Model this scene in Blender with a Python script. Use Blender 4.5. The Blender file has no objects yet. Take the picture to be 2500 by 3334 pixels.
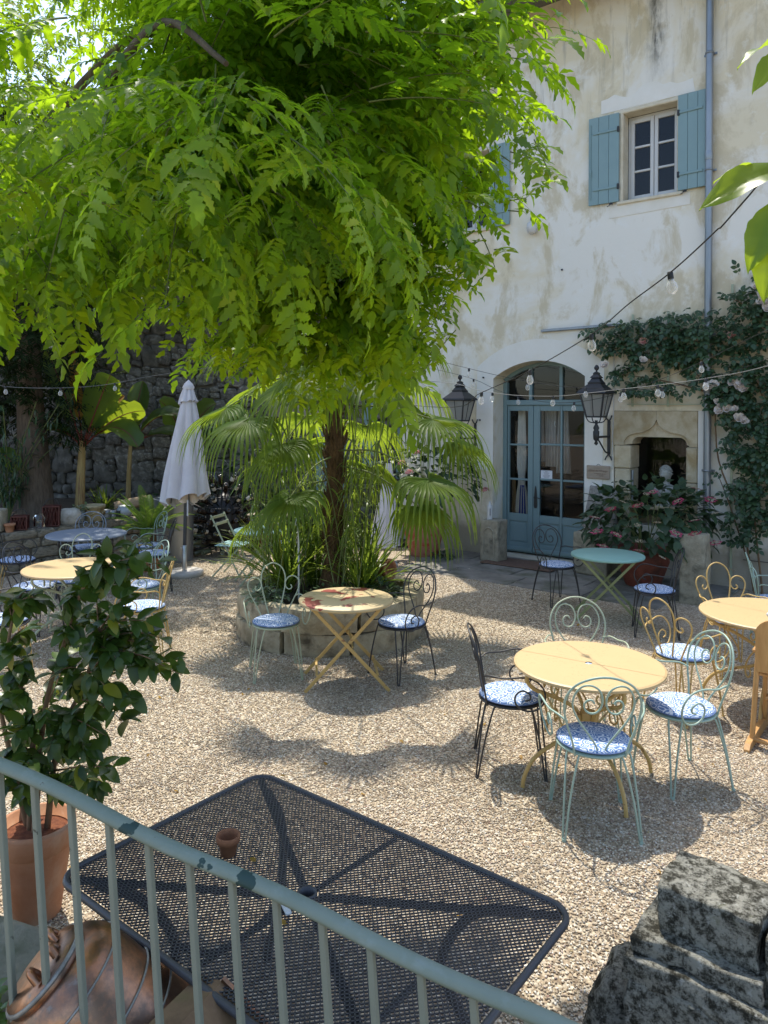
import bpy, bmesh, math, random
import numpy as np
from mathutils import Vector, Matrix, Euler, Quaternion
from mathutils.geometry import tessellate_polygon

R = math.radians
PI = math.pi
scene = bpy.context.scene
COL = scene.collection
random.seed(11)
rng = np.random.default_rng(5)

# ------------------------------------------------------------ camera
cam_data = bpy.data.cameras.new('camera')
cam = bpy.data.objects.new('camera', cam_data)
COL.objects.link(cam)
cam.location = (0, 0, 2.3)
cam.rotation_euler = (Matrix.Rotation(-0.006, 4, 'Y') @ Matrix.Rotation(PI/2, 4, 'X')).to_euler()
cam_data.sensor_fit = 'VERTICAL'
cam_data.sensor_height = 36.0
cam_data.lens = 26.04
cam_data.shift_y = -0.0963
cam_data.clip_start = 0.05
cam_data.clip_end = 500
scene.camera = cam

# ------------------------------------------------------------ light
SUN = Vector((-0.105, 0.405, 0.908)).normalized()
world = bpy.data.worlds.new('World')
scene.world = world
world.use_nodes = True
wn = world.node_tree
bg = wn.nodes['Background']
sky = wn.nodes.new('ShaderNodeTexSky')
sky.sky_type = 'NISHITA'
sky.sun_disc = False
sky.sun_elevation = math.asin(SUN.z)
sky.sun_rotation = math.atan2(SUN.x, SUN.y)
sky.air_density = 1.0
sky.dust_density = 1.5
wn.links.new(sky.outputs[0], bg.inputs[0])
bg.inputs[1].default_value = 0.15
sd = bpy.data.lights.new('sun', 'SUN')
sd.energy = 2.6
sd.angle = R(0.55)
sd.color = (1.0, 0.945, 0.83)
sun = bpy.data.objects.new('sun', sd)
COL.objects.link(sun)
sun.location = (-4, 10, 30)
sun.rotation_euler = (-SUN).to_track_quat('-Z', 'Y').to_euler()

scene.view_settings.view_transform = 'Standard'
scene.view_settings.look = 'None'
scene.view_settings.gamma = 1.0
scene.view_settings.use_curve_mapping = False
scene.view_settings.exposure = 1.2
scene.render.engine = 'CYCLES'
cy = scene.cycles
cy.max_bounces = 7
cy.diffuse_bounces = 4
cy.glossy_bounces = 3
cy.transmission_bounces = 6
cy.transparent_max_bounces = 12
cy.caustics_reflective = False
cy.caustics_refractive = False
cy.use_denoising = True

# ------------------------------------------------------------ materials
def new_mat(name):
    m = bpy.data.materials.new(name)
    m.use_nodes = True
    nt = m.node_tree
    return m, nt, nt.nodes['Principled BSDF']

def nd(nt, kind, **kw):
    n = nt.nodes.new('ShaderNode' + kind)
    for k, v in kw.items():
        if k in n.inputs: n.inputs[k].default_value = v
        else: setattr(n, k, v)
    return n

def mix(nt, fac, a, b, blend='MIX'):
    n = nt.nodes.new('ShaderNodeMix'); n.data_type = 'RGBA'; n.blend_type = blend
    for sock, v in ((n.inputs[0], fac), (n.inputs[6], a), (n.inputs[7], b)):
        if hasattr(v, 'is_output'): nt.links.new(v, sock)
        elif isinstance(v, (int, float)) and sock.type == 'VALUE': sock.default_value = v
        else: sock.default_value = (*v, 1) if len(v) == 3 else v
    return n.outputs[2]

def ramp(nt, fac, stops):
    n = nt.nodes.new('ShaderNodeValToRGB')
    el = n.color_ramp.elements
    while len(el) < len(stops): el.new(0.5)
    for e, (p, c) in zip(el, stops):
        e.position = p
        e.color = (c, c, c, 1) if isinstance(c, (int, float)) else (*c, 1)
    nt.links.new(fac, n.inputs[0])
    return n.outputs[0]

def coords(nt, scale=(1, 1, 1), which='Object', rot=(0, 0, 0)):
    tc = nt.nodes.new('ShaderNodeTexCoord')
    mp = nt.nodes.new('ShaderNodeMapping')
    mp.inputs['Scale'].default_value = scale
    mp.inputs['Rotation'].default_value = rot
    nt.links.new(tc.outputs[which], mp.inputs[0])
    return mp.outputs[0]

def noise(nt, vec, scale, detail=4, rough=0.6, dist=0.0):
    n = nd(nt, 'TexNoise', Scale=scale, Detail=detail, Roughness=rough, Distortion=dist)
    nt.links.new(vec, n.inputs['Vector'])
    return n.outputs['Fac']

def bump(nt, bsdf, height, strength=0.3, dist=0.01):
    b = nd(nt, 'Bump', Strength=strength, Distance=dist)
    nt.links.new(height, b.inputs['Height'])
    nt.links.new(b.outputs[0], bsdf.inputs['Normal'])

def link(nt, a, b): nt.links.new(a, b)

def grain(name, c1, c2, scale=8, rough=0.7, bmp=0.25, bscale=None, bdist=0.006, metal=0.0, c3=None, s3=2.0, lo=0.35, hi=0.65, spec=0.4, stretch=(1, 1, 1), island=0.0):
    """two-tone material broken up by noise, with fine relief"""
    m, nt, b = new_mat(name)
    v = coords(nt, stretch)
    f = ramp(nt, noise(nt, v, scale, 6, 0.65), [(lo, 0.0), (hi, 1.0)])
    c = mix(nt, f, c1, c2)
    if c3:
        g = ramp(nt, noise(nt, v, s3, 5, 0.6, 0.4), [(0.5, 0.0), (0.68, 1.0)])
        c = mix(nt, g, c, c3)
    if island:
        gi = nt.nodes.new('ShaderNodeObjectInfo')
        h = nd(nt, 'HueSaturation')
        mr = nd(nt, 'MapRange'); mr.inputs[3].default_value = 1 - island; mr.inputs[4].default_value = 1 + island
        link(nt, gi.outputs['Random'], mr.inputs[0]); link(nt, mr.outputs[0], h.inputs['Value'])
        link(nt, c, h.inputs['Color']); c = h.outputs[0]
    link(nt, c, b.inputs['Base Color'])
    b.inputs['Roughness'].default_value = rough
    b.inputs['Metallic'].default_value = metal
    b.inputs['Specular IOR Level'].default_value = spec
    if bmp: bump(nt, b, noise(nt, v, bscale or scale * 4, 6, 0.7), bmp, bdist)
    return m

def paint(name, col, rough=0.4, wear=None, wear_amt=0.62, scale=14, var=0.12, bmp=0.05):
    """painted metal or wood: slight tone drift, chips showing what is below"""
    m, nt, b = new_mat(name)
    v = coords(nt)
    d = tuple(x * (1 - var) for x in col); l = tuple(min(1, x * (1 + var)) for x in col)
    c = mix(nt, noise(nt, v, scale * 0.35, 4, 0.6), d, l)
    if wear:
        f = ramp(nt, noise(nt, v, scale, 5, 0.55), [(wear_amt, 0.0), (wear_amt + 0.015, 1.0)])
        c = mix(nt, f, c, wear)
    link(nt, c, b.inputs['Base Color'])
    b.inputs['Roughness'].default_value = rough
    if bmp: bump(nt, b, noise(nt, v, scale * 3, 4, 0.6), bmp, 0.003)
    return m

def leaf_mat(name, dark, light, through, trans=0.4, rough=0.45, spec=0.35, tips=None, vein=0.0):
    """a leaf: reflects a little, lets yellow-green light through; each leaf its own tone"""
    m, nt, b = new_mat(name)
    g = nt.nodes.new('ShaderNodeNewGeometry')
    oi = nt.nodes.new('ShaderNodeObjectInfo')
    ad = nd(nt, 'Math', operation='ADD'); link(nt, g.outputs['Random Per Island'], ad.inputs[0]); link(nt, oi.outputs['Random'], ad.inputs[1])
    fr = nd(nt, 'Math', operation='FRACT'); link(nt, ad.outputs[0], fr.inputs[0])
    r = fr.outputs[0]
    c = mix(nt, r, dark, light)
    if tips:
        t = ramp(nt, r, [(0.93, 0.0), (0.97, 1.0)])
        c = mix(nt, t, c, tips)
    v = coords(nt)
    c = mix(nt, 0.35, c, mix(nt, noise(nt, v, 40, 3), (0.7, 0.7, 0.7), (1.25, 1.25, 1.2)), 'MULTIPLY')
    link(nt, c, b.inputs['Base Color'])
    b.inputs['Roughness'].default_value = rough
    b.inputs['Specular IOR Level'].default_value = spec
    tr = nt.nodes.new('ShaderNodeBsdfTranslucent')
    link(nt, mix(nt, r, tuple(x * 0.75 for x in through), through), tr.inputs['Color'])
    ms = nt.nodes.new('ShaderNodeMixShader'); ms.inputs[0].default_value = trans
    link(nt, b.outputs[0], ms.inputs[1]); link(nt, tr.outputs[0], ms.inputs[2])
    out = [n for n in nt.nodes if n.type == 'OUTPUT_MATERIAL'][0]
    link(nt, ms.outputs[0], out.inputs['Surface'])
    return m

def glass_mat(name, tint=(1, 1, 1), refl=0.06):
    m, nt, b = new_mat(name)
    nt.nodes.remove(b)
    t = nt.nodes.new('ShaderNodeBsdfTransparent'); t.inputs[0].default_value = (*tint, 1)
    g = nt.nodes.new('ShaderNodeBsdfGlossy'); g.inputs['Roughness'].default_value = 0.015
    fr = nd(nt, 'Fresnel', IOR=1.42)
    mr = nd(nt, 'MapRange'); mr.inputs[3].default_value = refl * .3; mr.inputs[4].default_value = 1.0
    link(nt, fr.outputs[0], mr.inputs[0])
    ms = nt.nodes.new('ShaderNodeMixShader')
    link(nt, mr.outputs[0], ms.inputs[0]); link(nt, t.outputs[0], ms.inputs[1]); link(nt, g.outputs[0], ms.inputs[2])
    out = [n for n in nt.nodes if n.type == 'OUTPUT_MATERIAL'][0]
    link(nt, ms.outputs[0], out.inputs['Surface'])
    return m

# ------------------------------------------------------------ mesh building
class MB:
    """collects faces; build() links them as ONE mesh object"""
    def __init__(s): s.v = []; s.f = []; s.m = []; s.sm = []
    def add(s, verts, faces, mi=0, smooth=False):
        o = len(s.v)
        s.v.extend([tuple(p) for p in verts])
        for f in faces:
            s.f.append(tuple(i + o for i in f)); s.m.append(mi); s.sm.append(smooth)
        return s
    def box(s, c, size, b=0.0, rot=None, mi=0):
        hx, hy, hz = size[0] / 2, size[1] / 2, size[2] / 2
        c = Vector(c)
        if b <= 0:
            vs = [Vector((x * hx, y * hy, z * hz)) for z in (-1, 1) for y in (-1, 1) for x in (-1, 1)]
            fs = [(0, 2, 3, 1), (4, 5, 7, 6), (0, 1, 5, 4), (1, 3, 7, 5), (3, 2, 6, 7), (2, 0, 4, 6)]
        else:
            b = min(b, hx * .9, hy * .9, hz * .9)
            vs = []; idx = {}
            for sx in (-1, 1):
                for sy in (-1, 1):
                    for sz in (-1, 1):
                        for ax in range(3):
                            p = [sx * hx, sy * hy, sz * hz]
                            sg = (sx, sy, sz)
                            for k in range(3):
                                if k != ax: p[k] -= sg[k] * b
                            idx[(sx, sy, sz, ax)] = len(vs); vs.append(Vector(p))
            fs = []
            for ax in range(3):
                a1, a2 = (ax + 1) % 3, (ax + 2) % 3
                for sg in (-1, 1):
                    q = []
                    for (u, w) in ((-1, -1), (1, -1), (1, 1), (-1, 1)):
                        k = [0, 0, 0]; k[ax] = sg; k[a1] = u; k[a2] = w
                        q.append(idx[(*k, ax)])
                    fs.append(tuple(q) if sg > 0 else tuple(reversed(q)))
                for u in (-1, 1):
                    for w in (-1, 1):
                        q = []
                        for sg in (-1, 1):
                            k = [0, 0, 0]; k[ax] = sg; k[a1] = u; k[a2] = w
                            q.append((idx[(*k, a1)], idx[(*k, a2)]))
                        f = (q[0][0], q[1][0], q[1][1], q[0][1])
                        fs.append(f if u * w > 0 else tuple(reversed(f)))
            for sx in (-1, 1):
                for sy in (-1, 1):
                    for sz in (-1, 1):
                        f = tuple(idx[(sx, sy, sz, ax)] for ax in range(3))
                        fs.append(f if sx * sy * sz > 0 else tuple(reversed(f)))
        if rot is not None:
            M = rot if isinstance(rot, Matrix) else Euler(rot).to_matrix()
            vs = [M.to_3x3() @ p for p in vs]
        return s.add([p + c for p in vs], fs, mi)
    def bar(s, a, b, w, h, mi=0, up=(0, 0, 1), bev=0.0):
        a = Vector(a); b = Vector(b); d = b - a; L = d.length
        x = d.normalized(); u = Vector(up)
        if abs(x.dot(u)) > 0.98: u = Vector((0, 1, 0))
        y = u.cross(x).normalized(); z = x.cross(y)
        M = Matrix((x, y, z)).transposed()
        return s.box((a + b) / 2, (L, w, h), bev, M, mi)
    def tube(s, pts, r, n=6, closed=False, mi=0, caps=True):
        P = [Vector(p) for p in pts]; k = len(P)
        rr = r if isinstance(r, (list, tuple)) else [r] * k
        vs = []; fs = []
        prev = None
        for i, p in enumerate(P):
            if closed: t = P[(i + 1) % k] - P[i - 1]
            else: t = P[min(i + 1, k - 1)] - P[max(i - 1, 0)]
            if t.length < 1e-9: t = Vector((0, 0, 1))
            t.normalize()
            if prev is None:
                a = Vector((0, 0, 1)) if abs(t.z) < 0.9 else Vector((1, 0, 0))
                nrm = t.cross(a).normalized()
            else:
                nrm = prev - t * prev.dot(t)
                nrm = nrm.normalized() if nrm.length > 1e-6 else t.orthogonal().normalized()
            prev = nrm; bn = t.cross(nrm)
            for j in range(n):
                an = 2 * PI * j / n
                vs.append(p + (nrm * math.cos(an) + bn * math.sin(an)) * rr[i])
        m = k if closed else k - 1
        for i in range(m):
            i2 = (i + 1) % k
            for j in range(n):
                j2 = (j + 1) % n
                fs.append((i * n + j, i * n + j2, i2 * n + j2, i2 * n + j))
        s.add(vs, fs, mi, True)
        if caps and not closed:
            s.add(vs[:n], [tuple(reversed(range(n)))], mi); s.add(vs[-n:], [tuple(range(n))], mi)
        return s
    def lathe(s, prof, n=24, c=(0, 0, 0), mi=0, smooth=True, sq=None):
        vs = []; fs = []
        for (r, z) in prof:
            for j in range(n):
                a = 2 * PI * j / n
                vs.append((c[0] + r * math.cos(a), c[1] + r * math.sin(a), c[2] + z))
        for i in range(len(prof) - 1):
            for j in range(n):
                j2 = (j + 1) % n
                fs.append((i * n + j, i * n + j2, (i + 1) * n + j2, (i + 1) * n + j))
        s.add(vs, fs, mi, smooth)
        if prof[0][0] > 1e-5: s.add(vs[:n], [tuple(reversed(range(n)))], mi)
        if prof[-1][0] > 1e-5: s.add(vs[-n:], [tuple(range(n))], mi)
        return s
    def prism(s, poly, y0, y1, mi=0, axis='Y'):
        """extrude a 2-D outline (x,z) from y0 to y1 (or (x,y) along Z)"""
        n = len(poly)
        P = (lambda a, b, h: (a, h, b)) if axis == 'Y' else (lambda a, b, h: (a, b, h))
        vs = [P(a, b, y0) for a, b in poly] + [P(a, b, y1) for a, b in poly]
        tris = tessellate_polygon([[Vector((a, b, 0)) for a, b in poly]])
        fs = [tuple(t) for t in tris] + [tuple(i + n for i in reversed(t)) for t in tris]
        fs += [(i, (i + 1) % n, (i + 1) % n + n, i + n) for i in range(n)]
        return s.add(vs, fs, mi)
    def ico(s, c, r, sub=1, mi=0, jit=0.0, scale=(1, 1, 1), smooth=True, rnd=random):
        bm = bmesh.new(); bmesh.ops.create_icosphere(bm, subdivisions=sub, radius=1.0)
        vs = []
        for v in bm.verts:
            k = 1 + rnd.uniform(-jit, jit)
            vs.append((c[0] + v.co.x * r * k * scale[0], c[1] + v.co.y * r * k * scale[1], c[2] + v.co.z * r * k * scale[2]))
        fs = [tuple(v.index for v in f.verts) for f in bm.faces]
        bm.free()
        return s.add(vs, fs, mi, smooth)
    def mesh(s, name, mats):
        me = bpy.data.meshes.new(name)
        me.from_pydata(s.v, [], s.f)
        for m in (mats if isinstance(mats, (list, tuple)) else [mats]): me.materials.append(m)
        me.polygons.foreach_set('material_index', s.m)
        me.polygons.foreach_set('use_smooth', s.sm)
        bm = bmesh.new(); bm.from_mesh(me)
        bmesh.ops.recalc_face_normals(bm, faces=bm.faces)
        bm.to_mesh(me); bm.free()
        me.update()
        return me
    def build(s, name, mats, parent=None, loc=None, rotz=None):
        return put(s.mesh(name, mats), name, parent, loc, rotz)

def put(me, name, parent=None, loc=None, rotz=None, M=None):
    o = bpy.data.objects.new(name, me)
    COL.objects.link(o)
    if parent is not None: o.parent = parent
    if M is not None: o.matrix_local = M
    if loc is not None: o.location = loc
    if rotz is not None: o.rotation_euler = (0, 0, rotz)
    return o

def tag(o, label, cat=None, group=None, kind=None):
    if label: o['label'] = label
    if cat: o['category'] = cat
    if group: o['group'] = group
    if kind: o['kind'] = kind
    return o

def thing(name, label, cat, loc=(0, 0, 0), rotz=0.0, group=None):
    o = bpy.data.objects.new(name, None)
    COL.objects.link(o)
    o.empty_display_size = 0.1
    o.location = loc; o.rotation_euler = (0, 0, rotz)
    return tag(o, label, cat, group)

def dup(root, loc, rotz, label, group=None, scale=None):
    r = root.copy(); COL.objects.link(r)
    r.location = loc; r.rotation_euler = (0, 0, rotz); r['label'] = label
    if group: r['group'] = group
    if scale: r.scale = (scale, scale, scale)
    for ch in root.children:
        c = ch.copy(); COL.objects.link(c); c.parent = r
        for g in ch.children:
            d = g.copy(); COL.objects.link(d); d.parent = c
    return r

def smooth_path(pts, k=6, closed=False):
    """Catmull-Rom through the points"""
    P = [Vector(p) for p in pts]; n = len(P); out = []
    rngi = range(n if closed else n - 1)
    for i in rngi:
        p0 = P[i - 1] if (closed or i > 0) else P[0] * 2 - P[1]
        p1 = P[i]; p2 = P[(i + 1) % n]
        p3 = P[(i + 2) % n] if (closed or i + 2 < n) else P[-1] * 2 - P[-2]
        for j in range(k):
            t = j / k
            out.append(0.5 * ((2 * p1) + (p2 - p0) * t + (2 * p0 - 5 * p1 + 4 * p2 - p3) * t * t + (3 * p1 - p0 - 3 * p2 + p3) * t ** 3))
    if not closed: out.append(P[-1])
    return out

def face_dir(dx, dy): return math.atan2(dy, dx) - PI / 2     # turns local +Y onto (dx,dy)

def bake(name, variants, items, mats, parent=None):
    """many copies of small meshes merged into ONE mesh object. variants: (verts Nx3, faces list); items: (variant, 4x4)"""
    V = []; L = []; S = []; off = 0; lo = 0; T = []
    pre = []
    for (v, f) in variants:
        va = np.asarray(v, dtype=np.float64)
        loops = np.fromiter((i for q in f for i in q), dtype=np.int64)
        tot = np.array([len(q) for q in f], dtype=np.int64)
        pre.append((va, loops, tot))
    for (k, M) in items:
        va, loops, tot = pre[k]
        m = np.array(M)
        V.append(va @ m[:3, :3].T + m[:3, 3]); L.append(loops + off); T.append(tot)
        off += len(va)
    V = np.concatenate(V); L = np.concatenate(L); T = np.concatenate(T)
    S = np.concatenate(([0], np.cumsum(T)[:-1]))
    me = bpy.data.meshes.new(name)
    me.vertices.add(len(V)); me.vertices.foreach_set('co', V.astype(np.float32).ravel())
    me.loops.add(len(L)); me.loops.foreach_set('vertex_index', L.astype(np.int32))
    me.polygons.add(len(T)); me.polygons.foreach_set('loop_start', S.astype(np.int32))
    me.polygons.foreach_set('loop_total', T.astype(np.int32))
    me.polygons.foreach_set('use_smooth', np.ones(len(T), dtype=bool))
    for m in (mats if isinstance(mats, (list, tuple)) else [mats]): me.materials.append(m)
    me.update(calc_edges=True)
    return put(me, name, parent)

CAM = Vector((0, 0, 2.3))
def leaves(root, variants, items, mats, part='leaf', rest='foliage', cap=300, low=None):
    """the leaves that show largest are parts of their own, the others one mass"""
    base = root.matrix_basis if root else Matrix()
    def key(it):
        p = base @ it[1].translation
        d = (p - CAM)
        vis = abs(p.x) < 0.54 * max(p.y, .1) and -0.85 * p.y < d.z < 0.58 * p.y
        return (0 if vis else 1, d.length)
    items = sorted(items, key=key)
    me = []
    for (v, f) in variants:
        b = MB(); b.add(v, f, 0, True)
        m_ = bpy.data.meshes.new(part); m_.from_pydata(b.v, [], b.f)
        for m in (mats if isinstance(mats, (list, tuple)) else [mats]): m_.materials.append(m)
        m_.polygons.foreach_set('use_smooth', [True] * len(b.f)); m_.update()
        me.append(m_)
    for k, M in items[:cap]:
        put(me[k], part, root, M=M)
    if len(items) > cap:
        o = bake(rest, low or variants, items[cap:], mats, root); o['kind'] = 'stuff'

def blade(L, W, n=5, prof=None, fold=0.25, curl=0.3, teeth=0.0, droop=None):
    """one leaf along +Y lying in XY, normal +Z: folded along its midrib and curling down"""
    vs = []; fs = []
    prof = prof or (lambda t: math.sin(PI * min(1, t ** 0.8)) ** 0.9)
    for i in range(n + 1):
        t = i / n
        w = W / 2 * max(prof(t), 0.0)
        if teeth and 0 < i < n: w *= (1 + teeth if i % 2 else 1 - teeth)
        y = L * t * (1 - 0.12 * curl * t); z = -curl * L * t * t
        zz = z + fold * w
        vs += [(-w, y, zz), (0, y, z), (w, y, zz)]
    for i in range(n):
        a = i * 3
        fs += [(a, a + 1, a + 4, a + 3), (a + 1, a + 2, a + 5, a + 4)]
    return vs, fs

def frame(pos, d, up=(0, 0, 1), s=1.0, roll=0.0):
    """matrix whose Y runs along d and whose Z leans towards up"""
    y = Vector(d).normalized(); u = Vector(up)
    if abs(y.dot(u.normalized())) > 0.985: u = Vector((0.3, 1, 0.2))
    x = y.cross(u).normalized(); z = x.cross(y)
    M = Matrix((x, y, z)).transposed().to_4x4()
    if roll: M = M @ Matrix.Rotation(roll, 4, 'Y')
    M = M @ Matrix.Scale(s, 4)
    M.translation = Vector(pos)
    return M

def rdir(r=random):
    while True:
        v = Vector((r.uniform(-1, 1), r.uniform(-1, 1), r.uniform(-1, 1)))
        if 0.05 < v.length < 1: return v.normalized()


# ------------------------------------------------------------ shared colours
def plaster_material():
    m, nt, b = new_mat('lime_plaster')
    v = coords(nt)
    big = noise(nt, v, 0.55, 5, 0.62, 0.6)
    mid = noise(nt, coords(nt, (1.0, 1.0, 0.55)), 1.7, 6, 0.68, 0.4)
    c = mix(nt, ramp(nt, big, [(0.44, 0.0), (0.54, 1.0)]), (0.71, 0.635, 0.475), (0.765, 0.735, 0.665))
    c = mix(nt, ramp(nt, mid, [(0.49, 0.0), (0.585, 0.8)]), c, (0.56, 0.485, 0.335))
    c = mix(nt, ramp(nt, noise(nt, v, 3.4, 6, 0.7, 0.3), [(0.56, 0.0), (0.68, 0.6)]), c, (0.78, 0.775, 0.74))
    # ochre bare zone high up, flaking towards the top of the wall
    sep = nd(nt, 'SeparateXYZ'); link(nt, v, sep.inputs[0])
    zz = nd(nt, 'MapRange'); zz.inputs[1].default_value = 6.3; zz.inputs[2].default_value = 8.2
    link(nt, sep.outputs['Z'], zz.inputs[0])
    ad = nd(nt, 'Math', operation='ADD'); link(nt, zz.outputs[0], ad.inputs[0]); link(nt, noise(nt, v, 0.9, 7, 0.62, 0.8), ad.inputs[1])
    c = mix(nt, ramp(nt, ad.outputs[0], [(1.0, 0.0), (1.10, 0.7)]), c, (0.53, 0.47, 0.35))
    # rain streaks below the eaves
    st = noise(nt, coords(nt, (5.5, 1, 0.35)), 1.5, 6, 0.7)
    ml = nd(nt, 'Math', operation='MULTIPLY'); link(nt, ramp(nt, st, [(0.54, 0.0), (0.70, 1.0)]), ml.inputs[0]); link(nt, zz.outputs[0], ml.inputs[1])
    c = mix(nt, ml.outputs[0], c, (0.30, 0.28, 0.24))
    # one black streak over the window
    gx = nd(nt, 'MapRange'); gx.inputs[1].default_value = 0.0; gx.inputs[2].default_value = 0.16; gx.inputs[3].default_value = 1.0; gx.inputs[4].default_value = 0.0
    dx = nd(nt, 'Math', operation='ADD'); dx.inputs[1].default_value = -2.42; link(nt, sep.outputs['X'], dx.inputs[0])
    wob = nd(nt, 'Math', operation='MULTIPLY_ADD'); wob.inputs[1].default_value = 0.35; link(nt, noise(nt, v, 2.3, 5, 0.7), wob.inputs[0]); wob.inputs[2].default_value = -0.175
    dw = nd(nt, 'Math', operation='ADD'); link(nt, dx.outputs[0], dw.inputs[0]); link(nt, wob.outputs[0], dw.inputs[1])
    ab = nd(nt, 'Math', operation='ABSOLUTE'); link(nt, dw.outputs[0], ab.inputs[0]); link(nt, ab.outputs[0], gx.inputs[0])
    gz = nd(nt, 'MapRange'); gz.inputs[1].default_value = 6.95; gz.inputs[2].default_value = 7.6; link(nt, sep.outputs['Z'], gz.inputs[0])
    gm = nd(nt, 'Math', operation='MULTIPLY'); link(nt, gx.outputs[0], gm.inputs[0]); link(nt, gz.outputs[0], gm.inputs[1])
    gq = nd(nt, 'Math', operation='MULTIPLY'); link(nt, gm.outputs[0], gq.inputs[0]); link(nt, ramp(nt, noise(nt, coords(nt, (6, 1, 1.2)), 3, 6, 0.75), [(0.38, 0.1), (0.6, 0.95)]), gq.inputs[1])
    c = mix(nt, gq.outputs[0], c, (0.13, 0.125, 0.11))
    # damp foot of the wall
    fz = nd(nt, 'MapRange'); fz.inputs[1].default_value = 0.75; fz.inputs[2].default_value = 0.15; link(nt, sep.outputs['Z'], fz.inputs[0])
    fa = nd(nt, 'Math', operation='ADD'); link(nt, fz.outputs[0], fa.inputs[0]); link(nt, noise(nt, v, 1.6, 6, 0.7), fa.inputs[1])
    c = mix(nt, ramp(nt, fa.outputs[0], [(0.75, 0.0), (1.15, 0.85)]), c, (0.34, 0.30, 0.23))
    link(nt, c, b.inputs['Base Color'])
    b.inputs['Roughness'].default_value = 0.9
    b.inputs['Specular IOR Level'].default_value = 0.15
    h = mix(nt, 0.5, mix(nt, 1.0, (0, 0, 0), noise(nt, v, 9, 8, 0.7)), noise(nt, v, 2.2, 5, 0.6))
    bump(nt, b, h, 0.5, 0.02)
    return m

M = {}
M['plaster'] = plaster_material()
M['band'] = grain('band_render', (0.73, 0.70, 0.63), (0.77, 0.75, 0.70), 3, 0.9, 0.2, 25)
M['sill_render'] = grain('sill_render', (0.70, 0.66, 0.57), (0.75, 0.72, 0.65), 3, 0.9, 0.2, 25)
M['stone'] = grain('pale_stone', (0.42, 0.345, 0.22), (0.58, 0.51, 0.37), 4, 0.88, 0.55, 22, 0.012, c3=(0.36, 0.27, 0.14), s3=3.2, island=0.1)
M['jamb'] = grain('jamb_stone', (0.56, 0.49, 0.36), (0.68, 0.63, 0.51), 5, 0.9, 0.4, 26, 0.01)
M['shutter'] = paint('shutter_paint', (0.20, 0.305, 0.32), 0.55, None, scale=9, var=0.1)
M['door'] = paint('door_paint', (0.175, 0.26, 0.275), 0.45, None, scale=7, var=0.08)
M['sash'] = paint('sash_paint', (0.55, 0.55, 0.54), 0.5, None, scale=12, var=0.05)
M['iron'] = paint('black_iron', (0.02, 0.021, 0.023), 0.5, (0.06, 0.035, 0.02), 0.68, 30)
M['zinc'] = grain('zinc', (0.22, 0.245, 0.275), (0.30, 0.325, 0.35), 3, 0.42, 0.05, 30, metal=0.65, stretch=(1, 1, .3))
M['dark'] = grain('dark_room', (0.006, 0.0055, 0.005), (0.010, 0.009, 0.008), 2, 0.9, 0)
M['glass'] = glass_mat('window_glass', (0.90, 0.93, 0.93), 0.035)
M['clear'] = glass_mat('clear_glass', (0.97, 0.97, 0.97), 0.08)
M['frost'] = grain('frosted_glass', (0.42, 0.42, 0.40), (0.50, 0.50, 0.47), 6, 0.35, 0.0)
M['tile'] = grain('roof_tile', (0.24, 0.15, 0.10), (0.36, 0.26, 0.18), 3, 0.85, 0.3, island=0.2)
M['eave'] = grain('eave_board', (0.12, 0.115, 0.105), (0.17, 0.165, 0.15), 6, 0.8, 0.2)
M['linen'] = grain('linen', (0.58, 0.55, 0.50), (0.68, 0.65, 0.59), 5, 0.9, 0.1)
M['greycloth'] = grain('grey_cloth', (0.30, 0.285, 0.265), (0.40, 0.38, 0.355), 5, 0.9, 0.1)
M['bluecloth'] = grain('blue_cloth', (0.02, 0.04, 0.22), (0.03, 0.06, 0.32), 5, 0.9, 0.1)
M['redcloth'] = grain('rust_cloth', (0.22, 0.05, 0.015), (0.3, 0.08, 0.02), 5, 0.9, 0.1)
M['tancloth'] = grain('tan_cloth', (0.20, 0.12, 0.05), (0.28, 0.17, 0.07), 5, 0.9, 0.1)
M['paper'] = grain('paper', (0.66, 0.68, 0.72), (0.7, 0.72, 0.75), 4, 0.8, 0)
M['ink'] = grain('ink', (0.10, 0.10, 0.12), (0.12, 0.12, 0.14), 4, 0.8, 0)

# ------------------------------------------------------------ the house
HX = Vector((0.792, -0.610, 0)); HY = Vector((0.610, 0.792, 0)); HO = Vector((1.92, 12.0, 0))
HROT = math.atan2(-0.610, 0.792)
def hw(s, y, z): return HO + HX * s + HY * y + Vector((0, 0, z))     # house coordinates -> world
house = thing('house', 'old cream plastered house with blue shutters and arched blue glazed door', 'house', HO, HROT)

ARC_R = 1.291; ARC_C = 1.852; A0, A1 = -0.169, 1.393; AM = 0.612
def arc(r_add=0.0, a=A0, b=A1, n=20, z_add=0.0):
    out = []
    for i in range(n + 1):
        s = a + (b - a) * i / n
        r = ARC_R + r_add
        out.append((s, ARC_C + math.sqrt(max(r * r - (s - AM) ** 2, 0.001)) + z_add))
    return out
door_hole = [(A0, -0.15)] + arc() + [(A1, -0.15)]
niche_hole = [(1.84, 0.72), (1.84, 2.36), (3.015, 2.36), (3.015, 0.72)]
win_hole = [(1.93, 5.41), (1.93, 6.71), (2.74, 6.71), (2.74, 5.41)]
win2_hole = [(-1.05, 5.36), (-1.05, 6.66), (-0.25, 6.66), (-0.25, 5.36)]
holes = [door_hole, niche_hole, win_hole, win2_hole]
outer = [(-2.05, -0.3), (9.5, -0.3), (9.5, 8.75), (-2.05, 8.75)]
wb = MB()
flat = [p for lp in [outer] + holes for p in lp]
tr = tessellate_polygon([[Vector((a, b, 0)) for a, b in lp] for lp in [outer] + holes])
wb.add([(a, 0, b) for a, b in flat], tr)
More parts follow.
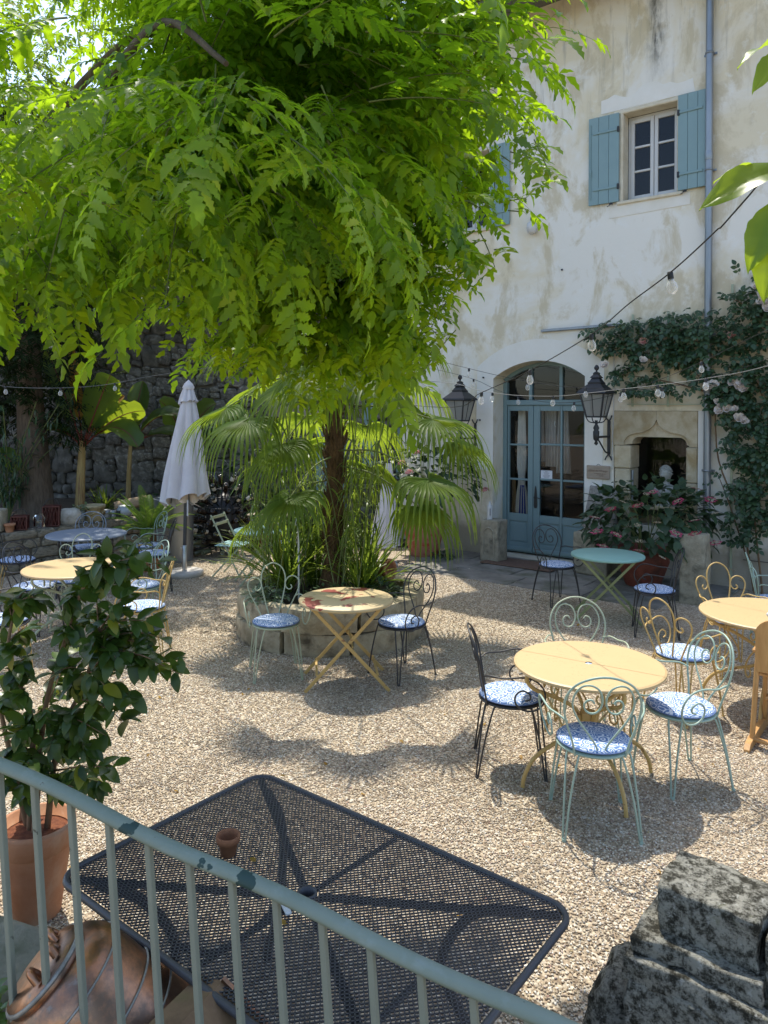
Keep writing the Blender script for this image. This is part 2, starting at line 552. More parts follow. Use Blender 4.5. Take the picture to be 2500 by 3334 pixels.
for lp in (door_hole, niche_hole):
    n = len(lp)
    for i in range(n):
        a, b2 = lp[i], lp[(i + 1) % n]
        wb.add([(a[0], 0, a[1]), (b2[0], 0, b2[1]), (b2[0], .5, b2[1]), (a[0], .5, a[1])], [(0, 1, 2, 3)])
wb.add([(-2.05, 0, -.3), (-2.05, 7, -.3), (-2.05, 7, 8.75), (-2.05, 0, 8.75)], [(0, 1, 2, 3)])
wb.build('wall', M['plaster'], house)

# dark rooms behind the openings
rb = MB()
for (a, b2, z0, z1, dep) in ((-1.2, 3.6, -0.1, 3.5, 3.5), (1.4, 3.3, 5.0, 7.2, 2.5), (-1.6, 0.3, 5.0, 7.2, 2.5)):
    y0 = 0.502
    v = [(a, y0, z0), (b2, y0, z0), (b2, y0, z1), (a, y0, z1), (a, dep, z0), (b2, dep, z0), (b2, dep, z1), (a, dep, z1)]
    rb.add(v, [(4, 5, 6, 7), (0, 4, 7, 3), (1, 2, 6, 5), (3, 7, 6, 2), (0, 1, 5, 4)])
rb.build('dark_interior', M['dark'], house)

# render bands round the openings, a few mm proud of the old plaster
inner = arc(0.0); outerb = arc(0.34, A0 - 0.30, A1 + 0.30, 20)
pol = [(A0 - .002, 1.35), ] + [(s, z) for s, z in inner] + [(A1 + .002, 0.75), (A1 + 0.27, 0.8), (A1 + 0.29, 2.2)] + list(reversed(outerb)) + [(A0 - 0.33, 1.4)]
bb = MB(); bb.prism(pol, -0.007, 0.0); bb.build('plaster_band', M['band'], house)
bb = MB(); bb.prism([(1.75, 5.19), (1.76, 5.36), (1.92, 5.405), (2.76, 5.405), (2.893, 5.383), (2.894, 5.216)], -0.008, 0.0)
bb.build('plaster_band', M['sill_render'], house)
rr = random.Random(4)
top = [(1.62 + i * 0.1, 6.98 + rr.uniform(-.05, .07) + (0.03 * math.sin(i))) for i in range(14)]
bb = MB(); bb.prism([(1.62, 6.76), (1.62, 6.9)] + top + [(2.95, 6.76)], -0.006, 0.0); bb.build('plaster_band', M['band'], house)
bb = MB(); bb.prism([(3.02, 0.7), (3.02, 2.36), (3.11, 2.36), (3.115, 0.7)], -0.006, 0.0); bb.build('plaster_band', M['band'], house)

# roof edge: eave board, soffit and a row of canal tiles
eb = MB()
eb.add([(-2.4, -.82, 8.5), (9.6, -.82, 8.5), (9.6, 0, 8.68), (-2.4, 0, 8.68)], [(0, 1, 2, 3)])
eb.box((3.6, -.83, 8.54), (12.0, .03, .12))
roof = eb.build('eave', M['eave'], house)
rf = MB(); rf.add([(-2.4, -.88, 8.60), (9.6, -.88, 8.60), (9.6, 5, 10.6), (-2.4, 5, 10.6), (9.6, 11, 8.2), (-2.4, 11, 8.2)], [(0, 1, 2, 3), (3, 2, 4, 5)])
rf.build('roof', M['tile'], house)
tb = MB(); nseg = 8
vs = []
for yy, zz in ((-.94, 8.59), (.4, 9.05)):
    for i in range(nseg + 1):
        a = PI * i / nseg
        vs.append((0.09 * math.cos(a), yy, zz + 0.08 * math.sin(a)))
tb.add(vs, [(i, i + 1, i + nseg + 2, i + nseg + 1) for i in range(nseg)], 0, True)
tm = tb.mesh('tile', M['tile'])
for i in range(56): put(tm, 'roof_tile', house, (-2.3 + i * 0.205, rr.uniform(-.02, .02), rr.uniform(-.006, .006)))

# ---- arched glazed door
YD = 0.33
fb = MB()
fb.box((A0 + .035, YD + .04, 1.4), (.07, .09, 2.86), .006); fb.box((A1 - .04, YD + .04, 1.4), (.08, .09, 2.86), .006)
fb.box((AM, YD + .035, 2.49), (1.42, .085, .085), .008)
for s0 in (.325, .855): fb.box((s0, YD + .04, 2.78), (.055, .07, .56), .005)
a_in = arc(-0.06, A0 + .05, A1 - .05, 20); a_out = arc(0.0, A0, A1, 20)
for i in range(20):
    p, q, r_, t = a_in[i], a_in[i + 1], a_out[i + 1], a_out[i]
    fb.add([(p[0], YD, p[1]), (q[0], YD, q[1]), (r_[0], YD, r_[1]), (t[0], YD, t[1]), (p[0], YD + .08, p[1]), (q[0], YD + .08, q[1])], [(0, 1, 2, 3), (0, 4, 5, 1)])
door = fb.build('door', M['door'], house)
def leaf_door(s0, s1, glass, bars, panels):
    b = MB(); z0, z1 = .035, 2.446; y = YD + .045; t = .05
    xs = [s0] + [x for g in glass for x in g] + [s1]
    for i in range(0, len(xs), 2):
        b.box(((xs[i] + xs[i + 1]) / 2, y, (z0 + z1) / 2), (xs[i + 1] - xs[i] - .003, t, z1 - z0), .004)
    for g0, g1 in glass:
        for za, zb in ((z0, .185), (.545, .665), (2.355, z1)):
            b.box(((g0 + g1) / 2, y + .0015, (za + zb) / 2), (g1 - g0, t - .003, zb - za), .003)
        for zb in bars: b.box(((g0 + g1) / 2, y, zb), (g1 - g0, t - .012, .032), .006)
    b.box(((s0 + s1) / 2, y - .035, .09), (s1 - s0 - .01, .03, .07), .012)
    b.build('door_leaf', M['door'], door)
    for g0, g1 in panels:
        p = MB(); p.box(((g0 + g1) / 2, y + .004, .365), (g1 - g0, .022, .36), 0)
        p.box(((g0 + g1) / 2, y - .006, .365), (g1 - g0 - .05, .02, .31), .012)
        p.build('panel', M['door'], door)
    zs = [.665] + sorted(bars) + [2.355]
    for g0, g1 in glass:
        for za, zb in zip(zs, zs[1:]):
            p = MB(); p.add([(g0, y + .004, za), (g1, y + .004, za), (g1, y + .004, zb), (g0, y + .004, zb)], [(0, 1, 2, 3)])
            p.build('pane', M['glass'], door)
leaf_door(A0 + .075, .372, [(-.058, .278)], [1.228, 1.797], [(-.058, .278)])
leaf_door(.376, A1 - .085, [(.492, .842), (.880, 1.232)], [1.248, 1.815], [(.492, .842), (.880, 1.232)])
for g0, g1 in ((A0 + .07, .298), (.352, .828), (.882, A1 - .08)):
    a_ = arc(-.055, g0, g1, 8)
    p = MB(); pol = [(g0, 2.53)] + a_ + [(g1, 2.53)]
    p.add([(x, YD + .05, z) for x, z in pol], [tuple(range(len(pol)))]); p.build('pane', M['glass'], door)
hb = MB()
hb.prism([(.405, .78), (.445, .78), (.455, .82), (.447, 1.0), (.437, 1.10), (.425, 1.14), (.413, 1.10), (.403, 1.0), (.395, .82)], YD + .008, YD + .018)
hb.tube(smooth_path([(.425, YD + .01, .96), (.425, YD - .05, .96), (.46, YD - .06, .962), (.53, YD - .055, .945), (.56, YD - .05, .95)], 4), .008)
hb.build('handle', M['iron'], door)
sb = MB(); sb.box((.61, .2, -.03), (1.56, .5, .07), .01); sb.build('door_step', M['jamb'], house)

# ---- first-floor windows: stone frame, white casements, board shutters on strap hinges
def window(s0, s1, z0, z1, detail=True):
    f = MB(); t = .012
    # jamb stones lining the opening
    f.box((s0 - .0, .10, (z0 + z1) / 2), (.05, .226, z1 - z0 + .1), .012); f.box((s1 + .0, .10, (z0 + z1) / 2), (.05, .226, z1 - z0 + .1), .012)
    f.box(((s0 + s1) / 2, .10, z1 + .01), (s1 - s0 + .1, .232, .06), .012); f.box(((s0 + s1) / 2, .09, z0 - .02), (s1 - s0 + .12, .26, .05), .01)
    w = f.build('window', M['jamb'], house)
    y = .215; a, b2, c, d = s0 + .025, s1 - .025, z0 + .01, z1 - .02
    fr = MB()
    for s in (a + .02, b2 - .02): fr.box((s, y + .03, (c + d) / 2), (.04, .06, d - c), .004)
    fr.box(((a + b2) / 2, y + .0305, c + .02), (b2 - a - .08, .06, .04), .004); fr.box(((a + b2) / 2, y + .0305, d - .02), (b2 - a - .08, .06, .04), .004)
    fr.build('frame', M['sash'], w)
    mid = (a + b2) / 2
    for (p, q) in ((a + .042, mid - .004), (mid + .004, b2 - .042)):
        sa = MB(); zz0, zz1 = c + .042, d - .042
        sa.box((p + .026, y + .005, (zz0 + zz1) / 2), (.052, .045, zz1 - zz0), .005); sa.box((q - .026, y + .005, (zz0 + zz1) / 2), (.052, .045, zz1 - zz0), .005)
        for zc in (zz0 + .03, zz1 - .03): sa.box(((p + q) / 2, y + .0055, zc), (q - p - .104, .044, .06), .004)
        hgt = (zz1 - zz0 - .12) / 3
        for k in (1, 2): sa.box(((p + q) / 2, y + .006, zz0 + .06 + hgt * k), (q - p - .104, .04, .032), .005)
        sa.build('sash', M['sash'], w)
        for k in range(3):
            za = zz0 + .06 + hgt * k; pa = MB()
            pa.add([(p + .052, y + .01, za), (q - .052, y + .01, za), (q - .052, y + .01, za + hgt), (p + .052, y + .01, za + hgt)], [(0, 1, 2, 3)])
            pa.build('pane', M['glass'], w)
    return w
window(1.93, 2.74, 5.41, 6.71)
window(-1.05, -0.25, 5.36, 6.66)
def shutter(hinge, width, z0, z1, sgn, ang, bars_front, lab):
    """hinge: s of the hinge; sgn -1 opens to the left; ang tilts it off the wall"""
    piv = thing('shutter', None, None); piv.parent = house; piv.location = (hinge, -.03, 0); piv.rotation_euler = (0, 0, ang)
    del_ = piv
    nb = 3; w = width / nb
    for k in range(nb):
        p = MB(); p.box((sgn * (w * (k + .5)), 0, (z0 + z1) / 2), (w - .004, .028, z1 - z0), .003); p.build('plank', M['shutter'], piv)
    for zc in (z0 + .22, z1 - .24):
        p = MB(); p.box((sgn * width * .45, -.02, zc), (width * .78, .02, .035), .004); p.build('batten', M['shutter'], piv)
        p = MB(); p.box((sgn * .01, -.018, zc), (.03, .03, .08), .004); p.build('hinge', M['iron'], piv)
    if bars_front:
        p = MB(); p.tube([(sgn * (width - .035), -.022, z0 + .08), (sgn * (width - .035), -.022, z1 - .1)], .008, 6)
        p.box((sgn * (width - .035), -.03, z0 + .5), (.03, .02, .05), .004); p.tube([(sgn * (width - .035), -.03, z0 + .5), (sgn * (width - .05), -.06, z0 + .42)], .006)
        p.build('bolt', M['shutter'], piv)
    p = MB(); p.box((sgn * width * .25, -.01, z0 - .02), (.05, .03, .02), .004); p.tube([(sgn * width * .25, -.02, z0 - .01), (sgn * width * .25 - .02, -.035, z0 - .05), (sgn * width * .25 - .05, -.035, z0 - .06)], .006)
    p.build('shutter_catch', M['iron'], piv)
    return piv
shutter(1.905, 0.455, 5.415, 6.71, -1, R(2), True, '')
shutter(2.735, 0.40, 5.42, 6.74, 1, R(-2.5), False, '')
shutter(-1.06, 0.42, 5.36, 6.68, -1, R(2), False, '')
shutter(-0.24, 0.37, 5.35, 6.68, 1, R(-2.5), False, '')

# ---- late-Gothic stone surround of the dark opening
sur = MB(); sur.box((2.43, .44, .78), (1.17, .12, .12)); sur = sur.build('stone_surround', M['stone'], house)
og = []
P1 = smooth_path([(1.99, 0, 1.92), (2.05, 0, 1.995), (2.14, 0, 2.03), (2.25, 0, 2.05), (2.34, 0, 2.09), (2.41, 0, 2.15), (2.453, 0, 2.235)], 4)
P2 = smooth_path([(2.453, 0, 2.235), (2.50, 0, 2.15), (2.57, 0, 2.09), (2.66, 0, 2.055), (2.77, 0, 2.035), (2.85, 0, 1.995), (2.905, 0, 1.92)], 4)
og = [(p.x, p.z) for p in P1] + [(p.x, p.z) for p in P2[1:]]
lt = MB()
half = len(P1)
lt.prism([(1.845, 2.355), (1.845, 1.86), (1.99, 1.86)] + og[:half] + [(2.453, 2.355)], -0.012, 0.10)
lt.build('stone', M['stone'], sur)
lt = MB()
lt.prism([(2.456, 2.355), (2.456, 2.235)] + og[half:] + [(2.905, 1.86), (3.01, 1.86), (3.01, 2.355)], -0.012, 0.10)
lt.build('stone', M['stone'], sur)
# recessed inner moulding with a round-cornered head
ap = [(2.10, 1.0), (2.10, 1.88)] + [(2.10 + .10 - .10 * math.cos(a), 1.885 + .10 * math.sin(a)) for a in [PI / 2 * k / 6 for k in range(7)]] + \
     [(2.86 - .10 + .10 * math.sin(a), 1.885 + .10 * math.cos(a)) for a in [PI / 2 * k / 6 for k in range(7)]] + [(2.86, 1.0)]
inn = MB()
outp = [(1.985, 1.0), (1.985, 2.24), (2.91, 2.24), (2.91, 1.0)]
topq = [p for p in ap if p[1] > 1.86]
inn.prism([(1.985, 1.862), (1.985, 2.24), (2.91, 2.24), (2.91, 1.862)] + [(x, z) for x, z in reversed(topq)], 0.035, 0.40)
inn.build('stone', M['stone'], sur)
for (sa, sb_, cuts) in ((1.845, 2.10, (0.72, 1.20, 1.52, 1.858)), (2.86, 3.01, (0.72, 1.36, 1.858))):
    for za, zb in zip(cuts, cuts[1:]):
        w_ = rr.uniform(-.01, .008)
        q = MB()
        if sa < 2: q.box(((sa + sb_) / 2 + (w_ if za > 1.3 else -.01) / 2, .18, (za + zb) / 2), (sb_ - sa + (w_ if za > 1.3 else -.03), .385, zb - za - .006), .014)
        else: q.box(((sa + sb_) / 2, .18, (za + zb) / 2), (sb_ - sa + w_ * .3, .385, zb - za - .006), .014)
        q.build('stone', M['stone'], sur)
q = MB(); q.add([(2.0, .36, .8), (2.95, .36, .8), (2.95, .36, 2.1), (2.0, .36, 2.1)], [(0, 1, 2, 3)]); q.build('pane', M['glass'], sur)
q = MB(); q.box((2.43, .2, .98), (.95, .42, .06), .01); q.build('sill', M['stone'], sur)
q = MB(); q.tube([(2.10, .05, 1.05), (2.10, .05, 1.50)], .018, 8); q.build('vent_pipe', M['zinc'], sur)

# ---- zinc downpipe with brackets
q = MB()
q.tube([(3.155, -.075, z) for z in (0.1, 2.0, 4.0, 6.0, 8.5)], .048, 14)
q.lathe([(.051, 0), (.054, .01), (.054, .10), (.05, .12)], 14, (3.155, -.075, 5.75)); q.lathe([(.05, 0), (.053, .01), (.053, .09), (.05, .1)], 14, (3.155, -.075, 2.6))
pipe = q.build('downpipe', M['zinc'], house)
for z in (1.55, 5.62, 7.2, 3.4):
    q = MB(); q.lathe([(.05, -.012), (.058, -.012), (.058, .012), (.05, .012)], 14, (3.155, -.075, z)); q.box((3.155, -.02, z), (.17, .012, .03), .003); q.build('bracket', M['zinc'], pipe)

# ---- small fixings of the wall
q = MB(); q.bar((.69, -.03, 3.60), (1.95, -.03, 3.615), .05, .04, bev=.006); q.build('wall_rail', M['zinc'], house)
q = MB(); q.lathe([(.016, 0), (.012, .02), (0, .021)], 8); bm_ = q.mesh('wall_bolt', M['iron'])
for s, z in ((-.33, .5), (-.41, 2.2), (-.62, 2.2), (1.02, 4.52), (-.35, 2.9)): put(bm_, 'wall_bolt', house, (s, -.015, z)).rotation_euler = (PI / 2, 0, 0)
q = MB(); q.tube([(1.84, -.012, z) for z in (2.36, 2.9, 3.59)], .006, 6); q.tube([(1.82, -.012, 1.5), (1.825, -.012, 2.0), (1.84, -.012, 2.36)], .006, 6); q.build('cable', M['sash'], house)

# ---- things fixed to or leaning in the house front
lamp = thing('security_light', 'small white security light with black sensor high on the plaster wall', 'wall lamp', hw(.565, 0, 5.29), HROT)
q = MB(); q.box((0, -.05, .04), (.06, .1, .05), .01); q.lathe([(.035, 0), (.04, .03), (.03, .06), (0, .065)], 12, (0, -.1, .04)); q.build('sensor', M['iron'], lamp)
q = MB(); q.lathe([(.03, .03), (.07, 0), (.085, -.07), (.07, -.14), (.03, -.17), (0, -.172)], 16, (-.02, -.09, 0)); q.build('lamp_head', M['sash'], lamp)

def lantern(s, label, hgt):
    t = thing('wall_lantern', label, 'lantern', hw(s, 0, hgt), HROT, 'lanterns on the house front')
    b = MB()     # bracket
    b.box((0, -.012, -.62), (.045, .024, .5), .004)
    for k in (-1, 1):
        b.tube(smooth_path([(0, -.02, -.37), (k * .03, -.025, -.34), (k * .05, -.03, -.29)], 3), .010, 6); b.tube(smooth_path([(0, -.02, -.87), (k * .03, -.025, -.9), (k * .05, -.03, -.95)], 3), .010, 6)
    b.bar((0, -.02, -.60), (0, -.52, -.60), .03, .03, bev=.004)
    b.tube(smooth_path([(0, -.03, -.84), (0, -.15, -.82), (0, -.3, -.72), (0, -.42, -.64), (0, -.5, -.62)], 5), .012, 6)
    b.lathe([(0, -.72), (.03, -.69), (.015, -.66), (.04, -.63), (.045, -.52), (.03, -.5), (.045, -.47), (.02, -.42), (.02, -.36)], 12, (0, -.5, 0))
    b.build('bracket', M['iron'], t)
    f = MB(); cx, cy = 0, -.5
    def ring(r, z): return [Vector((cx + r * math.cos(PI / 4 + k * PI / 2), cy + r * math.sin(PI / 4 + k * PI / 2), z)) for k in range(4)]
    lo, hi = ring(.15, -.31), ring(.245, .02)
    for k in range(4):
        f.bar(lo[k], lo[(k + 1) % 4], .022, .022); f.bar(hi[k], hi[(k + 1) % 4], .024, .024); f.bar(lo[k], hi[k], .02, .02)
        f.bar((lo[k] + lo[(k + 1) % 4]) / 2, (hi[k] + hi[(k + 1) % 4]) / 2, .009, .009)
        f.tube(smooth_path([(cx, cy, -.4), (cx + (lo[k].x - cx) * .7, cy + (lo[k].y - cy) * .7, -.38), tuple(lo[k] + Vector((0, 0, -.01)))], 4), .008, 5)
    f.build('lantern_frame', M['iron'], t)
    g = MB()
    a, c = ring(.148, -.31), ring(.24, .02)
    for k in range(4): g.add([a[k], a[(k + 1) % 4], c[(k + 1) % 4], c[k]], [(0, 1, 2, 3)])
    g.build('glass', M['frostglass'], t)
    rf_ = MB()
    prof = [(.30, .02), (.285, .045), (.13, .155), (.135, .175), (.12, .18), (.075, .235), (.10, .245), (.085, .26), (.05, .29), (.055, .31), (.02, .33)]
    rings = [ring(r, z) for r, z in prof]
    vs = [p for r in rings for p in r]
    rf_.add(vs, [(i * 4 + k, i * 4 + (k + 1) % 4, (i + 1) * 4 + (k + 1) % 4, (i + 1) * 4 + k) for i in range(len(prof) - 1) for k in range(4)] + [(3, 2, 1, 0)])
    rf_.lathe([(.015, .32), (.012, .345), (.035, .37), (.035, .395), (.02, .42), (0, .43)], 10, (cx, cy, 0))
    rf_.build('lantern_roof', M['iron'], t)
    l = MB(); l.lathe([(.02, -.3), (.02, -.2), (.03, -.17), (.03, -.08), (.012, -.05), (0, -.04)], 10, (cx, cy, 0)); l.build('lamp', M['frost'], t)
    return t
M['frostglass'] = glass_mat('lantern_glass', (0.75, 0.75, 0.72), 0.10)
def frosted():
    m, nt, b = new_mat('frosted_pane')
    t = nt.nodes.new('ShaderNodeBsdfTransparent'); t.inputs[0].default_value = (.8, .8, .78, 1)
    d = nt.nodes.new('ShaderNodeBsdfTranslucent'); d.inputs[0].default_value = (.7, .7, .68, 1)
    b.inputs['Base Color'].default_value = (.45, .45, .43, 1); b.inputs['Roughness'].default_value = .3
    a = nt.nodes.new('ShaderNodeMixShader'); a.inputs[0].default_value = .5; link(nt, b.outputs[0], a.inputs[1]); link(nt, d.outputs[0], a.inputs[2])
    c = nt.nodes.new('ShaderNodeMixShader'); c.inputs[0].default_value = .35; link(nt, a.outputs[0], c.inputs[1]); link(nt, t.outputs[0], c.inputs[2])
    link(nt, c.outputs[0], [n for n in nt.nodes if n.type == 'OUTPUT_MATERIAL'][0].inputs['Surface'])
    return m
M['frostglass'] = frosted()
lantern(1.77, 'black lantern on a scrolled bracket between the blue door and the stone opening', 2.58)
lantern(-0.50, 'black lantern on the wall left of the blue door above the palm fronds', 2.50)

# plaque with faint lettering
pl = thing('plaque', 'pale wooden plaque with worn brown lettering beside the blue door', 'sign', hw(1.615, 0, 1.445), HROT)
q = MB(); q.box((0, -.018, 0), (.355, .03, .2), .008); q.build('board', grain('plaque_wood', (0.30, 0.235, 0.175), (0.38, 0.31, 0.24), 6, 0.8, 0.2, stretch=(1, 1, 4)), pl)
q = MB(); q.tube(smooth_path([(-.03, -.01, .1), (0, -.012, .12), (.03, -.01, .1)], 4), .003, 5); q.build('hook', M['iron'], pl)
M['plaque_ink'] = grain('plaque_ink', (0.16, 0.10, 0.07), (0.2, 0.13, 0.09), 4, 0.9, 0)
def text_obj(body, size, loc, rot, m, parent, name='lettering', align='CENTER', shear=0.0):
    cu = bpy.data.curves.new(name, 'FONT'); cu.body = body; cu.size = size; cu.align_x = align; cu.align_y = 'CENTER'; cu.shear = shear
    cu.extrude = 0.0006; cu.resolution_u = 2
    o = bpy.data.objects.new(name, cu); COL.objects.link(o)
    me = o.to_mesh().copy(); o.to_mesh_clear()
    bpy.data.objects.remove(o); me.name = name
    if len(me.materials): me.materials.clear()
    me.materials.append(m)
    p = bpy.data.objects.new(name, me); COL.objects.link(p); p.parent = parent; p.location = loc; p.rotation_euler = rot
    return p
text_obj('Hôtel de l\'Orange', .040, (.0, -.0345, .022), (PI / 2, 0, 0), M['plaque_ink'], pl, shear=.35)
text_obj('chambres de charme', .021, (.03, -.0345, -.02), (PI / 2, 0, 0), M['plaque_ink'], pl, shear=.35)
text_obj('et jardin', .021, (.05, -.0345, -.05), (PI / 2, 0, 0), M['plaque_ink'], pl, shear=.35)

no = thing('notice', 'white printed notice stuck inside the glass of the blue door', 'notice', hw(.60, YD + .043, 1.325), HROT)
q = MB(); q.box((0, 0, 0), (.2, .001, .145)); q.build('sheet', M['paper'], no)
q = MB()
for k, w_ in enumerate((.05, .10, .07, .12, .11, .09)): q.box((0, -.0012, .05 - k * .019), (w_, .0006, .005))
for a_, b_ in (((-.09, .06), (.09, .06)), ((-.09, -.06), (.09, -.06))): q.box((0, -.0012, a_[1]), (.18, .0006, .002))
q.build('print', M['ink'], no)

# cloth hanging inside the door
def drape(name, label, cat, s, z0, z1, w, m, y, wav=6, taper=0.0, tie=None, grp=None):
    t = MB(); nx, nz = 26, 14; vs = []; fs = []
    for j in range(nz + 1):
        v = j / nz; z = z1 + (z0 - z1) * v
        k = 1 - taper * (1 - v)
        if tie: k *= 1 - .45 * math.exp(-((z - tie) / .18) ** 2)
        for i in range(nx + 1):
            u = i / nx
            vs.append((w * (u - .5) * k, .028 * math.sin(u * wav * 2 * PI + v * 1.3) * (.5 + .5 * v), z))
    for j in range(nz):
        for i in range(nx):
            a = j * (nx + 1) + i; fs.append((a, a + 1, a + nx + 2, a + nx + 1))
    t.add(vs, fs, 0, True)
    o = t.build(name, m); o.location = hw(s, y, 0); o.rotation_euler = (0, 0, HROT)
    return tag(o, label, cat, grp)
drape('dress', 'long pale dress with tied waist hanging inside the left door leaf', 'dress', .08, .45, 2.37, .26, M['linen'], .52, 5, .5, 1.2)
drape('coat', 'grey garment hanging behind the meeting stile of the door', 'coat', .33, 1.52, 2.36, .24, M['greycloth'], .62, 4, .2)
drape('curtain', 'grey curtain bunched inside the middle glass of the blue door', 'curtain', .58, 1.45, 2.42, .2, M['greycloth'], .56, 4)
drape('curtain', 'grey curtain with a white hook falling to its right inside the door', 'curtain', .80, 1.35, 2.42, .26, M['greycloth'], .55, 4, .35)
drape('blue_cloth', 'blue cloth low behind the left door leaf', 'cloth', .10, .30, 1.12, .18, M['bluecloth'], .50, 3, .5)
drape('rust_cloth', 'rust red cloth low behind the left door leaf beside the blue cloth', 'cloth', .29, .28, .88, .16, M['redcloth'], .50, 3, .2)
drape('tan_cloth', 'tan cloth strip hanging at the far left inside the door', 'cloth', -.05, .30, 1.2, .10, M['tancloth'], .50, 2, .3)
q = MB(); q.tube(smooth_path([(0, 0, .0), (.0, -.02, .03), (.0, -.045, .02), (.0, -.05, -.03), (.01, -.03, -.06)], 4), .006, 6)
o = q.build('hook', M['sash']); o.location = hw(.70, .50, 2.16); o.rotation_euler = (0, 0, HROT); tag(o, 'small white hook between the curtains inside the door', 'hook')

# ---- blocks of old stone by the door
def rough(mb, amt, rnd, sub=0):
    mb.v = [(x + rnd.uniform(-amt, amt), y + rnd.uniform(-amt, amt), z + rnd.uniform(-amt, amt)) for x, y, z in mb.v]
def hewn(name, m, size, amt=.012, cuts=3, seed=1, bevel=.02, parent=None, ns=2.5):
    """a hewn block: cube cut up, corners worn, faces uneven"""
    bm = bmesh.new(); bmesh.ops.create_cube(bm, size=1.0)
    bmesh.ops.scale(bm, vec=size, verts=bm.verts)
    bmesh.ops.bevel(bm, geom=bm.edges[:], offset=bevel, segments=2, profile=.6, affect='EDGES')
    bmesh.ops.subdivide_edges(bm, edges=[e for e in bm.edges if e.calc_length() > min(size) * .5], cuts=cuts, use_grid_fill=True)
    from mathutils import noise as mn
    for v in bm.verts:
        p = v.co * ns + Vector((seed * 7.3, seed * 3.1, 0))
        v.co += Vector(mn.noise_vector(p)) * amt + Vector(mn.noise_vector(p * 3.7)) * amt * .55
    me = bpy.data.meshes.new(name); bm.to_mesh(me); bm.free()
    me.materials.append(m)
    me.polygons.foreach_set('use_smooth', [True] * len(me.polygons))
    return put(me, name, parent)
M['oldstone'] = grain('old_stone', (0.24, 0.21, 0.15), (0.40, 0.36, 0.27), 6, 0.9, 0.7, 26, 0.015, c3=(0.10, 0.09, 0.065), s3=4.5)
M['greystone'] = grain('grey_granite', (0.20, 0.185, 0.165), (0.33, 0.31, 0.28), 30, 0.9, 0.7, 50, 0.01, c3=(0.13, 0.12, 0.105), s3=6)
st = thing('carved_stone', 'upright pale stone block with a carved arch left of the blue door', 'stone block', (*(1.721, 11.551),0), HROT - .1)
o = hewn('block', M['oldstone'], (.34, .26, .66), .012, 3, 2, .025, st); o.location = (0, 0, .33)
q = MB(); q.tube([(-.1, -.135, .12)] + [(-.1 * math.cos(a), -.137, .42 + .12 * math.sin(a)) for a in [PI * k / 10 for k in range(11)]] + [(.1, -.135, .12)], .012, 6); q.build('carved_arch', M['oldstone'], st)
st2 = thing('stone_slab', 'tall grey stone leaning on the wall right of the blue door', 'stone block', hw(1.72, -.28, .62), HROT)
o = hewn('slab', M['greystone'], (.46, .2, .62), .015, 3, 5, .02, st2); o.location = (.03, .1, .30); o.rotation_euler = (R(-8), R(9), 0)
st3 = hewn('stone_block', M['oldstone'], (.52, .42, .62), .022, 3, 8, .03); st3.location = hw(1.70, -.34, .31); st3.rotation_euler = (0, 0, HROT)
tag(st3, 'mossy stone block under the leaning grey slab behind the teal table', 'stone block')
st4 = hewn('stone_post', M['oldstone'], (.30, .28, .86), .014, 3, 9, .02); px = (3.830, 8.999); st4.location = (px[0], px[1] + .1, .42); st4.rotation_euler = (0, 0, HROT)
tag(st4, 'yellowish square stone post right of the hydrangea pot', 'stone post')
b = thing('white_bottle', 'small white bottle with a dark label standing on the carved stone', 'bottle', ((1.721, 11.551)[0] - .06, (1.721, 11.551)[1] + .02, .655))
q = MB(); q.lathe([(.045, 0), (.045, .20), (.04, .22), (.015, .235), (.015, .28), (0, .282)], 16); q.build('body', M['sash'], b)
q = MB(); q.box((0, -.0455, .12), (.012, .002, .11)); q.build('label', M['ink'], b)

# ---- paving in front of the door
M['slab'] = grain('paving', (0.15, 0.14, 0.12), (0.24, 0.225, 0.195), 3, 0.85, 0.4, 30, 0.01, c3=(0.09, 0.095, 0.06), s3=2.4, island=0.12)
pv = tag(bpy.data.objects.new('paving', None), None, kind='structure'); COL.objects.link(pv)
pv.location = HO; pv.rotation_euler = (0, 0, HROT)
for j, (y0, y1) in enumerate(((-.62, -.02), (-1.2, -.63), (-1.78, -1.21))):
    s = -1.0 + j * .13
    while s < 3.3 - j * .35:
        w_ = rr.uniform(.65, 1.15)
        q = MB(); q.box((s + w_ / 2, (y0 + y1) / 2, -.02 + rr.uniform(-.004, .004)), (w_ - .02, y1 - y0 - .012, .07), .008, (rr.uniform(-.006, .006), rr.uniform(-.006, .006), rr.uniform(-.01, .01)))
        q.build('slab', M['slab'], pv); s += w_
mt = MB(); mt.box((0, 0, .01), (1.15, .55, .018), .006)
o = mt.build('doormat', grain('coir', (0.11, 0.065, 0.045), (0.16, 0.10, 0.07), 30, 0.95, 0.6, 90)); o.location = hw(.62, -.50, .022); o.rotation_euler = (0, 0, HROT + .03)
tag(o, 'worn brown doormat on the paving before the blue door', 'doormat')

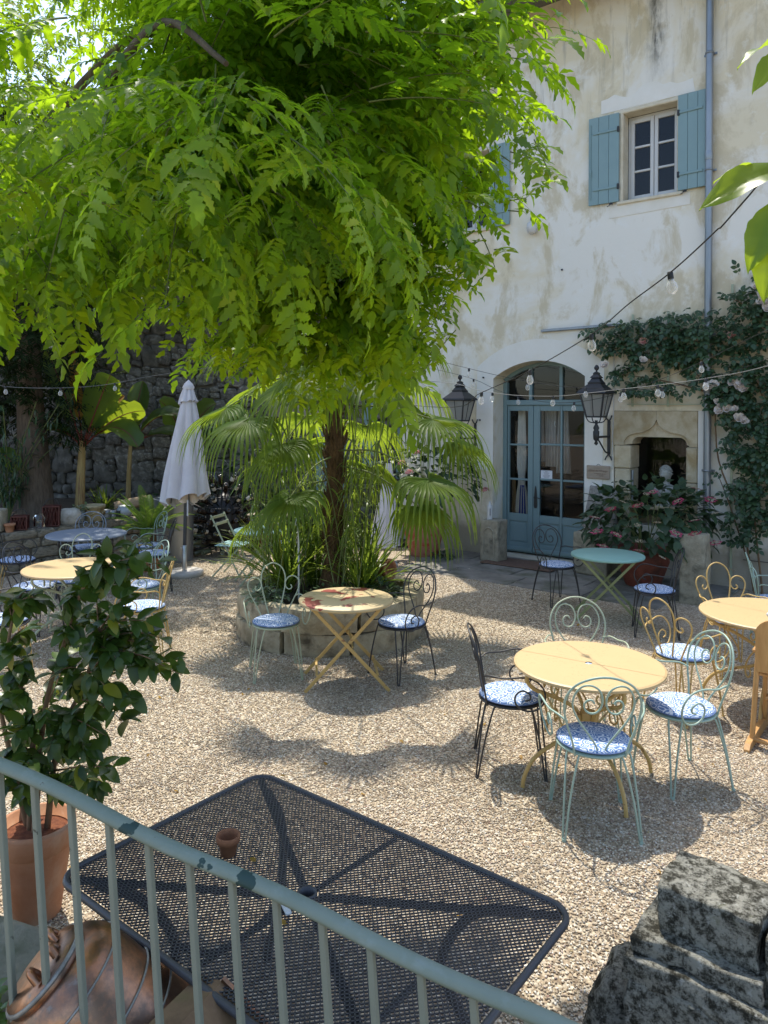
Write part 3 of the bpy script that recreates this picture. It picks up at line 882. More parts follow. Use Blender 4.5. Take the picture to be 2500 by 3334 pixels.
# ---- bust in the opening
def make_bust():
    t = thing('bust', 'pale stone bust of a young man standing in the dark opening', 'bust', hw(2.545, .14, 1.0), HROT - R(14))
    from mathutils import noise as mn
    bm = bmesh.new(); bmesh.ops.create_uvsphere(bm, u_segments=40, v_segments=32, radius=1.0)
    for v in bm.verts:
        x, y, z = v.co
        p = Vector((x * .078, y * .098, z * .118))
        if z < -.1: p.x *= 1 - .22 * min(1, (-z - .1) / .8); p.y *= 1 - .12 * min(1, (-z - .1) / .8)
        f = max(0, -y)                                # face looks along -Y
        if f > .3:
            p.y += .012 * math.exp(-((z - .12) / .13) ** 2) * math.exp(-((abs(x) - .36) / .16) ** 2)      # eye sockets
            p.y -= .006 * math.exp(-((z - .10) / .06) ** 2) * math.exp(-((abs(x) - .36) / .10) ** 2)      # eyes
            p.y -= .026 * math.exp(-(x / .13) ** 2) * math.exp(-((z + .16) / .17) ** 2)                   # nose
            p.y -= .012 * math.exp(-(x / .10) ** 2) * math.exp(-((z + .0) / .16) ** 2)
            p.y -= .009 * math.exp(-((z - .30) / .09) ** 2) * math.exp(-(x / .5) ** 2)                    # brow
            p.y -= .010 * math.exp(-(x / .22) ** 2) * math.exp(-((z + .47) / .07) ** 2)                   # lips
            p.y += .007 * math.exp(-(x / .25) ** 2) * math.exp(-((z + .50) / .022) ** 2)
            p.y -= .014 * math.exp(-(x / .24) ** 2) * math.exp(-((z + .78) / .12) ** 2)                   # chin
        v.co = p
    me = bpy.data.meshes.new('head'); bm.to_mesh(me); bm.free()
    me.polygons.foreach_set('use_smooth', [True] * len(me.polygons))
    me.materials.append(M['marble']); h = put(me, 'head', t, (0, 0, .46))
    q = MB(); rb_ = random.Random(3)                    # hair: cap of short locks
    for k in range(150):
        a = rb_.uniform(0, 2 * PI); el = rb_.uniform(-.1, 1.0)
        d = Vector((math.cos(a) * math.cos(el * 1.5), math.sin(a) * math.cos(el * 1.5), math.sin(el * 1.5)))
        if d.y < -.55 and d.z < .45: continue
        if d.z < -.05 and d.y < 0: continue
        q.ico((d.x * .079, d.y * .099, d.z * .118), .017, 1, 0, .12, (1, 1, .8), True, rb_)
    q.build('hair', M['marble'], h)
    q = MB()
    for k in (-1, 1): q.ico((k * .077, .012, -.005), .022, 1, 0, 0, (.45, .8, 1.3))
    q.build('ear', M['marble'], h)
    q = MB()
    q.lathe([(.058, .0), (.052, .06), (.052, .12), (.058, .16)], 20, (0, .012, .24))
    q.build('neck', M['marble'], t)
    q = MB(); prof = [(.10, .06), (.085, .09), (.12, .12), (.185, .20), (.165, .26), (.10, .30), (.06, .32), (0, .33)]
    q.lathe(prof, 24); q.v = [(x * 1.15, y * .72, z) for x, y, z in q.v]; q.build('shoulders', M['marble'], t)
    q = MB(); q.box((0, 0, .03), (.24, .2, .06), .01); q.build('plinth', M['marble'], t)
M['marble'] = grain('pale_marble', (0.30, 0.30, 0.275), (0.38, 0.38, 0.35), 6, 0.6, 0.1, 20, c3=(0.36, 0.35, 0.3), s3=5)
make_bust()


# ------------------------------------------------------------ ground
def gravel_sheet():
    m, nt, b = new_mat('gravel_ground')
    v = coords(nt)
    vo = nd(nt, 'TexVoronoi', Scale=62.0); vo.feature = 'F1'; link(nt, v, vo.inputs['Vector'])
    wn_ = nd(nt, 'SeparateColor'); link(nt, vo.outputs['Color'], wn_.inputs[0])
    c = ramp(nt, wn_.outputs[0], [(0.0, (0.17, 0.12, 0.075)), (0.25, (0.33, 0.25, 0.165)), (0.5, (0.45, 0.36, 0.245)), (0.75, (0.56, 0.475, 0.345)), (1.0, (0.68, 0.62, 0.51))])
    big = noise(nt, v, 0.8, 4, 0.6)
    c = mix(nt, ramp(nt, big, [(0.35, 0.0), (0.7, 0.5)]), c, (0.44, 0.36, 0.27))
    e = ramp(nt, vo.outputs['Distance'], [(0.35, 1.0), (0.75, 0.35)])
    link(nt, mix(nt, 0.55, c, e, 'MULTIPLY'), b.inputs['Base Color'])
    b.inputs['Roughness'].default_value = 0.85
    b.inputs['Specular IOR Level'].default_value = 0.25
    h = nd(nt, 'Math', operation='SUBTRACT'); h.inputs[0].default_value = 1.0; link(nt, vo.outputs['Distance'], h.inputs[1])
    bump(nt, b, h.outputs[0], 0.8, 0.008)
    return m
M['gravel'] = gravel_sheet()
g = MB(); n = 8
g.add([(-60, -25, 0), (60, -25, 0), (60, 90, 0), (-60, 90, 0)], [(0, 1, 2, 3)])
tag(g.build('gravel_ground', M['gravel']), None, kind='structure')

def pebble_mat():
    m, nt, b = new_mat('pebble')
    oi = nt.nodes.new('ShaderNodeObjectInfo')
    c = ramp(nt, oi.outputs['Random'], [(0.0, (0.21, 0.15, 0.10)), (0.10, (0.32, 0.24, 0.16)), (0.35, (0.42, 0.328, 0.228)), (0.6, (0.54, 0.442, 0.32)), (0.8, (0.64, 0.56, 0.44)), (0.93, (0.75, 0.71, 0.62)), (0.955, (0.34, 0.17, 0.12)), (0.975, (0.22, 0.22, 0.22)), (1.0, (0.52, 0.40, 0.20))])
    ge = nt.nodes.new('ShaderNodeNewGeometry')
    d1 = ramp(nt, noise(nt, ge.outputs['Position'], 0.9, 5, 0.65, 0.4), [(0.36, 0.66), (0.52, 1.0), (0.7, 1.06)])
    c = mix(nt, 1.0, c, d1, 'MULTIPLY')
    c = mix(nt, ramp(nt, noise(nt, ge.outputs['Position'], 2.3, 5, 0.7), [(0.55, 0.0), (0.72, 0.45)]), c, (0.36, 0.28, 0.18))
    link(nt, c, b.inputs['Base Color'])
    b.inputs['Roughness'].default_value = 0.75; b.inputs['Specular IOR Level'].default_value = 0.3
    return m
M['pebble'] = pebble_mat()
pb = MB(); rp = random.Random(8)
pb.ico((0, 0, 0), .0067, 1, 0, .16, (1, .72, .5), True, rp)
peb = pb.mesh('pebble_shape', M['pebble'])
pebo = bpy.data.objects.new('pebble_shape', peb)          # used only by the geometry nodes below, not linked

def scatter_pebbles(name, quad, density, seed, smin, smax):
    q = MB(); q.add([(x, y, .003) for x, y in quad], [(0, 1, 2, 3)])
    o = q.build(name, M['pebble'])
    o['kind'] = 'stuff'
    ng = bpy.data.node_groups.new(name, 'GeometryNodeTree')
    ng.interface.new_socket('Geometry', in_out='INPUT', socket_type='NodeSocketGeometry')
    ng.interface.new_socket('Geometry', in_out='OUTPUT', socket_type='NodeSocketGeometry')
    N = ng.nodes
    i = N.new('NodeGroupInput'); ou = N.new('NodeGroupOutput')
    dp = N.new('GeometryNodeDistributePointsOnFaces'); dp.inputs['Density'].default_value = density; dp.inputs['Seed'].default_value = seed
    ob = N.new('GeometryNodeObjectInfo'); ob.inputs['Object'].default_value = pebo
    ip = N.new('GeometryNodeInstanceOnPoints')
    rv = N.new('FunctionNodeRandomValue'); rv.data_type = 'FLOAT_VECTOR'; rv.inputs[0].default_value = (-.5, -.5, 0); rv.inputs[1].default_value = (.5, .5, 6.283)
    rs = N.new('FunctionNodeRandomValue'); rs.data_type = 'FLOAT'; rs.inputs[2].default_value = smin; rs.inputs[3].default_value = smax
    L = ng.links
    L.new(i.outputs[0], dp.inputs['Mesh']); L.new(dp.outputs['Points'], ip.inputs['Points']); L.new(ob.outputs['Geometry'], ip.inputs['Instance'])
    L.new(rv.outputs[0], ip.inputs['Rotation']); L.new(rs.outputs[1], ip.inputs['Scale']); L.new(ip.outputs[0], ou.inputs[0])
    md = o.modifiers.new('scatter', 'NODES'); md.node_group = ng
    return o
scatter_pebbles('pebbles', [(-2.2, 2.0), (2.6, 2.0), (3.4, 5.0), (-2.2, 5.0)], 7000, 1, .55, 1.25)
scatter_pebbles('pebbles', [(-3.4, 5.0), (3.6, 5.0), (4.4, 7.6), (-4.4, 7.6)], 4200, 2, .65, 1.3)
scatter_pebbles('pebbles', [(-4.6, 7.6), (2.6, 7.6), (1.5, 11.5), (-4.0, 11.5)], 1500, 3, .8, 1.5)

# planting bed behind the retaining wall (the soil lies 0.56 m above the gravel)
M['soil'] = grain('soil', (0.035, 0.026, 0.018), (0.075, 0.056, 0.038), 9, 0.95, 0.7, 30, 0.02)
WD = Vector((.613, .790, 0)); WO = Vector((-4.92, 10.75, 0))       # line of the retaining wall
def ww(t, o, z): return WO + WD * t + Vector((-.790, .613, 0)) * o + Vector((0, 0, z))
sb_ = MB(); a, b2, c, d = ww(-6, .15, .56), ww(4.6, .15, .56), ww(4.6, 9, .6), ww(-6, 9, .6)
sb_.add([a, b2, c, d], [(0, 1, 2, 3)])
tag(sb_.build('soil_bed', M['soil']), None, kind='structure')
sb_ = MB(); sb_.add([(-6, 12.7, .06), (1.2, 12.7, .06), (1.5, 16, .12), (-6, 16, .12)], [(0, 1, 2, 3)])
tag(sb_.build('soil_border', M['soil']), None, kind='structure')

# low retaining wall of rough courses
M['rubble'] = grain('rubble_stone', (0.17, 0.145, 0.105), (0.30, 0.265, 0.20), 6, 0.92, 0.7, 24, 0.015, c3=(0.08, 0.075, 0.055), s3=3.5, island=0.22)
M['mortar'] = grain('mortar', (0.15, 0.13, 0.10), (0.22, 0.195, 0.155), 10, 0.95, 0.5)
lw = thing('retaining_wall', 'low rough stone retaining wall behind the grey table with pots along its top', 'wall')
q = MB(); c0 = ww(-.7, .14, .26); q.bar(ww(-6, .13, .29), ww(4.6, .13, .29), .22, .575); q.build('core', M['mortar'], lw)
rs_ = random.Random(21)
stone_var = []
for k in range(5):
    o = hewn('stone', M['rubble'], (1, 1, 1), .07, 1, 30 + k, .12, None, 1.6); stone_var.append(o.data); bpy.data.objects.remove(o)
wr = math.atan2(WD.y, WD.x)
z = .0
for h in (.18, .16, .14, .12):
    t = -5.0 + rs_.uniform(0, .2)
    while t < 4.4:
        L_ = rs_.uniform(.2, .48)
        o = put(rs_.choice(stone_var), 'stone', lw); o.location = ww(t + L_ / 2, .10 + rs_.uniform(-.015, .015), z + h / 2); o.rotation_euler = (0, 0, wr + rs_.uniform(-.03, .03)); o.scale = (L_ - .015, .24, h - .008)
        t += L_
    z += h

# tall garden wall of rubble at the back
M['wallstone'] = grain('wall_stone', (0.085, 0.08, 0.07), (0.19, 0.178, 0.155), 5, 0.92, 0.8, 20, 0.02, c3=(0.30, 0.285, 0.26), s3=4.0, island=0.3)
gw = thing('garden_wall', 'tall dark rubble stone wall closing the garden at the back', 'wall')
YB = 14.8
q = MB(); q.box((-5.2, YB + .31, 2.6), (13.2, .5, 5.4)); q.build('core', M['mortar'], gw)
wv = []
for k in range(9):
    o = hewn('stone', M['wallstone'], (1, 1, 1), .17, 1, 50 + k, .24, None, 1.5); wv.append(o.data); bpy.data.objects.remove(o)
stones = []
z = 0.02
while z < 5.3:
    h = rs_.uniform(.15, .26); x = -11.6
    while x < 1.3:
        u = rs_.random()
        if u < .2:                                        # two small ones on top of each other
            L_ = rs_.uniform(.14, .24); f = rs_.uniform(.4, .6)
            stones.append((x + L_ / 2, z + h * f / 2, L_, h * f)); stones.append((x + L_ / 2, z + h * (1 + f) / 2, L_ * rs_.uniform(.8, 1.1), h * (1 - f)))
        elif u < .32: L_ = rs_.uniform(.3, .5); stones.append((x + L_ / 2, z + h * .72, L_, h * 1.5))
        else: L_ = rs_.uniform(.16, .42); stones.append((x + L_ / 2, z + h / 2 + rs_.uniform(-.05, .05), L_, h * rs_.uniform(.75, 1.1)))
        x += L_ * rs_.uniform(.95, 1.08)
    z += h * .95
def st_key(s): return 0 if (.5 < s[1] < 3.6 and -6.5 < s[0] < 1.2) else 1
stones.sort(key=lambda s: (st_key(s), abs(s[1] - 2.0) + abs(s[0] + 3.0) * .5))
vv = [([tuple(v.co) for v in me.vertices], [tuple(p.vertices) for p in me.polygons]) for me in wv]
it = []
for i, (x, zc, L_, h) in enumerate(stones):
    Mx = Matrix.Translation((x, YB + .05 + rs_.uniform(-.03, .03), zc)) @ Euler((rs_.uniform(-.1, .1), rs_.uniform(-.22, .22), rs_.uniform(-.06, .06))).to_matrix().to_4x4() @ Matrix.Diagonal((L_ * 1.02, .2, h * 1.04, 1))
    if i < 300: put(wv[i % 9], 'stone', gw, M=Mx)
    else: it.append((i % 9, Mx))
o = bake('stonework', vv, it, M['wallstone'], gw); o['kind'] = 'stuff'
# blue back door with stone lintel, blue shutter
q = MB(); q.box((-1.55, YB - .06, 2.32), (1.5, .16, .26), .03); q.build('lintel', M['oldstone'], gw)
bd = MB(); bd.box((-1.05, YB - .07, 1.1), (.62, .06, 2.1), .01)
for z in (.45, 1.1, 1.75): bd.box((-1.05, YB - .11, z), (.5, .02, .5), .01)
bdo = bd.build('back_door', M['shutter']); tag(bdo, 'blue panelled back door in the stone wall behind the palm trunk', 'door')
for x, lab in ((.32, 'narrow blue shutter board standing against the back wall'), (-.35, 'dark blue shutter board on the back wall nearer the palm')):
    q = MB()
    for k in range(2): q.box((x + k * .15, YB - .05, 1.75), (.145, .04, 1.5), .006)
    q.box((x + .075, YB - .08, 1.3), (.28, .02, .06), .004); q.box((x + .075, YB - .08, 2.2), (.28, .02, .06), .004)
    tag(q.build('shutter_board', M['shutter']), lab, 'shutter')


# ------------------------------------------------------------ garden furniture
M['yellow'] = paint('yellow_paint', (0.58, 0.40, 0.155), 0.5, (0.30, 0.17, 0.07), 0.66, 26, .06)
M['yellowleg'] = paint('yellow_leg_paint', (0.50, 0.33, 0.11), 0.5, (0.24, 0.12, 0.05), 0.66, 22, .08)
M['green'] = paint('green_paint', (0.30, 0.40, 0.33), 0.45, (0.12, 0.10, 0.07), 0.70, 40, .08)
M['sage'] = paint('sage_paint', (0.36, 0.40, 0.28), 0.5, (0.18, 0.14, 0.08), 0.68, 34, .08)
M['black'] = paint('black_paint', (0.028, 0.027, 0.028), 0.45, (0.09, 0.06, 0.045), 0.68, 40, .1)
M['grey'] = paint('grey_blue_paint', (0.20, 0.235, 0.29), 0.5, (0.34, 0.36, 0.39), 0.64, 12, .08)
M['teal'] = paint('teal_paint', (0.22, 0.40, 0.36), 0.5, (0.06, 0.08, 0.075), 0.74, 22, .06)
M['mint'] = paint('mint_paint', (0.33, 0.53, 0.50), 0.5, None, scale=12, var=.05)
M['olive'] = paint('olive_leg_paint', (0.22, 0.25, 0.11), 0.5, (0.14, 0.12, 0.07), 0.68, 30, .08)

def cushion_mat():
    """white cotton printed with blue scrolls"""
    m, nt, b = new_mat('printed_cotton')
    v = coords(nt)
    n1 = nd(nt, 'TexNoise', Scale=9.0, Detail=2.0, Roughness=.5); link(nt, v, n1.inputs['Vector'])
    va = nd(nt, 'VectorMath', operation='MULTIPLY_ADD'); link(nt, n1.outputs['Color'], va.inputs[0]); va.inputs[1].default_value = (.09, .09, 0); link(nt, v, va.inputs[2])
    vo = nd(nt, 'TexVoronoi', Scale=21.0); vo.feature = 'F1'; link(nt, va.outputs[0], vo.inputs['Vector'])
    sn = nd(nt, 'Math', operation='MULTIPLY'); link(nt, vo.outputs['Distance'], sn.inputs[0]); sn.inputs[1].default_value = 24.0
    si = nd(nt, 'Math', operation='SINE'); link(nt, sn.outputs[0], si.inputs[0])
    f = ramp(nt, si.outputs[0], [(0.28, 0.0), (0.46, 1.0)])
    link(nt, mix(nt, f, (0.13, 0.22, 0.42), (0.68, 0.72, 0.77)), b.inputs['Base Color'])
    b.inputs['Roughness'].default_value = .9; b.inputs['Specular IOR Level'].default_value = .15
    bump(nt, b, noise(nt, v, 260, 2), .2, .002)
    return m
M['cushion'] = cushion_mat()
M['piping'] = grain('cushion_edge', (0.10, 0.15, 0.30), (0.16, 0.22, 0.38), 30, 0.9, 0)

def make_chair(style, m, label, arms=True, cushion=True, legm=None):
    t = thing('garden_chair', label, 'chair')
    legm = legm or m
    rt = .0066
    q = MB(); q.lathe([(0, .436), (.19, .436), (.208, .440), (.212, .447), (.208, .453), (.19, .455), (0, .456)], 36)
    q.v = [(x, y * 1.0, z) for x, y, z in q.v]
    q.build('seat', m, t)
    if cushion:
        q = MB(); q.lathe([(0, .457), (.185, .457), (.2, .463), (.203, .470), (.198, .478), (.18, .486), (.10, .490), (0, .491)], 36)
        c = q.build('cushion', M['cushion'], t)
        q = MB(); q.tube([(.2035 * math.cos(a), .2035 * math.sin(a), .468) for a in [2 * PI * k / 36 for k in range(36)]], .0042, 5, True); q.build('cushion_piping', M['piping'], c)
    def bk(u, w): return Vector((u, -.175 - .24 * w + .75 * u * u, .445 + w))
    if style == 'A':
        oc = [(-.135, -.01), (-.155, .08), (-.185, .17), (-.204, .26), (-.195, .34), (-.15, .41), (-.075, .452), (0, .465)]
        oc += [(-u, w) for u, w in reversed(oc[:-1])]
        q = MB(); q.tube(smooth_path([bk(u, w) for u, w in oc], 4), rt, 6); q.build('back_arch', m, t)
        for k in (-1, 1):
            sc = [(.008, -.01), (.03, .06), (.075, .13), (.125, .20), (.160, .275), (.158, .345), (.125, .40), (.08, .415), (.035, .395), (.012, .35), (.013, .30), (.035, .262), (.068, .252), (.096, .268), (.104, .30), (.09, .325), (.066, .33), (.052, .312)]
            q = MB(); q.tube(smooth_path([bk(k * u, w) for u, w in sc], 4), rt * .85, 6); q.build('back_scroll', m, t)
    else:
        oc = [(-.035, -.01), (-.06, .09), (-.09, .2), (-.108, .30), (-.105, .38), (-.07, .445), (0, .475)]
        oc += [(-u, w) for u, w in reversed(oc[:-1])]
        q = MB(); q.tube(smooth_path([bk(u, w) for u, w in oc], 4), rt, 6); q.build('back_arch', m, t)
        for k in (-1, 1):
            sc = [(.10, -.01), (.135, .07), (.175, .15), (.218, .235), (.232, .30), (.213, .345), (.172, .36), (.13, .34), (.108, .295), (.12, .255), (.148, .243), (.166, .262), (.155, .283)]
            q = MB(); q.tube(smooth_path([bk(k * u, w) for u, w in sc], 4), rt * .95, 6); q.build('back_ear', m, t)
    if arms:
        for k in (-1, 1):
            st_ = bk(.185 if style == 'A' else .2, .19)
            pts = [(k * st_.x, st_.y, st_.z), (k * .225, -.15, .655), (k * .262, -.06, .655), (k * .285, .05, .672), (k * .287, .13, .655), (k * .278, .182, .595), (k * .262, .185, .52), (k * .245, .14, .462), (k * .235, .07, .450), (k * .232, .015, .485), (k * .237, .01, .54), (k * .242, .05, .575), (k * .243, .095, .558), (k * .241, .10, .525), (k * .239, .07, .512)]
            q = MB(); q.tube(smooth_path(pts, 5), rt * .9, 6); q.build('armrest', m, t)
    for (ax, ay) in ((1, 1), (-1, 1), (1, -1), (-1, -1)):
        a = math.atan2(ay, ax)
        f = Vector((ax * .205, ay * .205 if ay > 0 else -.225, .004))
        q = MB()
        for da in (-.2, .2):
            p = Vector((.195 * math.cos(a + da), .195 * math.sin(a + da), .438))
            mid = p.lerp(f, .06) + Vector((ax * .012, ay * .012, -.0))
            q.tube(smooth_path([p + Vector((-ax * .02, -ay * .02, 0)), p, mid, p.lerp(f, .5) + Vector((ax * .012, ay * .012, 0)), f + Vector((math.cos(a + PI / 2) * da * .04, math.sin(a + PI / 2) * da * .04, 0))], 4), rt * .92, 6)
        q.lathe([(.011, -.004), (.012, .004), (.009, .012)], 8, f)
        q.build('leg', legm, t)
    return t

protos = {}
def chair(key, style, m, x, y, dx, dy, label, group, legm=None, z=0.0):
    if key not in protos:
        t = make_chair(style, m, label, legm=legm); protos[key] = t
        t.location = (x, y, z); t.rotation_euler = (0, 0, face_dir(dx, dy)); t['group'] = group
        return t
    return dup(protos[key], (x, y, z), face_dir(dx, dy), label, group)

GR = 'wrought iron garden chairs with blue patterned seat pads'
chair('Ag', 'A', M['green'], 1.20, 4.20, .06, 1, 'pale green scroll-backed chair nearest the camera, its back turned to us', GR)
chair('Ak', 'A', M['black'], .845, 4.86, 1, -.10, 'black scroll-backed armchair at the left side of the nearest round yellow table', GR)
chair('Ag', 'A', M['green'], 1.885, 4.68, -.95, -.25, 'pale green armchair seen from the side at the right of the nearest round yellow table', GR)
chair('As', 'A', M['sage'], 1.455, 5.36, -.05, -1, 'sage green heart-backed chair half hidden behind the nearest round yellow table', GR)
chair('By', 'B', M['yellowleg'], 2.32, 5.72, .85, .5, 'yellow three-lobed armchair between the two round yellow tables, in the sun', GR)
chair('By', 'B', M['yellowleg'], 3.14, 6.66, .05, -1, 'yellow three-lobed chair behind the right-hand yellow table before the stone post', GR)
chair('Bg', 'B', M['green'], 3.92, 7.36, .9, -.35, 'pale green chair at the far right edge by the wall behind the yellow table', GR)
chair('Ak', 'A', M['black'], 2.12, 9.05, .35, -.93, 'black heart-backed chair in front of the blue door beside the teal table', GR)
chair('Ak', 'A', M['black'], 2.86, 7.80, -.9, .25, 'black armchair in the shade in front of the hydrangea pot', GR)
chair('Bs', 'B', M['sage'], -.94, 6.53, .25, -.95, 'sage green three-lobed chair left of the folding table with red patches', GR)
chair('Ak', 'A', M['black'], .165, 6.53, -.75, -.62, 'black heart-backed chair right of the folding table with red patches', GR)
chair('By', 'B', M['yellowleg'], -2.27, 7.00, -1, -.12, 'yellow armchair in the sun at the right of the left-hand yellow table', GR)
chair('Ak', 'A', M['black'], -3.66, 7.78, .95, -.2, 'black chair with worn blue pad at the left of the left-hand yellow table', GR)
chair('Ay', 'A', M['black'], -3.34, 6.52, .8, .55, 'black armchair on yellow legs cut off by the left edge of the view', GR, M['yellowleg'])
chair('Ay', 'A', M['black'], -4.52, 9.15, .9, .3, 'black arch-backed chair on yellow legs at the far left by the retaining wall', GR, M['yellowleg'])
chair('Ag', 'A', M['green'], -2.58, 7.86, -.8, -.6, 'green chair behind the potted camellia on the far right side of the left-hand yellow table', GR)
chair('Am', 'A', M['grey'], -4.02, 10.02, .1, -1, 'grey blue arch-backed chair behind the round grey table', GR)
chair('Bs', 'B', M['sage'], -3.38, 8.10, .05, -1, 'sage three-lobed chair between the grey table and the left-hand yellow table', GR)
chair('Ak', 'A', M['black'], -2.98, 9.62, -.92, -.3, 'black heart-backed chair right of the grey table near the closed parasol', GR)
chair('Ag', 'A', M['green'], -3.28, 10.2, -.8, -.6, 'green chair behind the grey table in front of the cycad', GR)
chair('Bs', 'B', M['sage'], -1.42, 10.35, -.3, -.95, 'sage chair behind the small mint table by the palm', GR)

def top_mat(base, name, worn):
    """enamelled table top with punched rings and rays of small holes"""
    m, nt, b = new_mat(name)
    v = coords(nt); sp = nd(nt, 'SeparateXYZ'); link(nt, v, sp.inputs[0])
    an = nd(nt, 'Math', operation='ARCTAN2'); link(nt, sp.outputs['Y'], an.inputs[0]); link(nt, sp.outputs['X'], an.inputs[1])
    ln = nd(nt, 'VectorMath', operation='LENGTH'); link(nt, v, ln.inputs[0])
    def frac(x, k, o=0.0):
        a = nd(nt, 'Math', operation='MULTIPLY_ADD'); link(nt, x, a.inputs[0]); a.inputs[1].default_value = k; a.inputs[2].default_value = o
        f = nd(nt, 'Math', operation='FRACT'); link(nt, a.outputs[0], f.inputs[0])
        d = nd(nt, 'Math', operation='SUBTRACT'); link(nt, f.outputs[0], d.inputs[0]); d.inputs[1].default_value = .5
        ab = nd(nt, 'Math', operation='ABSOLUTE'); link(nt, d.outputs[0], ab.inputs[0]); return ab.outputs[0]
    fa, fr = frac(an.outputs[0], 40 / (2 * PI)), frac(ln.outputs['Value'], 60)
    s1 = nd(nt, 'Math', operation='LESS_THAN'); link(nt, fa, s1.inputs[0]); s1.inputs[1].default_value = .17
    s2 = nd(nt, 'Math', operation='LESS_THAN'); link(nt, fr, s2.inputs[0]); s2.inputs[1].default_value = .30
    s3 = nd(nt, 'Math', operation='MULTIPLY'); link(nt, s1.outputs[0], s3.inputs[0]); link(nt, s2.outputs[0], s3.inputs[1])
    rz = ramp(nt, ln.outputs['Value'], [(0.0, 0.0), (.10, 0.0), (.105, 1.0), (.27, 1.0), (.275, 0.0)])
    s4 = nd(nt, 'Math', operation='MULTIPLY'); link(nt, s3.outputs[0], s4.inputs[0]); link(nt, rz, s4.inputs[1])
    c = mix(nt, noise(nt, v, 5, 4), tuple(x * .95 for x in base), tuple(min(1, x * 1.05) for x in base))
    wear = ramp(nt, noise(nt, v, 38, 6, .75), [(.58, 0.0), (.66, 1.0)])
    zone = ramp(nt, noise(nt, v, 4.5, 3, .5), [(.45, 0.0), (.62, 1.0)])
    ml = nd(nt, 'Math', operation='MULTIPLY'); link(nt, wear, ml.inputs[0]); link(nt, zone, ml.inputs[1])
    m2 = nd(nt, 'Math', operation='MULTIPLY'); link(nt, ml.outputs[0], m2.inputs[0]); m2.inputs[1].default_value = .9
    c = mix(nt, m2.outputs[0], c, worn)
    m3 = nd(nt, 'Math', operation='MULTIPLY'); link(nt, s4.outputs[0], m3.inputs[0]); m3.inputs[1].default_value = .8
    c = mix(nt, m3.outputs[0], c, tuple(x * .35 for x in base))
    link(nt, c, b.inputs['Base Color']); b.inputs['Roughness'].default_value = .5
    bump(nt, b, noise(nt, v, 3, 3), .15, .01)
    return m
M['ytop'] = top_mat((0.50, 0.355, 0.175), 'yellow_table_top', (0.27, 0.17, 0.09))
M['gtop'] = top_mat((0.19, 0.225, 0.28), 'grey_table_top', (0.34, 0.36, 0.40))

def round_table(x, y, Rr, label, mtop, mleg, split, rot=0.0, legs=4, H_=.74):
    t = thing('round_table', label, 'table', (x, y, 0), rot)
    def half(a0, a1, off):
        q = MB(); n = 32; prof = [(.022, H_ - .004), (.022, H_), (Rr * .5, H_ + .001), (Rr - .012, H_), (Rr, H_ - .006), (Rr + .002, H_ - .016), (Rr - .004, H_ - .024), (Rr - .012, H_ - .022), (Rr - .014, H_ - .006), (.022, H_ - .006)]
        vs = []
        for r, z in prof:
            for i in range(n + 1):
                a = a0 + (a1 - a0) * i / n
                vs.append((r * math.cos(a), r * math.sin(a) + off, z))
        fs = [(k * (n + 1) + i, k * (n + 1) + i + 1, (k + 1) * (n + 1) + i + 1, (k + 1) * (n + 1) + i) for k in range(len(prof) - 1) for i in range(n)]
        q.add(vs, fs, 0, False); return q
    if split:
        half(0, PI, .002).build('table_leaf', mtop, t); half(PI, 2 * PI, -.002).build('table_leaf', mtop, t)
    else: half(0, 2 * PI, 0).build('tabletop', mtop, t)
    k_ = Rr / .46
    for k in range(legs):
        a = PI / 4 + 2 * PI * k / legs
        pr = [(.40, H_ - .03), (.415, .66), (.36, .60), (.22, .54), (.10, .47), (.062, .41), (.062, .35), (.11, .30), (.24, .25), (.36, .18), (.425, .08), (.44, .006)]
        P_ = [Vector((r * k_ * math.cos(a), r * k_ * math.sin(a), z)) for r, z in pr]
        q = MB(); q.tube(smooth_path(P_, 4), .0125, 8)
        q.build('leg', mleg, t)
        for sg in (-1, 1):
            a2 = a + sg * PI / 4 * .9
            def pp(f, z, kk=0): 
                aa = a + sg * f
                rr_ = (.30 - .10 * abs(f)) * k_ + kk
                return Vector((rr_ * math.cos(aa), rr_ * math.sin(aa), z))
            sc = [pp(.05, .57), pp(.18, .52), pp(.38, .44), pp(.50, .37), pp(.50, .31), pp(.40, .29), pp(.32, .32), pp(.36, .36), pp(.43, .345)]
            q = MB(); q.tube(smooth_path(sc, 4), .0065, 6)
            sc = [pp(.30, .68), pp(.20, .66), pp(.18, .61), pp(.26, .585), pp(.33, .61), pp(.29, .635)]
            q.tube(smooth_path(sc, 4), .0065, 6)
            q.build('leg_scroll', mleg, t)
    q = MB(); q.lathe([(.05, .335), (.055, .345), (.055, .425), (.05, .435)], 16); q.build('hub', mleg, t)
    return t
round_table(1.296, 4.655, .462, 'nearest round yellow metal table with a split top and small central hole', M['ytop'], M['yellowleg'], True, R(-32))
round_table(3.06, 5.85, .52, 'round yellow table with ring of punched slots cut off by the right edge', M['ytop'], M['yellowleg'], False, R(10))
round_table(-3.085, 7.45, .505, 'round yellow table on pale green legs at the left behind the camellia', M['ytop'], M['sage'], True, R(8))
round_table(-3.80, 9.49, .49, 'round grey blue table in front of the retaining wall', M['gtop'], M['black'], False, R(20))

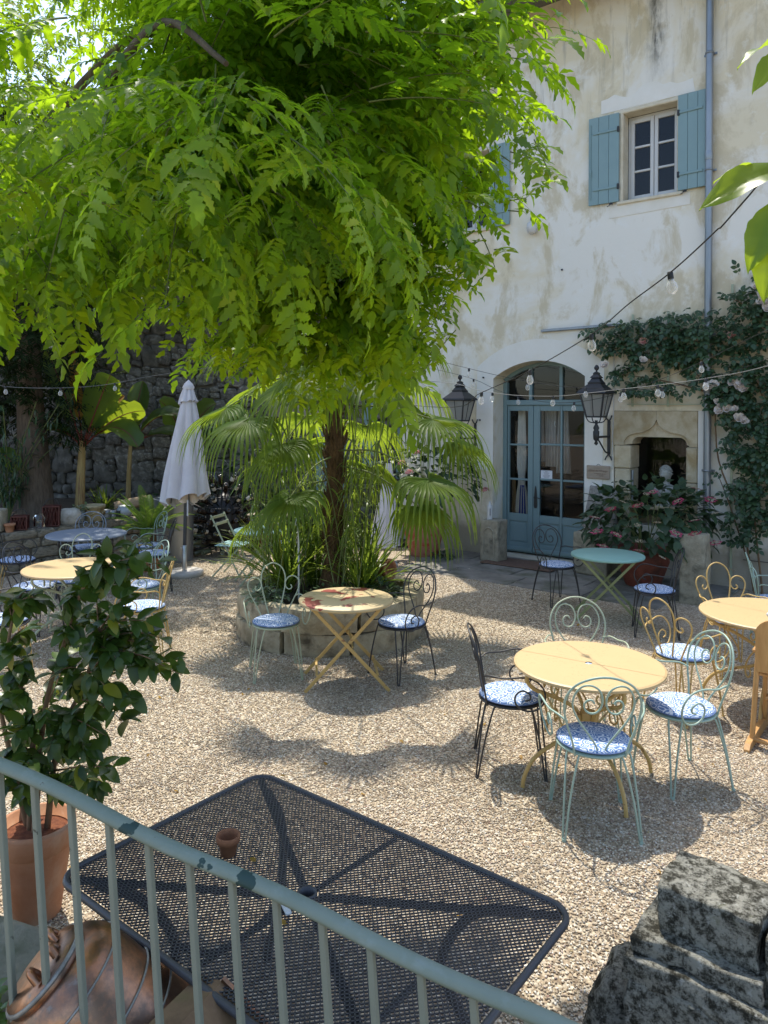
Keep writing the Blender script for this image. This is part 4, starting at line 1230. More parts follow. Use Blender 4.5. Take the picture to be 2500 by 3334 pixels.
def patched_mat():
    """ochre enamel flaking off in islands of old red"""
    m, nt, b = new_mat('flaked_enamel')
    v = coords(nt)
    n1 = noise(nt, v, 5.2, 3, .45, .5)
    f = ramp(nt, n1, [(.575, 0.0), (.585, 1.0)])
    c = mix(nt, f, mix(nt, noise(nt, v, 8, 3), (0.46, 0.35, 0.18), (0.52, 0.40, 0.22)), (0.25, 0.045, 0.03))
    link(nt, c, b.inputs['Base Color']); b.inputs['Roughness'].default_value = .5
    bump(nt, b, f, .3, -.002)
    return m
def folding_table(x, y, Rr, label, mtop, mleg, rot, H_=.72):
    t = thing('folding_table', label, 'table', (x, y, 0), rot)
    q = MB(); q.lathe([(0, H_ - .006), (Rr - .012, H_ - .006), (Rr - .012, H_ - .026), (Rr - .004, H_ - .028), (Rr, H_ - .02), (Rr, H_ - .006), (Rr - .008, H_), (0, H_ + .001)], 48)
    q.build('tabletop', mtop, t)
    w = Rr * .62
    for (sx, yy) in ((1, w), (1, -w), (-1, w - .03), (-1, -w + .03)):
        q = MB(); q.bar((-sx * Rr * .72, yy, H_ - .02), (sx * Rr * .86, yy, .006), .028, .009, bev=.002, up=(0, 1, 0)); q.build('leg', mleg, t)
    for (sx, yy) in ((1, w), (-1, w - .03)):
        q = MB(); q.bar((sx * Rr * .62, -yy, .14), (sx * Rr * .62, yy, .14), .02, .008, bev=.002); q.build('stretcher', mleg, t)
        q = MB(); q.bar((-sx * Rr * .70, -yy, H_ - .034), (-sx * Rr * .70, yy, H_ - .034), .024, .010, bev=.002); q.build('top_rail', mleg, t)
    q = MB(); q.bar((0.04, -w, .375), (0.04, w, .375), .012, .012); q.build('pivot_rod', mleg, t)
    return t
folding_table(-.313, 6.335, .405, 'round folding table with ochre top flaking to red patches before the palm planter', patched_mat(), M['yellowleg'], R(6))
folding_table(2.545, 8.40, .405, 'round teal folding table with crossed green legs in front of the blue door', M['teal'], M['olive'], R(-14))
folding_table(-1.66, 10.03, .36, 'small round mint green table behind the slatted chair, half hidden by the palm', M['mint'], M['sage'], R(20))

# slatted folding chair
def slat_chair(x, y, dx, dy, label):
    t = thing('slatted_chair', label, 'chair', (x, y, 0), face_dir(dx, dy))
    for k in (-1, 1):
        q = MB(); q.bar((k * .19, -.24, .87), (k * .19, .22, .01), .022, .010, bev=.002, up=(1, 0, 0)); q.build('back_leg', M['sage'], t)
        q = MB(); q.bar((k * .175, .2, .45), (k * .175, -.22, .01), .022, .010, bev=.002, up=(1, 0, 0)); q.build('front_leg', M['sage'], t)
    for z in (.83, .74):
        q = MB(); yy = -.24 + (.87 - z) * .535; q.box((0, yy - .012, z), (.42, .012, .055), .004, (R(-27), 0, 0)); q.build('back_slat', M['sage'], t)
    for k in range(6):
        q = MB(); q.box((0, -.15 + k * .065, .452), (.40, .05, .012), .004); q.build('seat_slat', M['mint'], t)
    return t
slat_chair(-2.12, 10.42, .75, -.2, 'pale green slatted folding chair between the parasol and the palm planter')

# ------------------------------------------------------------ mesh table in the foreground
M['meshmetal'] = paint('charcoal_metal', (0.050, 0.050, 0.056), 0.42, None, scale=20, var=.15)
mt_o = Vector((-.243, 2.433, 0)); mrot = math.atan2(-.614, .786)
mtab = thing('mesh_table', 'large charcoal metal table with expanded mesh top in the foreground', 'table', mt_o, mrot)
LX, LY, ZT = 1.45, .93, .725
def rrect(hx, hy, r, n=8):
    out = []
    for cx_, cy_, a0 in ((hx - r, hy - r, 0), (-hx + r, hy - r, PI / 2), (-hx + r, -hy + r, PI), (hx - r, -hy + r, 3 * PI / 2)):
        for k in range(n + 1): out.append((cx_ + r * math.cos(a0 + PI / 2 * k / n), cy_ + r * math.sin(a0 + PI / 2 * k / n)))
    return out
q = MB(); q.tube([(x, y, ZT - .006) for x, y in rrect(LX / 2, LY / 2, .08)], .0115, 8, True); q.build('rim', M['meshmetal'], mtab)
def inside(x, y, hx=LX / 2 - .008, hy=LY / 2 - .008, r=.08):
    ax, ay = abs(x) - (hx - r), abs(y) - (hy - r)
    if ax <= 0 or ay <= 0: return abs(x) <= hx and abs(y) <= hy
    return ax * ax + ay * ay <= r * r
q = MB(); pxx, pyy = .0175, .0098; wst = .0019
vs = []; fs = []
def strand(a, b2):
    d = (Vector(b2) - Vector(a)); d.normalize(); n_ = Vector((-d.y, d.x)) * wst
    o = len(vs)
    for (p, s_) in ((a, 1), (b2, 1), (b2, -1), (a, -1)): vs.append((p[0] + n_.x * s_, p[1] + n_.y * s_, ZT))
    for (p, s_) in ((a, 1), (b2, 1), (b2, -1), (a, -1)): vs.append((p[0] + n_.x * s_ * .8, p[1] + n_.y * s_ * .8, ZT - .004))
    fs.append((o, o + 1, o + 2, o + 3)); fs.append((o + 1, o, o + 4, o + 5)); fs.append((o + 3, o + 2, o + 6, o + 7))
nx_, ny_ = int(LX / pxx) + 2, int(LY / pyy) + 2
for i in range(-nx_ // 2, nx_ // 2 + 1):
    for j in range(-ny_ // 2, ny_ // 2 + 1):
        x0, y0 = i * pxx + (pxx / 2 if j % 2 else 0), j * pyy
        if not inside(x0, y0) or math.hypot(x0, y0) < .03: continue
        for sx in (-1, 1):
            x1, y1 = x0 + sx * pxx / 2, y0 + pyy
            if inside(x1, y1) and math.hypot(x1, y1) > .03: strand((x0, y0), (x1, y1))
q.add(vs, fs); o = q.build('mesh_top', M['meshmetal'], mtab); o['kind'] = 'stuff'
q = MB(); q.lathe([(.026, ZT - .03), (.034, ZT - .03), (.034, ZT + .002), (.026, ZT + .002), (.026, ZT - .03)], 20); q.build('parasol_ring', M['meshmetal'], mtab)
for sx in (-1, 1):
    for sy in (-1, 1):
        c_ = Vector((sx * (LX / 2 - .03), sy * (LY / 2 - .03), ZT - .016))
        q = MB(); q.bar((sx * .03, sy * .02, ZT - .014), c_, .028, .014, bev=.003); q.build('brace', M['meshmetal'], mtab)
        q = MB()
        q.tube(smooth_path([(sx * (LX / 2 - .12), sy * (LY / 2 - .075), ZT - .018), (sx * (LX / 2 - .28), sy * (LY / 2 - .15), ZT - .05), (sx * (LX / 2 - .36), sy * (LY / 2 - .22), ZT - .2), (sx * (LX / 2 - .30), sy * (LY / 2 - .18), .35), (sx * (LX / 2 - .16), sy * (LY / 2 - .10), .10), (sx * (LX / 2 - .12), sy * (LY / 2 - .07), .0)], 5), .017, 8)
        q.build('leg', M['meshmetal'], mtab)
for sy in (-1, 1):
    q = MB(); q.bar((0, sy * .03, ZT - .012), (sy * .03, sy * (LY / 2 - .02), ZT - .012), .016, .012, bev=.002); q.build('brace', M['meshmetal'], mtab)
for sx in (-1, 1):
    q = MB(); q.tube(smooth_path([(sx * (LX / 2 - .36), -(LY / 2 - .22), ZT - .2), (sx * (LX / 2 - .42), -.12, .46), (sx * (LX / 2 - .42), .12, .46), (sx * (LX / 2 - .36), LY / 2 - .22, ZT - .2)], 6), .012, 6); q.build('leg_stretcher', M['meshmetal'], mtab)

M['terra'] = grain('terracotta', (0.36, 0.155, 0.075), (0.46, 0.23, 0.13), 5, 0.85, 0.25, 30, 0.006, c3=(0.50, 0.33, 0.22), s3=3)
M['oldterra'] = grain('old_terracotta', (0.22, 0.085, 0.04), (0.33, 0.15, 0.075), 8, 0.9, 0.4, 40, 0.006, c3=(0.12, 0.05, 0.03), s3=6)
p = (-0.546, 2.641)
sp_ = thing('flowerpot', 'small empty terracotta flowerpot standing on the mesh table', 'flowerpot', (p[0], p[1], ZT))
q = MB(); q.lathe([(0, 0), (.027, 0), (.034, .045), (.041, .046), (.043, .068), (.040, .071), (.036, .069), (.034, .05), (.026, .012), (0, .012)], 24); q.build('pot', M['oldterra'], sp_)
q = MB(); q.lathe([(0, .03), (.03, .03)], 12); q.build('soil', M['soil'], sp_)
p = (-0.300, 2.341)
lg = thing('lighter', 'white plastic lighter lying on the mesh table beside the handrail', 'lighter', (p[0], p[1], ZT + .009), R(115))
q = MB(); q.box((0, 0, 0), (.062, .02, .012), .004); q.build('body', M['sash'], lg)
q = MB(); q.box((.038, 0, 0), (.014, .016, .010), .002); q.build('cap', M['zinc'], lg)

# ------------------------------------------------------------ stair railing right in front of the camera
def rail_paint():
    m, nt, b = new_mat('railing_paint')
    v = coords(nt)
    f = ramp(nt, noise(nt, v, 11, 4, .5), [(.64, 0.0), (.647, 1.0)])
    f2 = ramp(nt, noise(nt, v, 38, 5, .6), [(.70, 0.0), (.72, .8)])
    c = mix(nt, noise(nt, v, 6, 5, .6), (0.16, 0.20, 0.165), (0.235, 0.275, 0.23))
    c = mix(nt, ramp(nt, noise(nt, v, 17, 4, .6), [(.55, 0.0), (.7, .35)]), c, (0.27, 0.32, 0.30))
    c = mix(nt, f, c, (0.035, 0.065, 0.06)); c = mix(nt, f2, c, (0.09, 0.085, 0.06))
    link(nt, c, b.inputs['Base Color']); b.inputs['Roughness'].default_value = .6; b.inputs['Specular IOR Level'].default_value = .25
    iv = nd(nt, 'Math', operation='SUBTRACT'); iv.inputs[0].default_value = 1; link(nt, f, iv.inputs[1])
    bump(nt, b, mix(nt, .5, iv.outputs[0], noise(nt, v, 30, 4)), .45, .003)
    return m
M['rail'] = rail_paint()
M['railbar'] = paint('rail_bar_paint', (0.20, 0.215, 0.17), .6, (0.06, 0.065, 0.05), .70, 30, .12, .25)
rl = thing('railing', 'grey green painted iron railing with chipped handrail across the foreground', 'railing')
RS = Vector((-1.034, 2.0, 1.3475)); RD = Vector((.1122, -.0357, -.0264))
q = MB()
prof_ = []
path = [RS + RD * i + Vector((0, 0, .006 * math.sin(i * 1.1))) for i in np.arange(-9, 15.01, .5)]
nrm = Vector((0, 0, 1)); side = Vector((.303, .953, 0))
vs = []; sec = [(-.019, -.009), (-.0205, .0), (-.016, .009), (-.007, .0145), (.007, .0145), (.016, .009), (.0205, 0), (.019, -.009)]
for pnt in path:
    for a, b2 in sec: vs.append(pnt + side * a + Vector((0, 0, b2)))
ns = len(sec)
fs = [(i * ns + k, i * ns + (k + 1) % ns, (i + 1) * ns + (k + 1) % ns, (i + 1) * ns + k) for i in range(len(path) - 1) for k in range(ns)]
fs += [tuple(range(ns)), tuple(reversed(range((len(path) - 1) * ns, len(path) * ns)))]
q.add(vs, fs, 0, True); q.build('handrail', M['rail'], rl)
for i in range(-8, 15):
    a = RS + RD * i + Vector((0, 0, -.008)); b2 = a + Vector((.075, -.012, -1.02))
    q = MB(); q.bar(a, b2, .0165, .0165, bev=.002, up=(.36, .93, 0)); q.build('bar', M['railbar'], rl)
q = MB(); q.bar(RS + RD * -9 + Vector((.075, -.012, -1.0)), RS + RD * 15 + Vector((.075, -.012, -1.0)), .03, .012, bev=.003); q.build('bottom_rail', M['railbar'], rl)
# the landing the photograph was taken from (behind and below the lens)
lb = MB()
lb.box((.2, -.75, .30), (4.0, 2.2, .60), .02)
tag(lb.build('landing', M['oldstone']), None, kind='structure')


# ------------------------------------------------------------ stone planter ring
M['planter'] = grain('planter_stone', (0.27, 0.215, 0.13), (0.47, 0.405, 0.28), 5, 0.9, 0.9, 22, 0.016, c3=(0.10, 0.08, 0.05), s3=4.2, island=0.14)
PC = Vector((-.56, 7.93, 0)); PR = .99
pln = thing('stone_planter', 'round planter of weathered stone blocks holding the palm', 'planter', PC)
rp_ = random.Random(14)
def ring_block(r0, r1, a0, a1, z0, z1, seed):
    q = MB(); na, nr, nz = 6, 2, 4; pts = {}
    from mathutils import noise as mn
    bm = bmesh.new()
    def P(i, j, k):
        a = a0 + (a1 - a0) * i / na; r = r0 + (r1 - r0) * j / nr; z = z0 + (z1 - z0) * k / nz
        e = .012
        if i in (0, na) and (j in (0, nr) or k in (0, nz)): a += e * (1 if i == 0 else -1)
        if j == nr and (k in (0, nz) or i in (0, na)): r -= e * 1.3
        if k == nz and (j in (0, nr)): z -= e
        v = Vector((r * math.cos(a), r * math.sin(a), z))
        nz_ = Vector(mn.noise_vector(v * 4.5 + Vector((seed, 0, 0)))) * .016 + Vector(mn.noise_vector(v * 14)) * .006
        return v + nz_
    def face(fn, nu, nv):
        vs = [fn(u, w) for w in range(nv + 1) for u in range(nu + 1)]
        fs = [(w * (nu + 1) + u, w * (nu + 1) + u + 1, (w + 1) * (nu + 1) + u + 1, (w + 1) * (nu + 1) + u) for w in range(nv) for u in range(nu)]
        q.add(vs, fs, 0, True)
    face(lambda u, w: P(u, nr, w), na, nz); face(lambda u, w: P(u, 0, w), na, nz)
    face(lambda u, w: P(u, w, nz), na, nr); face(lambda u, w: P(u, w, 0), na, nr)
    face(lambda u, w: P(0, u, w), nr, nz); face(lambda u, w: P(na, u, w), nr, nz)
    bm.free()
    return q
for lvl, (z0, z1, nb, off, ro) in enumerate(((0, .22, 9, .1, .01), (.225, .455, 8, .35, 0))):
    a = off
    for k in range(nb):
        d_ = 2 * PI / nb
        ring_block(PR - .19, PR + ro + rp_.uniform(-.015, .02), a + .008, a + d_ - .008, z0, z1 + rp_.uniform(-.02, .025) * lvl, k * 3.1 + lvl).build('stone', M['planter'], pln); a += d_
q = MB(); q.lathe([(0, .40), (PR - .17, .38)], 24); q.build('soil', M['soil'], pln)
tp = thing('broken_pot', 'broken terracotta trough lying on the right rim of the stone planter', 'pot', (PC.x + .52, PC.y + .42, .45), R(-35))
q = MB(); q.lathe([(.07, 0), (.10, .26), (.115, .27), (.115, .31), (.10, .312), (.09, .27), (.06, .02), (0, .02)], 20)
o = q.build('pot', M['terra'], tp); o.rotation_euler = (0, R(82), 0); o.location = (-.15, 0, .07)

# ------------------------------------------------------------ closed parasol
M['canvas'] = grain('canvas', (0.54, 0.51, 0.53), (0.62, 0.60, 0.61), 2, 0.9, 0.15, 60, 0.003)
M['canvas_in'] = grain('canvas_lining', (0.62, 0.47, 0.36), (0.70, 0.56, 0.45), 2, 0.9, 0.1)
M['steel'] = grain('steel', (0.50, 0.50, 0.50), (0.6, 0.6, 0.6), 8, 0.3, 0, metal=.9)
M['pole'] = paint('grey_pole', (0.06, 0.062, 0.068), 0.4, None, scale=10)
M['concrete'] = grain('concrete', (0.40, 0.38, 0.35), (0.50, 0.48, 0.45), 10, 0.9, 0.3)
ub = thing('closed_parasol', 'closed white parasol on a grey pole with round pale base', 'parasol', (-2.80, 10.45, 0))
q = MB(); q.lathe([(.25, 0), (.262, .01), (.262, .055), (.245, .07), (.06, .075), (0, .075)], 36); q.build('base', M['concrete'], ub)
q = MB(); q.lathe([(.034, .07), (.034, .42), (.030, .425), (0, .43)], 16); q.box((-.045, 0, .38), (.04, .02, .02), .004); q.build('base_tube', M['steel'], ub)
q = MB(); q.tube([(0, 0, .4), (.015, 0, 1.4), (.04, 0, 2.72)], .026, 12); q.build('pole', M['pole'], ub)
def folds(z0, z1, r_of, n=96, nz=18, k=8, lean=(.014, 0), amp=.32, m='canvas', name='canopy', hem=0.0, seed=0):
    q = MB(); vs = []
    for j in range(nz + 1):
        t = j / nz; z = z1 + (z0 - z1) * t
        for i in range(n):
            a = 2 * PI * i / n
            f = abs(math.sin(a * k / 2 + .6 * math.sin(a * 2 + seed) + .25 * t)) ** .7
            r = r_of(t) * (1 - amp * (1 - f) * min(1, t * 3 + .15)) * (1 + .06 * math.sin(3 * a + 5 * t + seed))
            zz = z + hem * t ** 3 * (math.sin(a + 2.4) * .6 + (f - .5) * .5)
            vs.append((r * math.cos(a) + lean[0] * (z), r * math.sin(a), zz))
    fs = [(j * n + i, j * n + (i + 1) % n, (j + 1) * n + (i + 1) % n, (j + 1) * n + i) for j in range(nz) for i in range(n)]
    q.add(vs, fs, 0, True)
    return q.build(name, M[m], ub)
folds(1.05, 2.62, lambda t: .05 + .30 * t ** .8, hem=.17)
folds(1.12, 1.9, lambda t: .14 + .10 * t, k=6, m='canvas_in', name='lining', hem=-.10, seed=2)
folds(2.42, 2.72, lambda t: .03 + .11 * t ** .8, nz=6, name='vent_flap', hem=.06, seed=1)
q = MB(); q.lathe([(.075, 2.62), (.085, 2.65), (.06, 2.70), (.02, 2.74), (0, 2.76)], 16, (.04, 0, 0)); q.build('finial', M['canvas'], ub)
for a in (.4, 1.9, 3.4, 5.2):
    q = MB(); q.bar((.12 * math.cos(a), .12 * math.sin(a), 1.75), (.2 * math.cos(a) + .01, .2 * math.sin(a), 1.02), .012, .02); q.build('rib', M['pole'], ub)
q = MB(); q.box((.10, -.24, .98), (.02, .004, .22)); q.build('strap', M['canvas'], ub)

u2 = thing('folded_parasol', 'folded pale parasol standing behind the palm left of the pink hydrangea', 'parasol', (.02, 11.2, 0))
q = MB(); q.lathe([(.2, 0), (.2, .05), (.03, .06), (0, .06)], 20); q.build('base', M['concrete'], u2)
q = MB(); q.tube([(0, 0, .05), (.06, 0, 1.6)], .02, 8); q.build('pole', M['pole'], u2)
q = MB(); n_ = 40; vs = []
for j in range(9):
    t = j / 8
    for i in range(n_):
        a = 2 * PI * i / n_; r = (.05 + .19 * t) * (1 - .25 * abs(math.sin(4 * a)))
        vs.append((r * math.cos(a) + .06 * (1 - t), r * math.sin(a), 1.55 - 1.25 * t))
q.add(vs, [(j * n_ + i, j * n_ + (i + 1) % n_, (j + 1) * n_ + (i + 1) % n_, (j + 1) * n_ + i) for j in range(8) for i in range(n_)], 0, True); q.build('canopy', M['canvas'], u2)

# zinc cylinder
zb = thing('zinc_cylinder', 'tall plain zinc cylinder behind the parasol pole', 'bin', (-3.27, 11.55, 0))
q = MB(); q.lathe([(.30, 0), (.30, .94), (.305, .945), (.305, .96), (.295, .96), (.29, .94), (.29, .1), (0, .1)], 40); q.build('body', M['zinc'], zb)
q = MB(); q.tube([(.302 * math.cos(a), .302 * math.sin(a), .5) for a in [2 * PI * k / 40 for k in range(40)]], .006, 5, True); q.build('seam', M['zinc'], zb)

# ------------------------------------------------------------ hedgehog rack of empty wine bottles
def bottle_glass(name, col, rough=.08):
    m, nt, b = new_mat(name)
    b.inputs['Base Color'].default_value = (*col, 1); b.inputs['Roughness'].default_value = rough; b.inputs['Specular IOR Level'].default_value = .7
    return m
M['wine'] = bottle_glass('dark_glass', (0.008, 0.012, 0.007)); M['brown'] = bottle_glass('brown_glass', (0.016, 0.009, 0.005))
M['palegreen'] = bottle_glass('pale_green_glass', (0.13, 0.15, 0.09), .15)
BC = Vector((-2.62, 12.15, .0))
rk = thing('bottle_rack', 'dark iron hedgehog rack stuck full of empty wine bottles', 'bottle rack', BC)
q = MB()
for z, r in ((.15, .30), (.35, .34), (.55, .34), (.75, .30), (.92, .22), (1.05, .12)): q.tube([(r * math.cos(a), r * math.sin(a), z) for a in [2 * PI * k / 24 for k in range(24)]], .012, 5, True)
for k in range(8):
    a = 2 * PI * k / 8; q.tube([(.22 * math.cos(a), .22 * math.sin(a), 0), (.34 * math.cos(a), .34 * math.sin(a), .4), (.3 * math.cos(a), .3 * math.sin(a), .75), (.1 * math.cos(a), .1 * math.sin(a), 1.06)], .012, 5)
q.ico((0, 0, .55), .27, 2, 0, 0, (1, 1, 1.7)); q.build('frame', M['iron'], rk)
bprof = [(.012, -.01), (.014, .03), (.0135, .08), (.02, .10), (.034, .13), (.037, .15), (.037, .285), (.034, .295), (.02, .29), (0, .275)]
def bottle_proto(m, lab, name_label):
    q = MB(); q.lathe(bprof, 14)
    o = q.mesh('bottle', m)
    lm = None
    if lab:
        q = MB(); n = 10; vs = []
        for z in (.185, .255):
            for i in range(n + 1):
                a = -1.9 + 3.8 * i / n; vs.append((.0378 * math.cos(a), .0378 * math.sin(a), z))
        q.add(vs, [(i, i + 1, i + n + 2, i + n + 1) for i in range(n)], 0, True); lm = q.mesh('label', M['paperlabel'])
    return o, lm, name_label
M['paperlabel'] = grain('bottle_label', (0.50, 0.46, 0.38), (0.62, 0.58, 0.50), 20, 0.85, 0, island=.15)
BP = [bottle_proto(M['wine'], True, 'dark wine bottle with a pale paper label stuck neck first in the hedgehog rack'),
      bottle_proto(M['brown'], False, 'dark wine bottle without label stuck neck first in the hedgehog rack'),
      bottle_proto(M['palegreen'], False, 'clear pale green bottle near the foot of the hedgehog rack')]
rbt = random.Random(5)
for ring_, (z, rr2, el, nb) in enumerate(((.10, .25, -.12, 13), (.24, .29, .02, 15), (.38, .31, .12, 16), (.52, .31, .25, 16), (.66, .29, .40, 15), (.80, .25, .58, 13), (.93, .18, .8, 10), (1.03, .09, 1.1, 6))):
    for k in range(nb):
        a = 2 * PI * (k + .5 * (ring_ % 2)) / nb + rbt.uniform(-.06, .06)
        if math.sin(a) > .55: continue                  # the far side is hidden
        e = el + rbt.uniform(-.1, .1)
        d = Vector((math.cos(a) * math.cos(e), math.sin(a) * math.cos(e), math.sin(e)))
        kind = 2 if (ring_ < 2 and rbt.random() < .75) or (ring_ == 2 and rbt.random() < .25) else (0 if rbt.random() < .55 else 1)
        me, lm, lb_ = BP[kind]
        pos = BC + Vector((rr2 * math.cos(a), rr2 * math.sin(a), z))
        zax = d; xax = Vector((-math.sin(a), math.cos(a), 0)); xax = (zax.cross(xax)).normalized(); yax = zax.cross(xax)
        Mb = Matrix((xax, yax, zax)).transposed().to_4x4() @ Matrix.Rotation(rbt.uniform(0, 6.28) if kind else PI + rbt.uniform(-.8, .8), 4, 'Z'); Mb.translation = pos
        o = put(me, 'bottle', None, M=Mb); tag(o, lb_, 'bottle', ['labelled wine bottles of the rack', 'plain dark bottles of the rack', 'pale bottles of the rack'][kind])
        if lm: put(lm, 'paper_label', o)

# ------------------------------------------------------------ things along the retaining wall
M['basket'] = grain('glazed_pot', (0.30, 0.24, 0.13), (0.44, 0.37, 0.22), 8, 0.8, 0.5, 40, 0.01, c3=(0.16, 0.12, 0.06), s3=5)
M['redtin'] = grain('dark_red_tin', (0.055, 0.012, 0.010), (0.10, 0.025, 0.018), 12, 0.45, 0.2, 40)
M['whitestone'] = grain('white_stone', (0.46, 0.42, 0.36), (0.60, 0.56, 0.49), 7, 0.9, 0.5, 20, .012, c3=(0.3, 0.26, 0.2), s3=4)
M['ceramic'] = grain('pale_ceramic', (0.32, 0.36, 0.37), (0.42, 0.46, 0.46), 6, 0.3, 0)
M['log'] = grain('log_wood', (0.30, 0.21, 0.12), (0.42, 0.31, 0.20), 5, 0.9, 0.4, 20, stretch=(6, 6, .6))
t = thing('basket_pot', 'yellowish pot with moulded garland on the retaining wall before the banana', 'flowerpot', ww(.86, .14, .605))
q = MB(); q.lathe([(.12, 0), (.15, .15), (.165, .20), (.175, .205), (.18, .235), (.17, .25), (.155, .235), (.14, .2), (0, .19)], 28); q.build('pot', M['basket'], t)
q = MB(); q.tube([((.158 + .008 * math.sin(a * 12)) * math.cos(a), (.158 + .008 * math.sin(a * 12)) * math.sin(a), .125 + .02 * math.cos(a * 6)) for a in [2 * PI * k / 72 for k in range(72)]], .014, 5, True); q.build('garland', M['basket'], t)
o = hewn('rock', M['whitestone'], (.34, .26, .24), .05, 3, 77, .09); o.location = ww(.46, .16, .71); tag(o, 'rounded pale rock on the retaining wall left of the tin', 'rock')
def tin(name, lab, t_, m, r, h, off=.14, cat='tin'):
    th = thing(name, lab, cat, ww(t_, off, .605))
    q = MB(); q.lathe([(r, 0), (r, h * .3), (r * 1.02, h * .32), (r, h * .34), (r, h * .66), (r * 1.02, h * .68), (r, h * .7), (r, h), (r * .94, h), (r * .92, h * .8), (0, h * .78)], 20); q.build('can', m, th); return th
tinp = tin('plant_tin', 'grey tin holding a small white-leaved plant beside the basket pot', .64, M['zinc'], .07, .19)
tin('tin', 'plain dark tin right of the basket pot on the wall', 1.07, M['zinc'], .065, .15)
tin('tin', 'smaller dark tin second right of the basket pot', 1.19, M['zinc'], .05, .13)
tin('tin', 'slim dark tin between the two tins and the white jar', 1.28, M['iron'], .045, .12)
t = thing('white_jar', 'squat pale ceramic jar near the cycad on the retaining wall', 'jar', ww(1.42, .16, .605))
q = MB(); q.lathe([(.07, 0), (.13, .05), (.14, .1), (.12, .14), (.10, .15), (.11, .175), (.10, .18), (.085, .15), (0, .1)], 28); q.build('body', M['ceramic'], t)
def pierced(name, lab, t_, m, w, h, off=.15):
    th = thing(name, lab, 'candle lantern', ww(t_, off, .605), .3)
    q = MB(); 
    for k in (-1, 1):
        for j in (-1, 1): q.box((k * w / 2, j * w / 2, h / 2), (.02, .02, h), .003)
    for z in (.01, h - .01): q.box((0, 0, z), (w, w, .02), .003)
    n = 5
    for k in range(n):
        u = -w / 2 + w * (k + .5) / n
        for j in (-1, 1):
            q.tube([(u - w / n / 2, j * w / 2, .02), (u + w / n / 2, j * w / 2, h - .02)], .008, 4); q.tube([(u + w / n / 2, j * w / 2, .02), (u - w / n / 2, j * w / 2, h - .02)], .008, 4)
            q.tube([(j * w / 2, u - w / n / 2, .02), (j * w / 2, u + w / n / 2, h - .02)], .008, 4); q.tube([(j * w / 2, u + w / n / 2, .02), (j * w / 2, u - w / n / 2, h - .02)], .008, 4)
    q.build('lattice', m, th)
    q = MB(); q.lathe([(w * .42, .02), (w * .42, h * .9)], 16); q.build('inner_glass', M['redtin'], th)
    q = MB(); q.tube(smooth_path([(-w / 2, 0, h), (-w / 4, 0, h + w * .4), (w / 4, 0, h + w * .4), (w / 2, 0, h)], 4), .005, 5); q.build('handle', M['iron'], th)
pierced('candle_lantern', 'tall dark red pierced candle lantern on the retaining wall', .19, M['redtin'], .22, .30)
pierced('candle_lantern', 'lower dark red pierced lantern left of the glass jar', -.28, M['redtin'], .2, .20)
t = thing('glass_jar', 'empty glass jar on the retaining wall between two red lanterns', 'jar', ww(-.03, .08, .605))
q = MB(); q.lathe([(.07, 0), (.085, .02), (.085, .16), (.06, .19), (.06, .21), (.065, .212)], 20); q.build('body', M['clear'], t)
t = thing('flowerpot', 'small orange terracotta pot at the left end of the retaining wall', 'flowerpot', ww(-.47, .06, .60))
q = MB(); q.lathe([(.05, 0), (.065, .09), (.075, .09), (.078, .12), (.065, .118), (.06, .08), (0, .07)], 20); q.build('pot', M['terra'], t)
o = hewn('stone_block', M['oldstone'], (.24, .22, .34), .02, 2, 91, .03); o.location = ww(-.58, .22, .77); tag(o, 'grey stone block standing at the far left above the retaining wall', 'stone block')
t = thing('log', 'cut log lying on the bed behind the cycad', 'log', ww(1.75, .5, .76), .5)
q = MB(); q.lathe([(.085, -.26), (.09, -.1), (.088, .26)], 16); o = q.build('wood', M['log'], t); o.rotation_euler = (0, R(80), 0)

# large red pot with a lid behind the small mint table
t = thing('lidded_pot', 'dark red pot with a flat lid in the shade behind the mint table', 'pot', (-1.95, 12.6, .05))
q = MB(); q.lathe([(.2, 0), (.27, .3), (.27, .42), (.24, .48), (.25, .5)], 24); q.build('pot', M['oldterra'], t)
q = MB(); q.lathe([(.36, .5), (.37, .52), (.34, .535), (0, .56)], 28); q.build('lid', M['oldstone'], t)

# ------------------------------------------------------------ string lights
M['cord'] = paint('dark_cord', (0.018, 0.018, 0.018), .6, None); M['palecord'] = paint('pale_cord', (0.22, 0.22, 0.215), .6, None)
def bulb_glass():
    m, nt, b = new_mat('bulb_glass')
    b.inputs['Base Color'].default_value = (.8, .8, .78, 1); b.inputs['Roughness'].default_value = .05
    t = nt.nodes.new('ShaderNodeBsdfTransparent')
    fr = nd(nt, 'LayerWeight', Blend=.45)
    mr = nd(nt, 'MapRange'); mr.inputs[3].default_value = .16; mr.inputs[4].default_value = .85
    link(nt, fr.outputs['Facing'], mr.inputs[0])
    ms = nt.nodes.new('ShaderNodeMixShader'); link(nt, mr.outputs[0], ms.inputs[0]); link(nt, t.outputs[0], ms.inputs[1]); link(nt, b.outputs[0], ms.inputs[2])
    link(nt, ms.outputs[0], [n for n in nt.nodes if n.type == 'OUTPUT_MATERIAL'][0].inputs['Surface'])
    return m
M['bulb'] = bulb_glass()
M['filament'] = grain('filament', (0.55, 0.48, 0.35), (0.6, 0.52, 0.4), 20, 0.4, 0)
bulb_me = MB().lathe([(.012, 0), (.014, -.012), (.023, -.028), (.027, -.045), (.023, -.064), (.012, -.076), (0, -.079)], 16).mesh('bulb', M['bulb'])
sock_me = MB().lathe([(.009, .034), (.014, .03), (.0145, -.002), (.012, -.008), (0, -.008)], 12).mesh('socket', M['cord'])
fil_me = MB().tube([(-.003, 0, -.01), (-.004, 0, -.05), (0, 0, -.055), (.004, 0, -.05), (.003, 0, -.01)], .0016, 4).mesh('filament', M['filament'])
